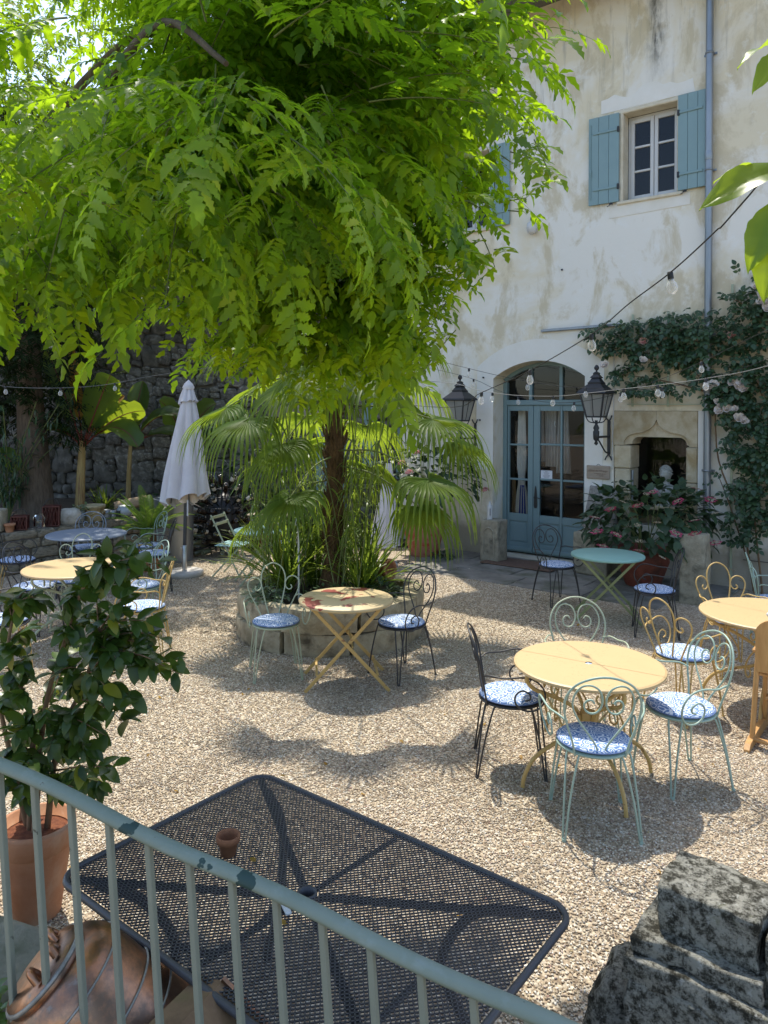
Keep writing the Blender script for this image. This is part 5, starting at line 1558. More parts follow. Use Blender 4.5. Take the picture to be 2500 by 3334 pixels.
def string_light(label, pts, bulbs, m, r=.0032, sc=1.0):
    P_ = smooth_path(pts, 8)
    t = thing('string_light', label, 'string light', P_[0])
    q = MB(); q.tube([p - P_[0] for p in P_], r, 5); q.build('cable', m, t)
    for b_ in bulbs:
        b_ = Vector(b_); p = min(P_, key=lambda v: (v - b_).length)
        s = put(sock_me, 'socket', t, p - P_[0] + Vector((0, 0, -.03 * sc))); s.scale = (sc, sc, sc); s.rotation_euler = (random.uniform(-.12, .12), random.uniform(-.12, .12), 0)
        put(bulb_me, 'bulb', s); put(fil_me, 'filament', s)
string_light('black bulb cable rising to the upper right in front of the downpipe', [(2.5, -2.2, 4.7), (1.75, 1.4, 3.95), (1.428, 2.900, 3.166), (1.449, 3.250, 3.107), (1.390, 3.600, 2.995), (1.356, 4.100, 2.918), (1.314, 4.700, 2.810), (1.102, 5.600, 2.632), (0.867, 6.600, 2.491), (0.652, 8.000, 2.369), (-.5, 13.0, 2.55)],
             [(1.390, 3.600, 2.995), (1.314, 4.700, 2.810), (1.102, 5.600, 2.632), (0.867, 6.600, 2.491)], M['cord'], .0036, 1.0)
string_light('pale bulb cable sagging across the blue door to the right edge', [(7.2, 2.6, 3.7), (3.9, 5.6, 2.98), (3.212, 6.200, 2.718), (2.929, 6.600, 2.639), (2.586, 7.000, 2.582), (2.360, 7.300, 2.556), (2.067, 7.600, 2.517), (1.826, 8.000, 2.496), (1.419, 8.400, 2.519), (1.114, 8.900, 2.590), (0.772, 9.500, 2.702), (-.2, 12.9, 2.9)],
             [(2.868, 6.700, 2.790), (2.586, 7.000, 2.582), (2.360, 7.300, 2.556), (1.826, 8.000, 2.496), (1.243, 8.600, 2.549)], M['palecord'])
string_light('bulb cable crossing the climbing rose towards the lantern by the door', [(7.4, 3.6, 4.3), (4.2, 6.0, 3.5), (3.417, 6.600, 3.067), (3.167, 7.400, 2.832), (2.913, 7.900, 2.668), (2.658, 8.500, 2.534), (2.308, 9.000, 2.449), (1.982, 9.600, 2.474), (1.595, 10.200, 2.616), (1.215, 10.800, 2.834), hw(-1.9, -.06, 3.2)],
             [(3.167, 7.400, 2.832), (2.715, 8.400, 2.553), (2.308, 9.000, 2.449), (1.796, 9.900, 2.527), (1.258, 10.700, 2.809)], M['cord'], .003)
string_light('thin bulb cable running from the left wall over the blue door', [(7.0, 6.2, 3.6), (4.4, 7.4, 3.03), (3.705, 7.800, 2.776), (3.001, 8.000, 2.593), (2.285, 8.400, 2.602), (1.725, 8.900, 2.694), (1.075, 9.400, 2.876), (0.624, 10.000, 3.060), (.0, 12.8, 3.6)],
             [(2.956, 8.000, 2.593), (2.311, 8.400, 2.603), (1.730, 8.900, 2.694), (1.075, 9.400, 2.876)], M['cord'], .003)
string_light('thin bulb cable strung across the garden wall at the left', [(-8.4, 10.5, 2.8), (-5.562, 10.000, 2.685), (-5.111, 10.000, 2.632), (-4.749, 10.000, 2.615), (-4.368, 10.000, 2.618), (-4.079, 10.200, 2.645), (-3.782, 10.400, 2.700), (-3.375, 10.800, 2.827), (-2.6, 12.4, 3.1), (-1.6, 14.6, 3.5)],
             [(-5.111, 10.000, 2.632), (-4.368, 10.000, 2.618), (-3.782, 10.400, 2.700)], M['palecord'], .003)

# ------------------------------------------------------------ copper still and box on the ledge behind the railing
def copper():
    m, nt, b = new_mat('aged_copper')
    v = coords(nt)
    c = mix(nt, ramp(nt, noise(nt, v, 6, 6, .65), [(.35, 0), (.65, 1)]), (0.42, 0.19, 0.10), (0.58, 0.30, 0.18))
    c = mix(nt, ramp(nt, noise(nt, v, 9, 7, .7), [(.40, 0), (.58, .9)]), c, (0.20, 0.14, 0.105))
    c = mix(nt, ramp(nt, noise(nt, v, 21, 5, .6), [(.64, 0), (.72, .5)]), c, (0.30, 0.29, 0.25))
    link(nt, c, b.inputs['Base Color']); b.inputs['Metallic'].default_value = 1.0
    link(nt, ramp(nt, noise(nt, v, 8, 5), [(.3, .24), (.7, .52)]), b.inputs['Roughness'])
    bump(nt, b, noise(nt, v, 7, 5), .35, .012)
    return m
M['copper'] = copper(); M['seam'] = grain('solder_seam', (0.22, 0.21, 0.19), (0.34, 0.33, 0.30), 30, 0.5, .2, metal=.6)
lgm = hewn('stone_ledge', grain('ledge_stone', (0.17, 0.165, 0.125), (0.30, 0.29, 0.23), 4, 0.92, 0.6, 20, .015, c3=(0.07, 0.085, 0.04), s3=3), (1.9, .62, .36), .03, 5, 44, .05); lgm.location = (-1.02, 2.02, .17); lgm.rotation_euler = (0, 0, R(-20))
tag(lgm, None, kind='structure'); lgm.name = 'stone_ledge'
lg2 = hewn('stone_ledge', lgm.data.materials[0], (1.0, .95, .33), .04, 5, 46, .05); lg2.location = (-1.78, 2.50, .15); lg2.rotation_euler = (0, 0, R(-14)); tag(lg2, None, kind='structure')
cs = thing('copper_still', 'dented old copper still lying on the stone ledge behind the railing', 'copper still', (-.79, 2.08, .60))
# lying drum: axis runs from the upper left (lid end) down to the lower right
ax = Vector((.56, .12, -.62)).normalized()
Mx = frame((0, 0, 0), ax).to_3x3()
def lay(q):
    q.v = [tuple(Mx @ Vector((x, z, y))) for x, y, z in q.v]; return q
drum = MB(); drum.lathe([(.0, -.205), (.10, -.20), (.150, -.185), (.172, -.15), (.178, -.10), (.182, -.02), (.19, .05), (.205, .14), (.212, .22), (.205, .27), (.15, .285), (0, .29)], 40)
lay(drum).build('drum', M['copper'], cs)
q = MB()
for r, z in ((.178, -.13), (.186, -.01), (.199, .07), (.214, .18), (.209, .262)): q.tube([(r * math.cos(a), r * math.sin(a), z) for a in [2 * PI * k / 40 for k in range(40)]], .0035, 6, True)
lay(q).build('band', M['seam'], cs)
q = MB(); q.lathe([(0, -.235), (.085, -.232), (.115, -.222), (.12, -.20), (.118, -.19)], 32); lay(q); q.build('lid', M['copper'], cs)
q = MB(); q.tube([(.118 * math.cos(a), .118 * math.sin(a), -.212) for a in [2 * PI * k / 32 for k in range(32)]], .007, 6, True); lay(q).build('lid_rim', M['seam'], cs)
for k, (a, r) in enumerate(((1.4, .07), (2.6, .085), (.3, .06))):
    q = MB(); q.tube(smooth_path([(r * math.cos(a), r * math.sin(a), -.235), (r * math.cos(a) + .01, r * math.sin(a), -.26), (r * math.cos(a) + .035, r * math.sin(a) + .01, -.262), (r * math.cos(a) + .045, r * math.sin(a) + .01, -.235)], 4), .010, 6); lay(q); q.build('lid_knob', M['copper'], cs)
# flat hinged flap and pipe stubs below the lid
q = MB(); q.box((-.02, -.15, -.09), (.19, .06, .16), .02); q.v = [tuple(Vector(p)) for p in q.v]; q.build('flap', M['copper'], cs)
q = MB(); q.lathe([(.030, 0), (.030, .11), (.034, .115), (.034, .125), (.024, .125), (.024, 0)], 16); o = q.build('pipe_stub', M['copper'], cs); o.location = (.02, -.20, -.14); o.rotation_euler = (R(70), R(-25), 0)
q = MB(); q.lathe([(.022, 0), (.022, .09), (.026, .1), (.018, .1), (.018, 0)], 14); o = q.build('pipe_stub', M['copper'], cs); o.location = (-.13, -.12, -.10); o.rotation_euler = (R(95), R(-30), 0)
q = MB(); q.lathe([(0, 0), (.016, .002), (.014, .010), (0, .014)], 10)
for (a, z) in ((-1.1, .10), (-1.5, .16)):
    o = put(q.mesh('rivet', M['iron']), 'rivet', cs); r = .21; p_ = Mx @ Vector((r * math.cos(a), z, r * math.sin(a))); o.location = p_; o.rotation_euler = p_.to_track_quat('Z', 'Y').to_euler()
q = MB(); 
for a, b2 in (((-.7, .12), (-1.5, .26)), ((-1.5, .14), (-.9, .25)), ((-1.1, .10), (-1.2, .27))):
    pts = []
    for k in range(7):
        f = k / 6; aa = a[0] + (b2[0] - a[0]) * f; zz = a[1] + (b2[1] - a[1]) * f; r = .213
        pts.append(Mx @ Vector((r * math.cos(aa), zz, r * math.sin(aa))))
    q.tube(pts, .004, 5)
q.build('patch_seam', M['seam'], cs)
# rusty metal trough beside it
bx = thing('metal_trough', 'rust brown metal trough with sloping lid right of the copper still', 'trough', (-.43, 1.93, .52), R(-28))
q = MB(); q.prism([(-.16, -.22), (.17, -.22), (.20, .10), (-.06, .21), (-.15, .19)], -.10, .10); q.build('body', grain('rusty_sheet', (0.17, 0.10, 0.055), (0.28, 0.18, 0.10), 6, 0.6, 0.3, 30, metal=.3, c3=(0.14, 0.12, 0.04), s3=4), bx)
q = MB(); q.bar((-.06, -.104, .214), (.20, -.104, .104), .012, .012); q.bar((-.06, -.104, .214), (-.15, -.104, .194), .012, .012); q.bar((-.06, .1, .214), (.2, .1, .104), .012, .012); q.bar((.203, -.1, .1), (.203, .1, .1), .012, .012); q.build('folded_edge', M['copper'], bx)

# ------------------------------------------------------------ carved old stones at the lower right
def mossy():
    m, nt, b = new_mat('lichen_stone')
    v = coords(nt)
    c = mix(nt, ramp(nt, noise(nt, v, 22, 9, .8), [(.43, 0), (.55, 1)]), (0.045, 0.042, 0.032), (0.36, 0.345, 0.29))
    c = mix(nt, ramp(nt, noise(nt, v, 55, 7, .75), [(.53, 0), (.62, .85)]), c, (0.04, 0.037, 0.028))
    c = mix(nt, ramp(nt, noise(nt, v, 6, 5, .6), [(.62, 0), (.70, .8)]), c, (0.10, 0.105, 0.03))
    c = mix(nt, ramp(nt, noise(nt, v, 25, 5, .7), [(.60, 0), (.66, .7)]), c, (0.52, 0.51, 0.46))
    link(nt, c, b.inputs['Base Color']); b.inputs['Roughness'].default_value = .95; b.inputs['Specular IOR Level'].default_value = .1
    bump(nt, b, noise(nt, v, 45, 8, .8), 1.0, .016)
    return m
M['lichen'] = mossy()
frag = thing('carved_fragment', 'mossy grey carved stone fragment with stepped moulding in the lower right corner', 'stone block', (1.015, 2.36, .12), math.atan2(-.614, .786))
def slab_rough(name, c, size, seed, parent, amt=.016, cuts=6, bev=.007):
    o = hewn(name, M['lichen'], size, amt * .8, cuts, seed, bev, parent, 9.0); o.location = c; return o
slab_rough('top_course', (.05, .0, .635), (.29, .235, .15), 3, frag, .022)
slab_rough('fillet', (.03, -.025, .535), (.37, .31, .06), 4, frag, .018)
slab_rough('moulding', (.035, -.035, .47), (.41, .35, .07), 5, frag, .020)
slab_rough('body', (.03, -.03, .15), (.40, .36, .58), 7, frag, .030, 8, .012)
for k in range(2): slab_rough('side_rib', (.225 + k * .035, .0, .60 - k * .06), (.03, .23 + k * .04, .14), 12 + k, frag, .006, 4, .008)
o = hewn('boulder', M['lichen'], (.20, .30, .54), .05, 5, 25, .08, None, 4.0); o.location = (.80, 2.50, .20); o.rotation_euler = (R(6), R(14), R(-30)); tag(o, 'pale lichen-covered boulder leaning left against the carved fragment', 'rock')

# ------------------------------------------------------------ wooden high chair at the right edge
M['wood'] = grain('beech', (0.42, 0.22, 0.075), (0.54, 0.31, 0.12), 5, 0.45, 0.1, 30, .003, stretch=(5, 5, .7))
M['pad'] = grain('white_pad', (0.60, 0.58, 0.55), (0.68, 0.66, 0.63), 4, 0.9, 0.1)
hc = thing('high_chair', 'wooden high chair with rounded backrest and white cushion at the right edge', 'high chair', (2.88, 5.17, 0), face_dir(.62, .78))
for k in (-1, 1):
    q = MB(); q.bar((k * .23, -.20, .04), (k * .20, -.13, .80), .045, .03, bev=.008, up=(1, 0, 0)); q.build('rear_post', M['wood'], hc)
    q = MB(); q.bar((k * .23, .22, .04), (k * .20, .06, .62), .045, .03, bev=.008, up=(1, 0, 0)); q.build('front_post', M['wood'], hc)
    q = MB(); P_ = [(-.34, .02), (-.30, .05), (-.10, .075), (.12, .075), (.30, .05), (.34, .02), (.34, 0), (-.34, 0)]
    q.prism(P_, -.018, .018); q.v = [(k * .235 + y, x, z) for x, y, z in q.v]; q.build('foot_rail', M['wood'], hc)
    q = MB(); q.bar((k * .22, -.18, .66), (k * .22, .16, .66), .04, .03, bev=.01); q.build('armrest', M['wood'], hc)
q = MB()
pb_ = [(-.20, .52), (-.215, .62), (-.21, .78)] + [(.21 * math.cos(a), .80 + .12 * math.sin(a)) for a in [PI - PI * k / 12 for k in range(13)]] + [(.21, .78), (.215, .62), (.20, .52)]
q.prism(pb_, -.012, .012); q.v = [(x, y - .17 - .10 * (z - .5) - .25 * (.21 ** 2 - x * x) + .0, z) for x, y, z in q.v]; q.build('backrest', M['wood'], hc)
q = MB(); q.box((0, -.135, .68), (.33, .045, .36), .02); q.box((0, -.155, .925), (.30, .075, .05), .02); q.build('back_cushion', M['pad'], hc)
q = MB(); q.box((0, -.02, .50), (.40, .30, .022), .008); q.build('seat', M['wood'], hc)
q = MB(); q.box((0, -.01, .525), (.34, .27, .03), .012); q.build('seat_cushion', M['pad'], hc)
q = MB(); q.box((0, .14, .26), (.40, .17, .02), .007); q.build('footrest', M['wood'], hc)
q = MB(); q.bar((-.24, -.2, .05), (.24, -.2, .05), .04, .025, bev=.006); q.bar((-.2, .2, .10), (.2, .2, .10), .04, .025, bev=.006); q.build('cross_rail', M['wood'], hc)


# ------------------------------------------------------------ plants
M['bark'] = grain('bark', (0.09, 0.065, 0.045), (0.17, 0.13, 0.095), 8, 0.95, 0.8, 22, .02, stretch=(3, 3, .5))
M['twig'] = grain('twig', (0.13, 0.075, 0.04), (0.20, 0.13, 0.07), 12, 0.8, 0.2)
M['stem'] = grain('green_stem', (0.10, 0.13, 0.04), (0.17, 0.20, 0.07), 12, 0.7, 0.1)
L_tree = leaf_mat('rain_tree_leaf', (0.038, 0.105, 0.010), (0.110, 0.225, 0.018), (0.55, 0.82, 0.02), .5, .40, .32, tips=(0.20, 0.21, 0.02))
L_back = leaf_mat('sunlit_leaf', (0.050, 0.11, 0.012), (0.085, 0.16, 0.020), (0.44, 0.60, 0.04), .5, .5, .3)
L_dark = leaf_mat('cypress_leaf', (0.012, 0.026, 0.008), (0.03, 0.05, 0.014), (0.07, 0.10, 0.02), .2, .7, .2)
L_palm = leaf_mat('palm_leaf', (0.048, 0.090, 0.015), (0.090, 0.145, 0.026), (0.44, 0.60, 0.04), .42, .5, .2)
L_cam = leaf_mat('camellia_leaf', (0.020, 0.048, 0.009), (0.055, 0.100, 0.017), (0.20, 0.32, 0.03), .2, .32, .35, tips=(0.20, 0.20, 0.02))
L_rose = leaf_mat('rose_leaf', (0.026, 0.058, 0.028), (0.058, 0.108, 0.046), (0.10, 0.17, 0.03), .18, .4, .4)
L_hyd = leaf_mat('hydrangea_leaf', (0.024, 0.050, 0.026), (0.050, 0.090, 0.042), (0.10, 0.18, 0.03), .18, .45, .35)
L_ban = leaf_mat('banana_leaf', (0.05, 0.105, 0.03), (0.075, 0.14, 0.035), (0.46, 0.60, 0.03), .5, .35, .45)
L_dry = leaf_mat('yellowing_leaf', (0.35, 0.19, 0.03), (0.42, 0.26, 0.05), (0.60, 0.36, 0.03), .45, .5, .3)
L_grass = leaf_mat('strap_leaf', (0.06, 0.12, 0.020), (0.12, 0.19, 0.035), (0.42, 0.56, 0.06), .4, .35, .45, tips=(0.26, 0.22, 0.04))
L_pale = leaf_mat('variegated_leaf', (0.10, 0.16, 0.07), (0.40, 0.44, 0.34), (0.35, 0.42, 0.20), .3, .5, .3)
L_cyc = leaf_mat('cycad_leaf', (0.05, 0.12, 0.022), (0.10, 0.20, 0.035), (0.36, 0.52, 0.05), .38, .32, .45)
L_near = leaf_mat('lemon_leaf', (0.06, 0.13, 0.012), (0.10, 0.18, 0.02), (0.50, 0.66, 0.03), .55, .35, .45)
def petal(name, c1, c2, th): return leaf_mat(name, c1, c2, th, .3, .6, .2)
P_white = petal('white_petal', (0.84, 0.76, 0.70), (0.90, 0.85, 0.80), (0.8, 0.7, 0.65)); P_pink = petal('pink_petal', (0.84, 0.48, 0.44), (0.88, 0.58, 0.54), (0.7, 0.4, 0.4))
P_magenta = petal('magenta_petal', (0.46, 0.045, 0.12), (0.58, 0.10, 0.20), (0.5, 0.08, 0.15)); P_cream = petal('cream_bud', (0.42, 0.36, 0.24), (0.55, 0.46, 0.34), (0.4, 0.3, 0.2)); P_rosy = petal('rosy_petal', (0.50, 0.20, 0.20), (0.60, 0.30, 0.28), (0.5, 0.2, 0.2))

def merge(parts):
    V, F_ = [], []
    for v, f, Mx in parts:
        o = len(V)
        V += [tuple(Mx @ Vector(p)) for p in v]; F_ += [tuple(i + o for i in q) for q in f]
    return V, F_

PR = {2: [0.02, .60, .40, 1.0, .58, .90, .42, .56, .20, 0.0], 1: [.03, .62, 1.0, .55, .62, 0.0], 0: [.05, .9, .7, 0.0]}
def lobed(L, W, fine):
    """one toothed leaflet"""
    pr = PR[fine]; n = len(pr) - 1
    return blade(L, W, n, lambda t: pr[min(n, int(round(t * n)))], .30, .30)
def compound(r, fine=2, pairs=5, LL=.30):
    """a pinnate leaf of the golden rain tree: midrib and toothed leaflets, arching to the tip"""
    parts = []
    n = 8
    bow = r.uniform(.10, .26); sw = r.uniform(-.12, .12)
    pts = [Vector((sw * LL * (k / n) ** 2, LL * k / n, -bow * LL * (k / n) ** 2)) for k in range(n + 1)]
    if fine: q = MB(); q.tube(pts, [.0018 - .0012 * k / n for k in range(n + 1)], 3, caps=False); parts.append((q.v, q.f, Matrix()))
    for k in range(pairs):
        f = .20 + .76 * k / (pairs - 1)
        p = pts[int(f * n)]
        sz = (.55 + .6 * math.sin(PI * (.22 + .62 * f))) * r.uniform(.75, 1.15) * LL / .30
        for sg in (-1, 1):
            if r.random() < .05: continue
            d = Vector((sg * r.uniform(.7, 1.0), .40 + .4 * f, r.uniform(-.32, .08)))
            v, fc = lobed(.088 * sz, .041 * sz, fine)
            parts.append((v, fc, frame(p, d, (r.uniform(-.35, .35), r.uniform(-.2, .3), 1))))
    v, fc = lobed(.095 * LL / .30, .050 * LL / .30, fine); parts.append((v, fc, frame(pts[-1], (sw, 1, -.5), (0, .3, 1))))
    return merge(parts)
def kinds(fine, n, seed):
    r = random.Random(seed); return [compound(r, fine, pairs=5 + k % 3, LL=.19 + .03 * (k % 4)) for k in range(n)]
V_fine, V_low, V_bg = kinds(2, 9, 3), kinds(1, 9, 3), kinds(0, 5, 4)

# ---- golden rain tree: trunk out of view on the left, crown spreading over the court
tree = thing('golden_rain_tree', 'large tree whose drooping toothed leaves fill the upper left and centre of the view', 'tree', (-2.95, 4.55, 0))
TB = Vector((-2.95, 4.55, 0))
def tubeto(q, pts, r0, r1, n=8):
    P_ = smooth_path(pts, 5); k = len(P_)
    q.tube(P_, [r0 + (r1 - r0) * i / (k - 1) for i in range(k)], n)
q = MB(); tubeto(q, [(0, 0, -.1), (.05, 0, .8), (-.03, .05, 1.7), (.1, 0, 2.7)], .17, .12, 12); q.build('trunk', M['bark'], tree)
limbs = [[(.1, 0, 2.65), (.6, -.2, 3.3), (1.3, -.5, 3.85), (2.2, -.7, 4.25), (3.1, -.75, 4.6)],
         [(.1, 0, 2.65), (.4, .2, 3.5), (1.0, .2, 4.4), (1.9, .1, 5.1), (2.8, -.1, 5.5)],
         [(.1, 0, 2.65), (-.1, -.5, 3.4), (.3, -1.2, 3.9), (.8, -1.8, 4.1)],
         [(.1, 0, 2.65), (.0, .4, 3.6), (-.5, .7, 4.6), (-1.0, .8, 5.4)],
         [(1.3, -.5, 3.85), (1.7, -1.1, 3.9), (2.1, -1.7, 3.8), (2.4, -2.0, 3.5)],
         [(1.3, -.5, 3.85), (1.9, .0, 4.0), (2.5, .3, 3.9), (3.0, .35, 3.5), (3.3, .3, 3.0)]]
for k, l in enumerate(limbs):
    q = MB(); tubeto(q, l, .05 if k < 4 else .03, .010, 7); q.build('limb', M['bark'], tree)
ELL = [((-1.35, 3.15, 3.85), (1.65, 1.0, .72), 125), ((-.40, 3.7, 4.6), (.92, .8, .95), 90), ((-.42, 4.15, 3.62), (.80, .70, .60), 105), ((-.66, 2.75, 3.52), (.72, .55, .46), 60), ((-1.7, 2.8, 3.34), (1.0, .7, .34), 66), ((-.2, 3.6, 4.0), (.62, .55, .7), 62), ((-.12, 4.5, 3.45), (.55, .35, .5), 55),
       ((-1.05, 4.10, 5.35), (.85, .70, .45), 180), ((.40, 4.15, 3.15), (.36, .38, .50), 58), ((-.10, 4.45, 2.98), (.50, .30, .34), 46), ((.28, 4.3, 2.85), (.25, .25, .25), 20), ((.60, 4.4, 4.6), (.42, .40, .50), 50), ((.66, 4.2, 4.0), (.30, .35, .32), 42), ((-.28, 4.3, 2.85), (.48, .28, .28), 60), ((-1.9, 4.2, 5.3), (.7, .7, .5), 45), ((.25, 3.75, 4.3), (.55, .45, .55), 45)]  # heaviest blob lies above the view, added to shade the crown's top centre
ELW = [e[2] for e in ELL]
rt_ = random.Random(17)
items = []; sprigs = []
def ok_light(p):
    k = (p.z - .7) / SUN.z                                # where its shadow falls at table height
    sx, sy = p.x - SUN.x * k, p.y - SUN.y * k
    return sy < (3.5 if sx < .4 else 3.1) and sx < 1.3 and not (sx > .72 and 1.9 < sy < 2.55) and p.y > 1.7 + .1 * abs(p.x)
def ok_view(p):
    # leave the upper left thin so that the sunlit trees beyond show through
    if p.x / p.y < -.30 and (p.z - 2.3) / p.y > .40 and rt_.random() < .80: return False
    return True
tries = 0
while len(sprigs) < 1010 and tries < 40000:
    tries += 1
    c, s, w = rt_.choices(ELL, ELW)[0]
    d = rdir(rt_); rad = rt_.uniform(.35, 1.0) ** .5
    p = Vector((c[0] + d.x * s[0] * rad, c[1] + d.y * s[1] * rad, c[2] + d.z * s[2] * rad))
    if not ok_light(p) or not ok_view(p): continue
    out = Vector((d.x / s[0], d.y / s[1], d.z / s[2])).normalized()
    dirn = (Vector((out.x, out.y, out.z * .4)) * .9 + Vector((0, 0, -.12)) + rdir(rt_) * .45).normalized()
    sprigs.append((p, dirn, rt_.uniform(.25, .6)))
sb2 = MB()
def ok_edge(e):
    # the crown's right flank draws in towards its hem; the hem hangs at head height
    if e.z < (2.50 if e.x < -.7 else 2.30): return False
    return e.x < .14 + .62 * (e.z - 2.4)
for (p, dirn, Ls) in sprigs:
    n = rt_.randint(6, 10)
    pts = []
    for k in range(n + 1):
        f = k / n
        pts.append(p + dirn * Ls * f + Vector((0, 0, -.18 * Ls * f * f)))
    last = 0
    for k in range(1, n + 1):
        t_ = (pts[k] - pts[k - 1]).normalized()
        side = t_.cross(Vector((0, 0, 1)))
        side = side.normalized() if side.length > .05 else Vector((1, 0, 0))
        sg = 1 if k % 2 else -1
        d = (t_ * .55 + side * sg * .75 + Vector((0, 0, rt_.uniform(-.25, .2)))).normalized()
        if k == n: d = (t_ + Vector((0, 0, -.3))).normalized()
        if not ok_light(pts[k] + d * .2) or not ok_edge(pts[k] + d * .22): continue
        last = k
        items.append((rt_.randrange(9), frame(pts[k] - TB, d, (rt_.uniform(-.4, .4), rt_.uniform(-.5, .3), 1), rt_.uniform(.65, 1.25))))
    if last: sb2.tube([v - TB for v in pts[:last + 1]], [.0045 - .003 * k / n for k in range(last + 1)], 3, caps=False)
o = sb2.build('twigs', M['stem'], tree); o['kind'] = 'stuff'
# trailing shoots with fresh tips hanging in front and at the hem
leaves(tree, V_fine, items, L_tree, 'leaf', 'crown', 300, V_low)
print('rain tree leaves', len(items))

# ---- sunlit trees beyond the garden wall
def leaf_cloud(name, label, base, h, blobs, n, size, mat_, seed, trunk_r=.14, lo=V_bg):
    r = random.Random(seed)
    t = thing(name, label, 'tree', base)
    q = MB(); tubeto(q, [(0, 0, -.1), (.1, .05, h * .4), (0, .1, h)], trunk_r, trunk_r * .4, 10)
    for c, s in blobs: tubeto(q, [(0.05, .05, h * .55), (c[0] * .5, c[1] * .5, (h * .55 + c[2]) / 2 + .2), c], trunk_r * .4, .02, 6)
    q.build('trunk', M['bark'], t)
    it = []
    tot = sum(s[0] * s[1] * s[2] for c, s in blobs)
    for c, s in blobs:
        for k in range(int(n * s[0] * s[1] * s[2] / tot)):
            d = rdir(r); rad = r.uniform(.2, 1) ** .45
            from mathutils import noise as mn
            p = Vector((c[0] + d.x * s[0] * rad, c[1] + d.y * s[1] * rad, c[2] + d.z * s[2] * rad))
            if mn.noise(p * 1.1 + Vector((seed, 0, 0))) < -.22: continue
            dd = (d * .6 + Vector((0, 0, -.4)) + rdir(r) * .6)
            it.append((r.randrange(len(lo)), frame(p, dd, (r.uniform(-.4, .4), r.uniform(-.5, .3), 1), size * r.uniform(.7, 1.2))))
    o = bake('crown', lo, it, mat_, t); o['kind'] = 'stuff'
    return t
leaf_cloud('garden_tree', 'bright sunlit tree with thin foliage at the upper left beyond the big crown', (-7.6, 12.9, .5), 5.2, [((3.6, -1.2, 5.3), (1.9, 1.3, 1.3)), ((1.3, -1.5, 6.0), (1.7, 1.3, 1.6)), ((2.5, -.8, 7.4), (2.2, 1.5, 1.2)), ((4.8, -.8, 6.6), (1.5, 1.2, 1.2))], 3000, 1.35, L_back, 41, .12)
leaf_cloud('background_tree', 'green tree standing beyond the garden wall at the left', (-8.2, 17.5, 0), 6, [((0, 0, 6.2), (2.6, 2, 2.2)), ((2.2, .4, 7.4), (2.2, 1.8, 2.0)), ((-2, 0, 7.2), (2.2, 2, 2))], 1500, 2.4, L_back, 43, .2)
leaf_cloud('background_tree', 'green tree beyond the garden wall in the middle', (-3.2, 18.2, 0), 6, [((0, 0, 6.4), (2.5, 2, 2.3)), ((2.2, .4, 7.8), (2.0, 1.8, 2.0)), ((-2, 0, 8.2), (2.2, 2, 2))], 1500, 2.4, L_back, 44, .2)
leaf_cloud('background_tree', 'green tree beyond the garden wall by the corner of the house', (.4, 18.6, 0), 6, [((0, 0, 6.2), (2.0, 2, 2.4)), ((-1.2, .4, 8.4), (2.2, 1.8, 2.0))], 1100, 2.4, L_back, 45, .2)

# ---- climbing rose on the wall
rose = thing('climbing_rose', 'dark-leaved climbing rose with pale pink blooms trained over the house wall', 'climbing plant', HO, HROT)
rr5 = random.Random(55)
def leaf5(r):
    parts = []
    q = MB(); q.tube([(0, 0, 0), (0, .05, -.002), (0, .09, -.008)], .0014, 3, caps=False); parts.append((q.v, q.f, Matrix()))
    for p, d, s in (((0, .03, 0), (-1, .4, -.1), .8), ((0, .03, 0), (1, .4, -.1), .8), ((0, .065, -.003), (-1, .6, -.1), 1), ((0, .065, -.003), (1, .6, -.1), 1), ((0, .09, -.008), (0, 1, -.3), 1.15)):
        v, f = blade(.052 * s, .036 * s, 4, lambda t: math.sin(PI * t ** .75) ** .8, .15, .3); parts.append((v, f, frame(p, d, (0, 0, 1))))
    return merge(parts)
V_rose = [leaf5(rr5) for k in range(4)]
def rose_density(s, z):
    d = 0
    for (c, zc, a, b2, w) in ((2.9, 3.35, 1.05, .42, 1.0), (2.1, 3.42, .5, .28, .9), (1.62, 3.58, .16, .14, .6), (2.35, 2.78, .50, .28, .65), (1.98, 2.85, .16, .14, .5), (3.85, 3.5, .6, .75, .75), (3.7, 2.5, .42, .75, 1.0), (3.9, 1.55, .5, .75, .85), (3.35, 2.95, .5, .5, .7), (4.6, 2.6, .6, 1.8, .8), (3.45, 1.38, .22, .15, .6), (3.72, .85, .3, .3, .5)):
        d = max(d, w * max(0, 1 - ((s - c) / a) ** 2 - ((z - zc) / b2) ** 2) ** .35)
    return d
from mathutils import noise as mnoise
canes = [[(3.75, -.12, 0), (3.6, -.10, .9), (3.3, -.08, 1.7), (3.2, -.10, 2.6), (2.7, -.08, 3.1), (2.1, -.10, 3.35), (1.6, -.12, 3.55)], [(3.85, -.12, 0), (3.75, -.12, 1.2), (3.9, -.10, 2.2), (3.6, -.1, 3.0), (2.9, -.1, 3.45), (2.2, -.1, 3.5)],
         [(4.1, -.12, 0), (4.3, -.1, 1.2), (4.1, -.1, 2.4), (4.4, -.1, 3.6)], [(3.8, -.12, 0), (3.45, -.1, 1.1), (3.28, -.1, 1.55)], [(3.2, -.08, 2.6), (2.7, -.08, 2.75), (2.2, -.1, 2.85), (1.9, -.1, 2.9)], [(3.9, -.1, 2.2), (4.1, -.1, 3.0), (3.6, -.12, 3.75), (3.3, -.12, 3.85)]]
for c in canes:
    q = MB(); tubeto(q, c, .014, .004, 6); q.build('cane', M['twig'], rose)
it = []; k = 0
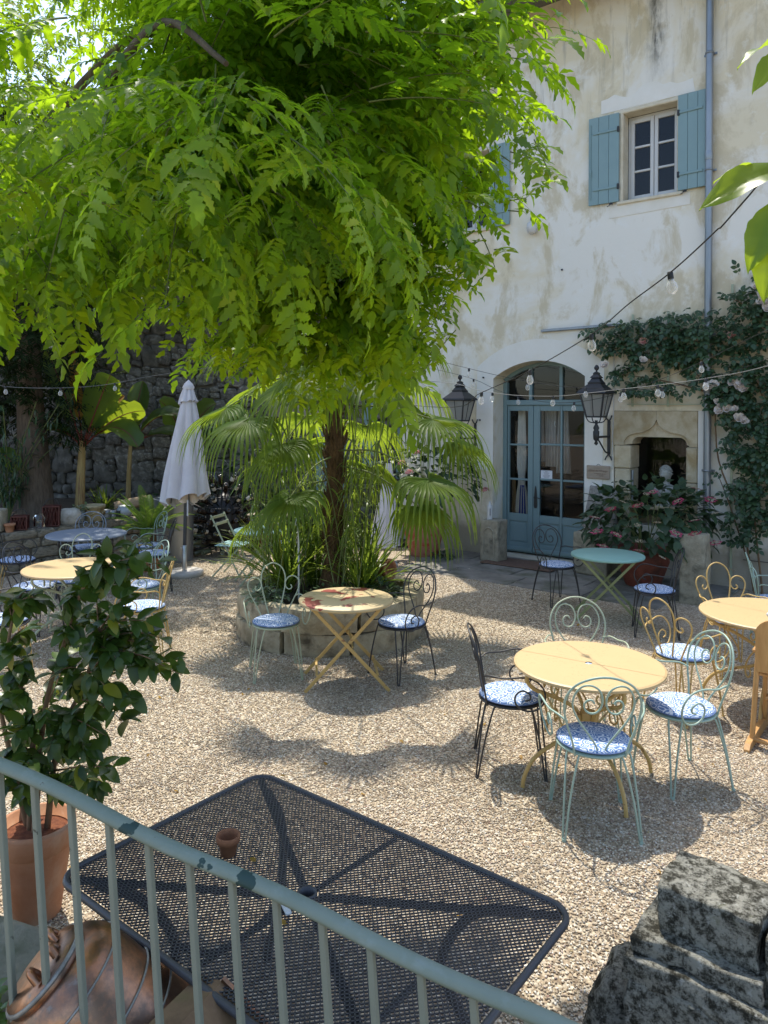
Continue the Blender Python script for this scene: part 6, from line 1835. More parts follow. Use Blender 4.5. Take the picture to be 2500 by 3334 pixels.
while len(it) < 1900 and k < 90000:
    k += 1
    s, z = rr5.uniform(1.4, 5.2), rr5.uniform(.5, 4.3)
    d = rose_density(s, z)
    d *= .35 + 1.1 * max(0, mnoise.noise(Vector((s * 2.3, z * 2.3, 4))) + .5)
    if rr5.random() > d: continue
    y = -rr5.uniform(.03, .26)
    it.append((rr5.randrange(4), frame((s, y, z), (rr5.uniform(-1, 1), rr5.uniform(-.9, -.1), rr5.uniform(-.8, .5)), (rr5.uniform(-.3, .3), -.8, .8), rr5.uniform(1.05, 1.6))))
leaves(rose, V_rose, it, L_rose, 'leaf', 'foliage', 300)
def bloom(r, n=14, R_=.045):
    parts = []
    for k in range(n):
        a = k * 2.4; e = .15 + .9 * (1 - k / n)
        v, f = blade(R_ * (1.05 - .45 * k / n), R_ * 1.0, 3, lambda t: [.35, .95, 1.0, .55][min(3, int(round(t * 3)))], .12, -.25)
        d = Vector((math.cos(a) * math.sin(e + .3), math.sin(a) * math.sin(e + .3), math.cos(e + .3) + .1))
        parts.append((v, f, frame((0, 0, -.01), d, (-math.cos(a), -math.sin(a), .6))))
    return merge(parts)
V_bloom = [bloom(rr5) for k in range(3)]
bl_me = {}
def part_mesh(name, vf, m):
    me = bpy.data.meshes.new(name); me.from_pydata(vf[0], [], vf[1]); me.materials.append(m)
    me.polygons.foreach_set('use_smooth', [True] * len(vf[1])); me.update(); return me
BW = [part_mesh('rose_bloom', v, P_white) for v in V_bloom]; BPk = [part_mesh('rose_bloom', v, P_pink) for v in V_bloom]
blooms = [(3.281, 2.712), (3.217, 2.683), (3.502, 2.720), (3.569, 2.670), (3.613, 2.718), (3.647, 2.645), (3.363, 2.418), (3.414, 2.454), (3.352, 2.357), (3.448, 2.382), (3.322, 2.479), (3.537, 2.376), (3.594, 2.262), (3.649, 2.226), (3.813, 3.993), (3.878, 3.927), (3.857, 3.823), (3.895, 3.731), (3.770, 3.950), (3.911, 3.653), (3.841, 3.753), (3.920, 4.023), (2.348, 3.067), (1.797, 3.011)]
pinkb = [(3.498, 3.338), (3.476, 3.291), (2.359, 3.326)]
for k, (s, z) in enumerate(blooms + pinkb):
    me = (BW if k < len(blooms) else BPk)[k % 3]
    put(me, 'rose_bloom', rose, M=frame((s, -.27, z), (.2 * math.sin(k), .5, .9), (.3 * math.cos(k * 2), -1, .35), 1.55 + .35 * math.sin(k * 1.7)))
tr_ = thing('trellis', 'thin green metal trellis bars on the wall behind the climbing rose', 'trellis', HO, HROT)
for s in (2.12, 2.62, 3.45, 3.95, 4.5):
    q = MB(); q.bar((s, -.03, .1 if s > 3.2 else 2.42), (s, -.03, 3.75 if s < 3.2 else 4.05), .03, .012); q.build('upright', M['sage'], tr_)
for z in (2.45, 2.95, 3.45):
    q = MB(); q.bar((2.05, -.045, z), (4.8, -.045, z), .025, .01); q.build('cross_bar', M['sage'], tr_)
for z in (.4, .8, 1.2):
    q = MB(); q.bar((3.6, -.05, z), (4.9, -.05, z), .008, .008); q.build('wire', M['iron'], tr_)

# ---- hydrangeas
def hyd_leaf(): return blade(.165, .095, 6, lambda t: math.sin(PI * min(1, t ** .72)) ** .75, .18, .35, .05)
V_hyd = [hyd_leaf(), blade(.12, .085, 6, lambda t: math.sin(PI * min(1, t ** .72)) ** .75, .12, .5, .05), blade(.16, .10, 6, lambda t: math.sin(PI * min(1, t ** .75)) ** .8, .25, .25, .05)]
def lacecap(r):
    parts = []
    for k in range(9):
        a = k * 2 * PI / 9 + r.uniform(-.2, .2); rr_ = r.uniform(.045, .07)
        for j in range(4):
            b_ = j * PI / 2
            v, f = blade(.020, .020, 2, lambda t: [.4, 1, .5][int(round(t * 2))], 0, 0); parts.append((v, f, frame((rr_ * math.cos(a), rr_ * math.sin(a), r.uniform(-.006, .008)), (math.cos(b_ + a), math.sin(b_ + a), .1), (0, 0, 1))))
    return merge(parts)
def buds(r):
    parts = []
    for k in range(26):
        rr_ = .045 * math.sqrt(r.random()); a = r.uniform(0, 6.3)
        b_ = MB(); b_.ico((0, 0, 0), .0055, 1); parts.append((b_.v, b_.f, Matrix.Translation((rr_ * math.cos(a), rr_ * math.sin(a), .012 - rr_ * .1))))
    return merge(parts)
rh = random.Random(71)
LC = [part_mesh('flower_petals', lacecap(rh), P_magenta) for k in range(3)]; BU = [part_mesh('flower_buds', buds(rh), P_cream) for k in range(2)]
def mop(r):
    parts = []
    for k in range(46):
        d = rdir(r); d.z = abs(d.z) * .8 + .05
        v, f = blade(.026, .026, 2, lambda t: [.5, 1, .5][int(round(t * 2))], 0, 0); parts.append((v, f, frame(d * .06, d.orthogonal(), d)))
    return merge(parts)
MOP = part_mesh('flower_head', mop(rh), P_rosy)
def hydrangea(name, label, base, pot_r, pot_h, potm, blob, nleaf, flowers, mop_=False, seed=1):
    r = random.Random(seed)
    t = thing(name, label, 'potted shrub', base)
    q = MB(); q.lathe([(pot_r * .62, 0), (pot_r * .70, .05), (pot_r * .80, pot_h * .3), (pot_r * 1.0, pot_h * .65), (pot_r * .98, pot_h * .85), (pot_r * .90, pot_h * .93), (pot_r * 1.02, pot_h * .95), (pot_r * 1.02, pot_h), (pot_r * .85, pot_h), (pot_r * .8, pot_h * .85), (0, pot_h * .83)], 32); q.build('pot', potm, t)
    (cx, cy_, cz), (sx, sy, sz) = blob
    q = MB()
    for k in range(16):
        d = rdir(r); d.z = abs(d.z)
        tubeto(q, [(r.uniform(-.1, .1), r.uniform(-.1, .1), pot_h * .8), (cx + d.x * sx * .4, cy_ + d.y * sy * .4, cz - sz * .2 + d.z * sz * .3), (cx + d.x * sx * .85, cy_ + d.y * sy * .85, cz + d.z * sz * .85)], .008, .004, 5)
    q.build('stems', M['stem'], t)
    it = []
    for k in range(nleaf):
        d = rdir(r)
        if d.z < -.55: d.z *= -.3; d.normalize()
        rad = r.uniform(.5, 1) ** .4
        lump = 1 + .16 * mnoise.noise(d * 2.2 + Vector((seed, 0, 0)))
        p = Vector((cx + d.x * sx * rad * lump, cy_ + d.y * sy * rad * lump, cz + d.z * sz * rad * lump))
        it.append((r.randrange(3), frame(p, (d * .8 + Vector((0, 0, -.25)) + rdir(r) * .55), (d.x * .4, d.y * .4, 1), r.uniform(.75, 1.2))))
    leaves(t, V_hyd, it, L_hyd, 'leaf', 'foliage', 300)
    for k, (x, y, z, mag) in enumerate(flowers):
        if mop_: put(MOP, 'flower_head', t, M=Matrix.Translation((x, y, z)) @ Matrix.Scale(1.0, 4))
        else:
            Mx = Matrix.Translation((x, y, z)) @ Euler((r.uniform(.1, .5), r.uniform(-.3, .3), r.uniform(0, 6))).to_matrix().to_4x4()
            if mag: put(LC[k % 3], 'flower_petals', t, M=Mx)
            put(BU[k % 2], 'flower_buds', t, M=Mx)
    return t
HP = Vector((3.50, 9.98, 0))
fl = []
for (px_, mag) in (((3.398, 9.350, 1.327), 1), ((3.932, 9.300, 1.376), 1), ((3.601, 9.050, 1.247), 1), ((3.069, 8.950, 1.205), 1), ((2.627, 9.200, 1.022), 1), ((2.797, 9.100, 1.139), 1), ((2.628, 9.100, 0.865), 1), ((2.783, 8.850, 0.867), 1), ((3.457, 8.750, 0.899), 1), ((3.696, 8.800, 0.892), 1), ((3.758, 8.950, 1.025), 1), ((3.020, 8.750, 0.694), 1), ((4.034, 9.000, 0.749), 1), ((4.151, 9.400, 1.226), 1), ((2.667, 9.000, 0.702), 1), ((3.274, 8.850, 1.009), 0), ((4.166, 9.300, 1.064), 0), ((3.036, 8.850, 0.980), 0), ((3.275, 8.700, 0.623), 0), ((3.809, 8.800, 0.359), 0), ((4.280, 9.100, 0.398), 0), ((3.258, 9.200, 1.313), 0), ((2.938, 9.100, 1.226), 0), ((3.037, 8.800, 0.795), 0), ((4.443, 9.200, 0.245), 0)):
    fl.append((px_[0] - HP.x, px_[1] - HP.y, px_[2] - HP.z, mag))
M['redpot'] = grain('red_pot', (0.15, 0.035, 0.02), (0.24, 0.07, 0.04), 5, 0.7, 0.25, 20, c3=(0.07, 0.03, 0.02), s3=4)
hydrangea('hydrangea', 'big dark lacecap hydrangea with magenta flowers in a red pot under the stone opening', HP, .34, .52, M['redpot'], ((.02, -.18, .86), (.88, .74, .58)), 560, fl, seed=5)
M['glazedpot'] = grain('flaking_red_pot', (0.33, 0.14, 0.095), (0.42, 0.20, 0.14), 4, 0.75, 0.2, 20, c3=(0.36, 0.035, 0.015), s3=7)
HP2 = Vector((.66, 12.05, 0.0))
fl = [(p[0] - HP2.x, p[1] - HP2.y, p[2], 1) for p in ((0.277, 11.300, 1.532), (0.387, 11.200, 1.399), (0.539, 11.000, 1.210), (0.890, 11.000, 1.212), (1.591, 11.600, 1.099), (0.506, 11.400, 1.683))]
hydrangea('hydrangea', 'pink mophead hydrangea in a flaking red glazed pot left of the carved stone', HP2, .34, .66, M['glazedpot'], ((0, -.2, 1.25), (.88, .62, .58)), 330, fl, True, seed=9)


# ---- fan palm in the planter
PB = Vector((-.545, 7.94, .40))
palm = thing('fan_palm', 'fan palm with a fibrous trunk and drooping fronds growing in the stone planter', 'palm', PB)
def fibre():
    m, nt, b = new_mat('palm_fibre')
    v = coords(nt, (1, 1, .35))
    c = mix(nt, ramp(nt, noise(nt, v, 22, 7, .75), [(.35, 0), (.65, 1)]), (0.055, 0.030, 0.016), (0.20, 0.115, 0.055))
    link(nt, c, b.inputs['Base Color']); b.inputs['Roughness'].default_value = .95
    bump(nt, b, noise(nt, coords(nt, (1, 1, .2)), 38, 7, .8), 1.0, .03)
    return m
M['fibre'] = fibre()
rpm = random.Random(31)
q = MB(); n = 20; vs = []; nz = 40
for j in range(nz + 1):
    z = 2.75 * j / nz
    r0 = (.125 - .035 * min(1, z / .5) + .02 * math.sin(z * 9) * .4) * (1 if z < 2.4 else 1 - .2 * (z - 2.4))
    for i in range(n):
        a = 2 * PI * i / n
        r = r0 * (1 + .12 * mnoise.noise(Vector((math.cos(a) * 2, math.sin(a) * 2, z * 6))) + .05 * rpm.uniform(-1, 1))
        vs.append((r * math.cos(a) + .02 * math.sin(z * 1.3), r * math.sin(a), z))
q.add(vs, [(j * n + i, j * n + (i + 1) % n, (j + 1) * n + (i + 1) % n, (j + 1) * n + i) for j in range(nz) for i in range(n)], 0, True)
trk = q.build('trunk', M['fibre'], palm)
q = MB()
for k in range(420):                                   # old leaf bases and loose fibres
    z = rpm.uniform(.2, 2.6); a = rpm.uniform(0, 6.28); r = .085
    p = Vector((r * math.cos(a) + .02 * math.sin(z * 1.3), r * math.sin(a), z)); d = Vector((math.cos(a), math.sin(a), 0))
    if k % 3 == 0: q.tube([p, p + d * .03 + Vector((0, 0, .05)), p + d * .055 + Vector((0, 0, .13))], [.018, .014, .006], 4)
    else: q.tube([p, p + d * .03 + rdir(rpm) * .02 + Vector((0, 0, .05)), p + d * .05 + rdir(rpm) * .05 + Vector((0, 0, rpm.uniform(-.08, .06)))], .0028, 3)
o = q.build('leaf_bases', M['fibre'], trk); o['kind'] = 'stuff'
def frond(start, hub, face, size, droop, seed, nseg=34, spread=2.15, m=None, parent=None, base=PB, kind='frond'):
    """petiole from the trunk to the hub and a pleated fan whose tips hang"""
    r = random.Random(seed)
    q = MB()
    s = Vector(start); h = Vector(hub) - base
    mid = (s + h) / 2 + Vector((0, 0, .10 * (h - s).length))
    pet = smooth_path([s, mid, h], 6)
    q.tube(pet, [.011 - .005 * i / (len(pet) - 1) for i in range(len(pet))], 5)
    ax = (pet[-1] - pet[-3]).normalized()
    Fm = frame((0, 0, 0), (ax + Vector(face) * .0).normalized(), face).to_3x3()
    vs = []; fs = []
    for k in range(nseg):
        u = (k + .5) / nseg * 2 - 1
        a = u * spread
        d0 = Fm @ Vector((math.sin(a), math.cos(a), .10 * math.cos(a * 2)))
        L = size * (1 - .28 * abs(u) ** 2.2) * r.uniform(.93, 1.05)
        size *= 1.0
        wmax = size * spread * 2 / nseg * .165 + .004
        p = h.copy(); d = d0.copy()
        ns = 9; o = len(vs)
        up = Fm @ Vector((0, 0, 1))
        bend = r.uniform(.75, 1.5) * droop * 1.15
        for i in range(ns + 1):
            t = i / ns
            w = wmax * min(1, (t + .05) / .32) * (1 if t < .36 else max(.05, 1 - ((t - .36) / .64) ** 1.1 * .95))
            sd_ = d.cross(up); sd_ = sd_.normalized() if sd_.length > 1e-3 else Vector((1, 0, 0))
            nn = sd_.cross(d)
            vs += [p - sd_ * w + nn * w * .45, p.copy(), p + sd_ * w + nn * w * .45]
            if i < ns:
                g = 0 if t < .30 else bend * (.22 + .95 * (t - .30))
                d = (d + Vector((0, 0, -1)) * g).normalized()
                p = p + d * L / ns
        for i in range(ns):
            b_ = o + i * 3; fs += [(b_, b_ + 1, b_ + 4, b_ + 3), (b_ + 1, b_ + 2, b_ + 5, b_ + 4)]
    q.add(vs, fs, 1, True)
    me = bpy.data.meshes.new(kind); me.from_pydata(q.v, [], q.f); me.materials.append(M['stem']); me.materials.append(m or L_palm)
    me.polygons.foreach_set('material_index', q.m); me.polygons.foreach_set('use_smooth', [True] * len(q.f)); me.update()
    return put(me, kind, parent or palm)
FR = [ # start height, hub, normal of the blade, size, droop
 (2.35, (-1.634, 7.700, 2.353), (-.35, -.25, .9), .72, .75), (2.2, (-1.343, 7.300, 2.237), (-.3, -.45, .8), .70, .8), (2.05, (-1.020, 7.450, 1.982), (-.45, -.5, .7), .66, .7), (1.45, (-0.914, 7.300, 1.478), (-.3, -.35, .9), .62, .8),
 (1.5, (0.434, 7.200, 1.664), (.35, -.35, .85), .74, .95), (1.9, (0.508, 7.700, 2.245), (.45, -.3, .85), .76, .85), (2.0, (0.779, 8.000, 1.995), (.5, -.3, .8), .70, .85), (1.35, (0.360, 7.500, 1.355), (.3, -.4, .85), .66, 1.0), (2.3, (0.100, 7.900, 2.439), (.3, -.35, .9), .7, .7),
 (2.5, (-0.878, 7.400, 2.586), (-.2, -.5, .8), .7, .6), (2.6, (-0.585, 7.200, 2.715), (0, -.5, .8), .72, .7), (2.6, (-0.180, 7.200, 2.650), (.2, -.5, .8), .7, .7), (2.5, (-1.400, 8.300, 2.618), (-.4, -.1, .9), .72, .6), (2.5, (0.316, 8.400, 2.633), (.4, .1, .9), .72, .7),
 (2.2, (-0.943, 8.900, 2.255), (-.2, .5, .8), .7, .6), (2.2, (-0.219, 8.900, 2.148), (.2, .5, .8), .7, .6), (1.9, (-0.963, 8.600, 1.934), (-.35, .3, .9), .66, .7), (1.7, (-0.155, 8.600, 1.670), (.3, .3, .9), .66, .8), (1.2, (-1.408, 8.400, 1.100), (-.4, .1, .9), .6, .8), (2.7, (-0.422, 7.900, 3.053), (0, -.2, .95), .7, .6),
 (2.7, (-1.099, 6.500, 2.935), (-.2, -.25, .95), .62, .38), (2.72, (-0.514, 6.300, 2.998), (0, -.25, .97), .62, .38), (2.7, (0.079, 6.450, 2.978), (.2, -.25, .95), .62, .38)]
for k, (z, hub, fc, sz, dr) in enumerate(FR): frond((.02 * math.sin(z * 1.3), -.03, z), hub, fc, sz * 1.14, dr, 100 + k)

# ---- strap-leaved clumps and trailing plants in the planter
def strap_clump(name, label, base, n, L, spread, mat_, seed, w=.02, cat='plant', up=1.0, part='leaf'):
    r = random.Random(seed); t = thing(name, label, cat, base)
    q_it = []
    for k in range(n):
        a = r.uniform(0, 6.28); e = r.uniform(.1, 1) * spread
        Lk = L * r.uniform(.55, 1.1); q = MB(); vs = []; fs = []
        p = Vector((r.uniform(-.06, .06), r.uniform(-.06, .06), 0)); d = Vector((math.cos(a) * math.sin(e), math.sin(a) * math.sin(e), math.cos(e) * up)).normalized(); ns = 7
        bend = r.uniform(.02, .14)
        for i in range(ns + 1):
            f = i / ns; sd_ = d.cross(Vector((math.cos(a), math.sin(a), 1.2))); sd_ = sd_.normalized() if sd_.length > .01 else Vector((1, 0, 0))
            ww_ = w * (.5 + f) * (1 - f ** 2.4) + .001
            vs += [p - sd_ * ww_ + Vector((0, 0, ww_ * .4)), p.copy(), p + sd_ * ww_ + Vector((0, 0, ww_ * .4))]
            p = p + d * Lk / ns; d = (d + Vector((0, 0, -bend * (1 + f)))).normalized()
        fs = [f_ for i in range(ns) for f_ in ((i * 3, i * 3 + 1, i * 3 + 4, i * 3 + 3), (i * 3 + 1, i * 3 + 2, i * 3 + 5, i * 3 + 4))]
        q.add(vs, fs, 0, True); me = bpy.data.meshes.new(part); me.from_pydata(q.v, [], q.f); me.materials.append(mat_); me.polygons.foreach_set('use_smooth', [True] * len(q.f)); me.update()
        put(me, part, t)
    return t
strap_clump('strap_plant', 'dense clump of arching strap leaves left of the palm trunk in the planter', PC + Vector((-.48, -.02, .39)), 150, 1.0, 1.0, L_grass, 61, .013)
strap_clump('strap_plant', 'fresh green clump of broader strap leaves right of the palm trunk in the planter', PC + Vector((.36, -.10, .39)), 100, .85, .95, L_grass, 62, .017)
strap_clump('strap_plant', 'upright strap leaves behind the palm trunk', PC + Vector((.10, .42, .39)), 60, 1.0, .8, L_grass, 63, .016)
strap_clump('strap_plant', 'loose yellowing strap leaves in front of the palm trunk at left', PC + Vector((-.22, .25, .39)), 60, 1.1, .8, L_grass, 64, .013)
cb = thing('bamboo_canes', 'thin upright canes with narrow leaves rising beside the palm trunk', 'bamboo', PC + Vector((-.35, .30, .38)))
rb2 = random.Random(66); it = []
for k in range(34):
    a = Vector((rb2.uniform(-.35, .75), rb2.uniform(-.75, .2), 0)); b2 = a + Vector((rb2.uniform(-.5, .5), rb2.uniform(-.35, .3), rb2.uniform(1.1, 2.1)))
    q = MB(); pts = smooth_path([a, a.lerp(b2, .5) + Vector((0, 0, .15)), b2], 6); q.tube(pts, .0065, 5); q.build('cane', M['stem'], cb)
    for j in range(20):
        p = pts[rb2.randrange(3, len(pts))]
        it.append((0, frame(p, Vector((rb2.uniform(-1, 1), rb2.uniform(-1, 1), rb2.uniform(-.9, .4))), (0, 0, 1), rb2.uniform(.7, 1.3))))
leaves(cb, [blade(.24, .018, 5, lambda t: min(1, t * 6) * (1 - t ** 2), .2, .7)], it, L_grass, 'leaf', 'foliage', 300)
q = MB(); q.tube([PC + Vector((-.30, -.35, .38)), PC + Vector((-.31, -.34, 1.15))], .010, 6); tag(q.build('plant_stake', M['sash']), 'thin white stake standing in the planter left of the trunk', 'stake')
def bushlet(name, label, base, n, R_, mat_, seed, size=.05, flat=.6, cat='plant', shape=None, cap=120):
    r = random.Random(seed); t = thing(name, label, cat, base); it = []
    q = MB()
    for k in range(7):
        d = rdir(r); d.z = abs(d.z); q.tube([(0, 0, 0), d * R_ * .5 + Vector((0, 0, .02)), Vector((d.x, d.y, d.z * flat)) * R_ * .9], .003, 4)
    q.build('stems', M['stem'], t)
    for k in range(n):
        d = rdir(r); d.z = abs(d.z) * flat
        p = d * R_ * r.uniform(.4, 1)
        it.append((0, frame(p, d * .7 + rdir(r) * .6, (0, 0, 1), r.uniform(.7, 1.3))))
    leaves(t, [shape or blade(size, size * .62, 4, lambda t: math.sin(PI * t ** .8) ** .85, .15, .35)], it, mat_, 'leaf', 'foliage', cap)
    return t
bushlet('variegated_plant', 'small plant with white-edged leaves spilling over the left rim of the planter', PC + Vector((-.62, -.48, .42)), 150, .24, L_pale, 81, .055)
bushlet('ivy', 'low green ivy at the foot of the palm trunk', PC + Vector((.05, -.45, .40)), 160, .34, L_rose, 82, .06, .5)
bushlet('ivy', 'broad dark leaves at the right end of the planter by the broken pot', PC + Vector((.55, -.22, .40)), 60, .24, L_hyd, 83, .11, .7)
bushlet('tin_plant', 'small white-leaved plant growing in the grey tin', ww(.64, .14, .78), 60, .13, L_pale, 84, .06, .9)
bushlet('pot_plant', 'low weeds in front of the flaking red pot', (.95, 11.75, .0), 90, .3, L_hyd, 85, .06, .4)

# ---- cycad in front of the retaining wall
cyc = thing('cycad', 'bright green cycad with stiff arching fronds between the grey table and the parasol', 'cycad', (-3.40, 10.75, 0))
q = MB(); q.lathe([(.14, 0), (.18, .3), (.20, .32), (.20, .36), (.17, .36), (.16, .3), (0, .3)], 24); q.build('pot', M['terra'], cyc)
q = MB(); q.lathe([(.08, .3), (.11, .38), (.10, .5), (.05, .57), (0, .59)], 14); q.build('stem', M['fibre'], cyc)
rcy = random.Random(9)
for k in range(26):
    a = 2 * PI * k * .382 * 1.0 + rcy.uniform(-.1, .1); e = .25 + 1.0 * (k / 26)
    L_ = rcy.uniform(.58, .74); pts = []; p = Vector((.03 * math.cos(a), .03 * math.sin(a), .56)); d = Vector((math.cos(a) * math.sin(e), math.sin(a) * math.sin(e), math.cos(e)))
    q = MB(); n = 16
    for i in range(n + 1):
        pts.append(p.copy()); p = p + d * L_ / n; d = (d + Vector((0, 0, -.035 - .03 * e))).normalized()
    q.tube(pts, [.006 - .004 * i / n for i in range(n + 1)], 4)
    vs = []; fs = []
    for i in range(2, n * 3):
        f = i / (n * 3); pp = pts[int(f * n)].lerp(pts[min(n, int(f * n) + 1)], f * n - int(f * n)); tt = (pts[min(n, int(f * n) + 1)] - pts[int(f * n)]).normalized()
        ll = .13 * math.sin(PI * (.12 + .86 * f)) ** .7; sd_ = tt.cross(Vector((0, 0, 1))).normalized()
        for sg in (-1, 1):
            dd = (sd_ * sg + tt * .75 + Vector((0, 0, .22))).normalized(); o = len(vs)
            vs += [pp - tt * .005, pp + tt * .005, pp + dd * ll * .6 + tt * .0045, pp + dd * ll + Vector((0, 0, -.01)), pp + dd * ll * .6 - tt * .0045]
            fs.append((o, o + 1, o + 2, o + 3, o + 4))
    q.add(vs, fs, 1)
    me = bpy.data.meshes.new('frond'); me.from_pydata(q.v, [], q.f); me.materials.append(M['stem']); me.materials.append(L_cyc); me.polygons.foreach_set('material_index', q.m); me.update(); put(me, 'frond', cyc)

# ---- bananas
M['banstem'] = grain('banana_stem', (0.30, 0.20, 0.075), (0.42, 0.31, 0.13), 5, 0.7, 0.2, 16, stretch=(4, 4, .5), c3=(0.13, 0.05, 0.025), s3=3.5)
M['redrib'] = grain('red_rib', (0.16, 0.035, 0.025), (0.25, 0.06, 0.04), 8, 0.5, 0)
def banana_leaf(q, s, d, L, W, bend, r, mi, side_up=(0, 0, 1), tear=.25, twist=0.0):
    p = Vector(s); d = Vector(d).normalized(); n = 16; rib = []; rows = []
    pl = .28                                             # bare stalk
    for i in range(n + 1):
        t = i / n; rib.append(p.copy())
        sd_ = d.cross(Vector(side_up)); sd_ = sd_.normalized() if sd_.length > .02 else Vector((1, 0, 0))
        nn = sd_.cross(d)
        u = max(0, (t - pl) / (1 - pl))
        w = W / 2 * (math.sin(PI * min(1, u * .93 + .06)) ** .5 if 0 < u < 1 else 0)
        w1 = w * (1 - tear * r.random() * (r.random() < .5)); w2 = w * (1 - tear * r.random() * (r.random() < .5))
        rows.append((p - sd_ * w1 + nn * w1 * .35 + d * w1 * .18, p - sd_ * w1 * .5 + nn * w1 * .28, p.copy(), p + sd_ * w2 * .5 + nn * w2 * .28, p + sd_ * w2 + nn * w2 * .35 + d * w2 * .18))
        p = p + d * L / n; d = (d + Vector((0, 0, -bend * (.3 + 1.5 * t)))).normalized()
    q.tube(rib, [.019 - .015 * i / n for i in range(n + 1)], 6, mi=0)
    vs = [x for row in rows for x in row]; st_i = int(pl * n)
    fs = [(i * 5 + j, i * 5 + j + 1, (i + 1) * 5 + j + 1, (i + 1) * 5 + j) for i in range(st_i, n) for j in range(4)]
    q.add(vs, fs, mi, True)
def banana(name, label, base, h, lv, seed, r0=.085, m=L_ban):
    r = random.Random(seed); t = thing(name, label, 'banana plant', base)
    q = MB(); q.tube([(0, 0, -.05), (.01, 0, h * .4), (.03, 0, h * .8), (.05, 0, h)], [r0, r0 * .85, r0 * .7, r0 * .5], 14); q.build('pseudostem', M['banstem'], t)
    for (d, L, W, bend, dry, up) in lv:
        q = MB(); banana_leaf(q, (.05, 0, h - .12), d, L, W, bend, r, 1, up)
        me = bpy.data.meshes.new('leaf'); me.from_pydata(q.v, [], q.f); me.materials.append(M['redrib']); me.materials.append(L_dry if dry else m); me.polygons.foreach_set('material_index', q.m); me.polygons.foreach_set('use_smooth', q.sm); me.update()
        put(me, 'leaf', t)
    return t
BB = ww(1.12, 1.0, .57)
banana('banana_plant', 'large banana plant with red leaf stalks and one glowing yellow-green leaf behind the pots', BB, 1.25,
       [((-.30, -.1, 1), 1.75, .36, .015, False, (.3, -1, .2)), ((.42, -.42, .80), 1.55, .58, .02, False, (.1, .8, .6)), ((.75, -.2, .75), 1.35, .5, .06, False, (.2, .75, .65)), ((.62, -.25, .62), 1.35, .46, .15, False, (0, -.5, 1)), ((.15, .2, 1), 1.2, .34, .05, False, (.2, -1, .3)), ((.35, .1, .75), 1.1, .34, .06, True, (-.3, -1, .4)), ((-.55, .1, .55), 1.15, .34, .16, False, (0, -.4, 1)), ((-.1, -.05, 1), 1.7, .20, .01, True, (.6, -1, .1))], 3)
banana('banana_plant', 'thinner banana plant with pale stem right of the large one', ww(2.35, 1.5, .57), 1.25, [((.5, -.1, .7), 1.2, .46, .10, False, (0, -.5, 1)), ((-.5, -.1, .6), 1.1, .42, .14, False, (0, -.5, 1)), ((.8, .1, .5), 1.2, .46, .12, False, (0, -.4, 1)), ((.1, .1, 1), 1.2, .4, .05, False, (.2, -1, .3))], 4, .05)
banana('banana_plant', 'young banana with two hanging leaves left of the large one', ww(-.15, 1.9, .57), .95, [((.1, -.35, .8), .9, .34, .22, False, (0, -.6, 1)), ((.6, -.1, .7), .9, .32, .22, False, (0, -.5, 1)), ((-.5, .0, .8), 1.0, .34, .12, False, (0, -.5, 1))], 5, .035)
banana('banana_plant', 'banana leaves behind the parasol in the shade', ww(3.6, 1.6, .57), 1.2, [((.5, -.3, .9), 1.2, .5, .06, False, (0, -1, .4)), ((-.2, -.3, .9), 1.1, .46, .08, False, (0, -1, .5)), ((.8, -.1, .5), 1.1, .46, .12, False, (0, -.5, 1))], 6, .05)

# ---- dark cypress at the left
cyp = thing('cypress', 'dark old cypress with a thick trunk at the left edge of the garden', 'tree', (-5.75, 12.1, .5))
q = MB(); tubeto(q, [(0.1, 0, -.1), (.03, 0, 1), (-.05, 0, 2.4), (-.1, 0, 5.0)], .30, .14, 14); q.build('trunk', M['bark'], cyp)
rc_ = random.Random(12); it = []
def spray(r):
    parts = []
    for k in range(9):
        v, f = blade(.11, .02, 2, lambda t: [.5, 1, 0][int(round(t * 2))], .2, .2); parts.append((v, f, frame((0, k * .02, 0), (math.sin(k * 2.4), .8, .3 * math.cos(k * 2.4)), (0, 0, 1))))
    return merge(parts)
V_sp = [spray(rc_) for k in range(2)]
for k in range(4200):
    z = 1.3 + 5.2 * rc_.random() ** .8; a = rc_.uniform(0, 6.28); rr_ = (1.05 if z > 2.1 else .75) * math.sqrt(rc_.uniform(.1, 1)) * (1 + .25 * math.sin(a * 3 + z))
    p = Vector((rr_ * math.cos(a) * 1.1, rr_ * math.sin(a), z))
    if p.y < -.2 and z < 2.0 and abs(p.x + .02) < .34 and rc_.random() < .9: continue
    it.append((k % 2, frame(p, (math.cos(a), math.sin(a), rc_.uniform(-.9, .3)), (0, 0, 1), rc_.uniform(.8, 1.7))))
o = bake('crown', V_sp, it, L_dark, cyp); o['kind'] = 'stuff'
def whip_shrub(name, label, base, n, H_, mat_, seed, cap=300):
    r = random.Random(seed); t = thing(name, label, 'shrub', base); it = []
    for k in range(n):
        a = r.uniform(0, 6.28); q = MB(); d = Vector((math.cos(a) * .35, math.sin(a) * .3, 1)); L_ = H_ * r.uniform(.6, 1)
        pts = smooth_path([(0, 0, 0), d * L_ * .5, d * L_ + Vector((math.cos(a), math.sin(a), -.4)) * .3], 6); q.tube(pts, .007, 5); q.build('stem', M['stem'], t)
        for j in range(36):
            p = pts[r.randrange(3, len(pts))] + rdir(r) * .06
            it.append((0, frame(p, (r.uniform(-1, 1), r.uniform(-1, .4), r.uniform(-.9, .5)), (0, 0, 1), r.uniform(.7, 1.3))))
    leaves(t, [blade(.16, .028, 4, lambda t: math.sin(PI * t ** .8) ** .8, .2, .5)], it, mat_, 'leaf', 'foliage', cap)
whip_shrub('oleander', 'dark narrow-leaved shrub hanging beside the cypress trunk', ww(.15, 1.4, .57), 20, 2.1, L_rose, 91)
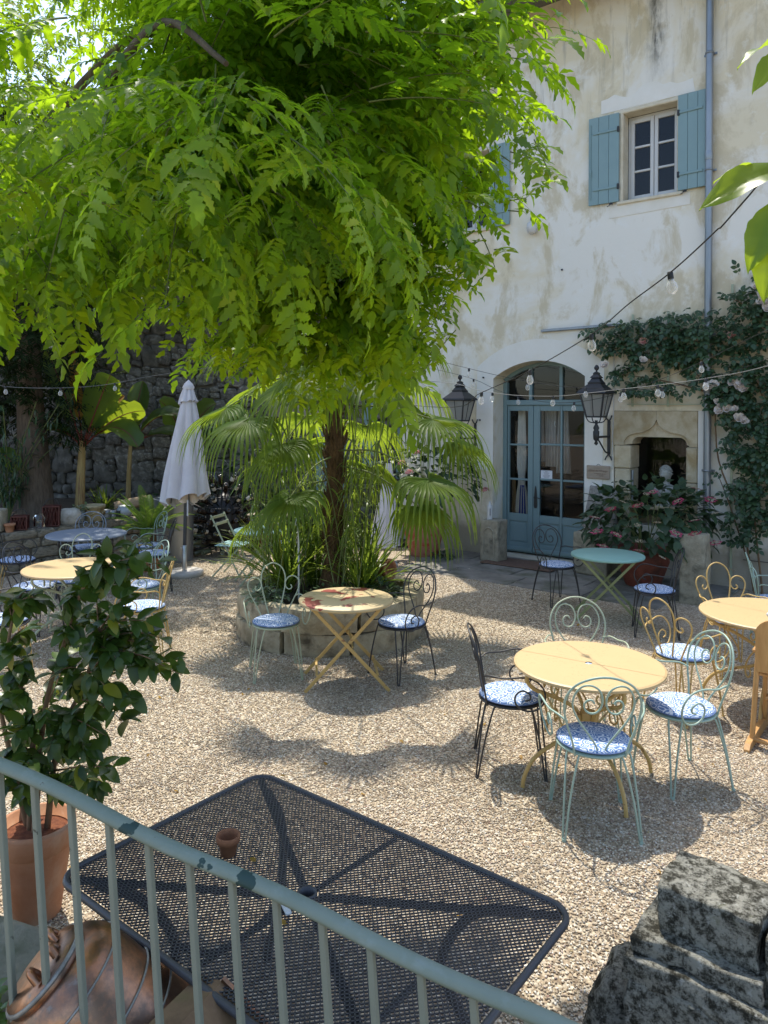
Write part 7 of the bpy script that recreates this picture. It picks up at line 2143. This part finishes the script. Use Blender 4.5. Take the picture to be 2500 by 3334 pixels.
bushlet('border_shrub', 'dark leafy shrub in the shade behind the zinc cylinder', (-3.4, 13.4, .3), 420, 1.0, L_hyd, 93, .14, .9, 'shrub', cap=300)
bushlet('border_shrub', 'dark leafy shrub behind the bottle rack', (-1.9, 13.9, .1), 380, .95, L_hyd, 94, .13, .95, 'shrub', cap=300)
bushlet('border_shrub', 'tall dark shrub against the back wall between the parasol and the palm', (-2.75, 14.1, .1), 420, 1.35, L_hyd, 104, .15, 1.2, 'shrub', cap=300)
bushlet('wall_ivy', 'mass of ivy spilling over the top of the garden wall at the left', (-4.4, 14.6, 4.0), 700, 1.8, L_hyd, 105, .13, .8, 'ivy', cap=300)
bushlet('wall_ivy', 'second mass of ivy on the garden wall above the banana leaves', (-7.0, 14.6, 3.4), 600, 1.7, L_hyd, 106, .13, .9, 'ivy', cap=300)
strap_clump('fern', 'fern fronds in the bed behind the row of tins', ww(1.7, 1.2, .57), 40, .55, 1.1, L_grass, 95, .02)
strap_clump('fern', 'dark low fronds below the cypress', ww(-.9, 1.2, .57), 40, .6, 1.1, L_rose, 96, .02)
o = strap_clump('strap_plant', 'dark spiky clump at the foot of the stone ledge below the railing', (-1.62, 2.35, .32), 30, .30, .9, L_grass, 97, .012)
bushlet('ledge_weed', 'bright green weed with small white flowers on the ledge at the lower left corner', (-1.22, 2.28, .33), 150, .17, L_cyc, 98, .05, .8)

# ---- camellia in a terracotta pot, left foreground
CB = Vector((-1.585, 3.40, 0))
camel = thing('camellia', 'glossy dark camellia in a large terracotta pot in the left foreground', 'potted shrub', CB)
q = MB(); q.lathe([(.108, 0), (.150, .31), (.154, .318), (.163, .322), (.170, .405), (.170, .418), (.150, .42), (.144, .33), (.14, .36), (0, .36)], 40); q.build('pot', M['terra'], camel)
q = MB(); q.lathe([(0, .385), (.09, .38), (.145, .37)], 20); q.build('soil', grain('bark_mulch', (0.10, 0.03, 0.015), (0.2, 0.07, 0.03), 40, 0.95, .8, 60), camel)
rcm = random.Random(77)
V_cam = [blade(.088, .046, 6, lambda t: math.sin(PI * min(1, t ** .85)) ** .8, .22, .3, .03), blade(.076, .042, 6, lambda t: math.sin(PI * min(1, t ** .85)) ** .8, .12, .45, .03), blade(.098, .05, 6, lambda t: math.sin(PI * min(1, t ** .85)) ** .8, .3, .2, .03)]
it = []; br = MB()
tips = [(-0.808, 3.000, 1.232), (-0.860, 3.050, 1.229), (-0.942, 3.100, 1.235), (-0.993, 3.200, 1.290), (-0.943, 3.200, 1.320), (-1.017, 3.150, 1.414), (-0.994, 3.300, 1.351), (-0.989, 3.000, 1.718), (-0.935, 3.100, 1.671), (-1.081, 3.100, 1.737), (-1.148, 3.100, 1.708), (-1.036, 3.200, 1.750), (-1.089, 3.100, 1.524), (-1.234, 3.200, 1.499), (-1.396, 3.300, 1.452), (-1.375, 3.300, 1.329), (-1.520, 3.300, 1.472), (-1.623, 3.300, 1.471), (-1.700, 3.350, 1.438), (-1.581, 3.300, 1.204), (-1.642, 3.300, 1.141), (-1.412, 3.200, 1.178), (-1.214, 3.100, 1.310), (-1.117, 3.100, 1.272), (-1.145, 3.100, 1.136), (-1.038, 3.100, 1.098), (-1.076, 3.100, 1.001), (-1.153, 3.100, 0.943), (-1.132, 3.150, 0.783), (-1.250, 3.200, 0.838), (-1.351, 3.200, 0.958), (-1.451, 3.200, 0.997), (-1.620, 3.300, 0.915), (-1.661, 3.300, 0.791), (-1.516, 3.300, 0.730), (-1.350, 3.250, 0.653), (-1.247, 3.300, 0.649), (-1.625, 3.400, 0.575), (-1.723, 3.400, 1.000), (-1.343, 3.300, 1.081), (-1.190, 3.300, 1.350), (-1.376, 3.400, 1.533), (-1.588, 3.600, 0.925), (-1.385, 3.600, 0.836), (-1.544, 3.600, 1.105), (-1.677, 3.600, 0.699), (-1.393, 3.500, 1.336), (-1.161, 3.400, 1.237), (-1.677, 3.500, 1.290), (-1.613, 3.200, 1.276), (-1.552, 3.200, 1.077), (-1.591, 3.200, 0.916), (-1.430, 3.200, 0.877), (-1.530, 3.200, 0.777), (-1.639, 3.200, 0.696), (-1.453, 3.300, 0.647)]
tr0 = [smooth_path([(-.03, 0, .36), (.0, -.05, .9), (-.08, -.1, 1.2), (-.05, -.1, 1.45)], 6), smooth_path([(.04, .02, .36), (.12, -.05, .8), (.26, -.1, 1.1), (.36, -.2, 1.35)], 6), smooth_path([(0, -.02, .36), (.06, -.05, .95), (.16, -.05, 1.3), (.24, -.1, 1.5)], 6), smooth_path([(-.05, .03, .36), (-.15, 0, .85), (-.22, -.05, 1.3)], 6)]
for p_ in tr0:
    q = MB(); q.tube(p_, [.015 - .010 * i / (len(p_) - 1) for i in range(len(p_))], 6); q.build('stem', M['twig'], camel)
for tp_ in tips:
    tpv = Vector(tp_) - CB
    best = min((v for p_ in tr0 for v in p_ if v.z < tpv.z + .05), key=lambda v: (v - tpv).length + abs(tpv.z - v.z - .2) * .5)
    mid = best.lerp(tpv, .5) + Vector((rcm.uniform(-.03, .03), rcm.uniform(-.03, .03), .03))
    pts = smooth_path([best, mid, tpv], 5)
    br.tube(pts, [.005 - .0035 * i / (len(pts) - 1) for i in range(len(pts))], 4)
    nl = 18
    for k in range(nl):
        f = .2 + .8 * k / (nl - 1); p = pts[min(len(pts) - 1, int(f * (len(pts) - 1)))]
        t_ = (pts[-1] - pts[-3]).normalized()
        d = t_ * .55 + rdir(rcm) * .85 + Vector((0, 0, -.2))
        it.append((rcm.randrange(3), frame(p + rdir(rcm) * .015, d, (rcm.uniform(-.3, .3), rcm.uniform(-.7, .1), 1), rcm.uniform(.75, 1.25))))
o = br.build('branches', M['twig'], camel); o['kind'] = 'stuff'
leaves(camel, V_cam, it, L_cam, 'leaf', 'foliage', 300)

# ---- lemon twigs close to the camera at the right edge
lem = thing('lemon_tree', 'sunlit broad leaves reaching in from the right edge close to the camera', 'tree', (1.35, 1.25, 0))
LBv = Vector((1.35, 1.25, 0))
q = MB(); tubeto(q, [(0, 0, 0), (.02, .02, 1.2), (-.05, .0, 2.2), (-.15, -.05, 2.75)], .03, .012, 8); q.build('trunk', M['bark'], lem)
q = MB(); tubeto(q, [(-.05, 0, 2.2), (-.35, -.08, 2.42), (-.62, -.12, 2.55), (-.70, -.12, 2.62)], .008, .003, 5); q.build('branch', M['stem'], lem)
q = MB(); tubeto(q, [(-.15, -.05, 2.75), (-.4, -.08, 2.85), (-.6, -.10, 2.87)], .007, .003, 5); q.build('branch', M['stem'], lem)
def veined(L, W):
    nx, ny = 8, 22; vs = []; fs = []
    for j in range(ny + 1):
        t = j / ny; w = W / 2 * math.sin(PI * min(1, t ** .8)) ** .8 * (1 + .035 * math.sin(t * 31))
        for i in range(nx + 1):
            u = i / nx * 2 - 1
            vein = .0016 * abs(math.sin(PI * (t * 8 - abs(u) * .9))) ** .5 * (1 - abs(u) * .6) + (.0016 if abs(u) > .02 else 0)
            vs.append((u * w, L * t * (1 - .06 * t), .25 * abs(u) * w - .5 * L * t * t + vein + .004 * math.sin(t * 9 + u * 2) * abs(u)))
    for j in range(ny):
        for i in range(nx):
            a = j * (nx + 1) + i; fs.append((a, a + 1, a + nx + 2, a + nx + 1))
    return vs, fs
V_near = [veined(.105, .052)]
nl = [((0.589, 1.100, 2.662), (-1, -.2, -.12), (.1, -.75, .7), 1.15), ((0.565, 1.120, 2.675), (-.9, .2, .18), (0, -.2, 1), .6), ((0.579, 1.080, 2.609), (-.7, -.3, -.75), (-.5, -.75, .5), 1.0), ((0.586, 1.080, 2.589), (-.55, -.2, -.8), (-.7, -.6, .45), 1.15), ((0.606, 1.120, 2.866), (-1, -.1, -.05), (0, -.1, 1), .8), ((0.599, 1.100, 2.843), (-.8, -.3, -.5), (-.4, -.8, .6), .75), ((0.649, 1.120, 2.719), (.3, .2, .6), (0, -.5, 1), 1.1), ((0.658, 1.100, 2.629), (.3, -.2, -.6), (0, -.6, 1), 1.1)]
it = [(0, frame(Vector(p) - LBv, d, u, s)) for p, d, u, s in nl]
rle = random.Random(4)
for k in range(110):
    p = Vector((rle.uniform(-.35, .5), rle.uniform(-.5, .5), rle.uniform(2.3, 3.3)))
    w_ = p + LBv
    if w_.x / max(w_.y, .1) < .57: continue
    it.append((0, frame(p, rdir(rle) + Vector((0, 0, -.3)), (0, 0, 1), rle.uniform(.8, 1.2))))
spine = [Vector(v) for v in ((-.05, 0, 2.2), (-.1, -.02, 2.45), (-.15, -.05, 2.75), (-.2, -.06, 2.8), (-.35, -.08, 2.42), (-.62, -.12, 2.55), (-.4, -.08, 2.85), (-.6, -.10, 2.87))]
q = MB()
for (k_, Mx) in it:
    tip = Mx.translation; a = min(spine, key=lambda v: (v - tip).length)
    q.tube(smooth_path([a, a.lerp(tip, .5) + Vector((0, 0, .04)), tip], 4), .0022, 4)
o = q.build('twigs', M['stem'], lem); o['kind'] = 'stuff'
leaves(lem, V_near, it, L_near, 'leaf', 'foliage', 300)

# ---- fallen leaves on the gravel and the mesh table
rf_ = random.Random(20)
fm = part_mesh('fallen_leaf', blade(.04, .022, 4, None, .2, .5), L_dry)
for (p, z) in (((-0.438, 3.203), .73), ((-0.464, 2.615), .73), ((-0.316, 2.287), .73), ((-0.124, 4.448), .012), ((0.375, 3.389), .012), ((-0.379, 4.856), .012)):
    o = put(fm, 'fallen_leaf', None, (p[0], p[1], z)); o.rotation_euler = (0, 0, rf_.uniform(0, 6))
    tag(o, 'small yellow fallen leaf lying on the mesh table' if z > .5 else 'small yellow fallen leaf lying on the gravel', 'leaf', 'fallen leaves on the mesh table' if z > .5 else 'fallen leaves on the gravel')

for k in range(34):
    x, y = rf_.uniform(-2.2, 2.6), rf_.uniform(3.2, 8.8)
    if abs(x / y) > .5: continue
    o = put(fm, 'fallen_leaf', None, (x, y, .016)); o.rotation_euler = (rf_.uniform(-.3, .3), rf_.uniform(-.3, .3), rf_.uniform(0, 6)); o.scale = [rf_.uniform(.6, 1.2)] * 3
    tag(o, 'small yellow fallen leaf lying on the gravel', 'leaf', 'fallen leaves on the gravel')
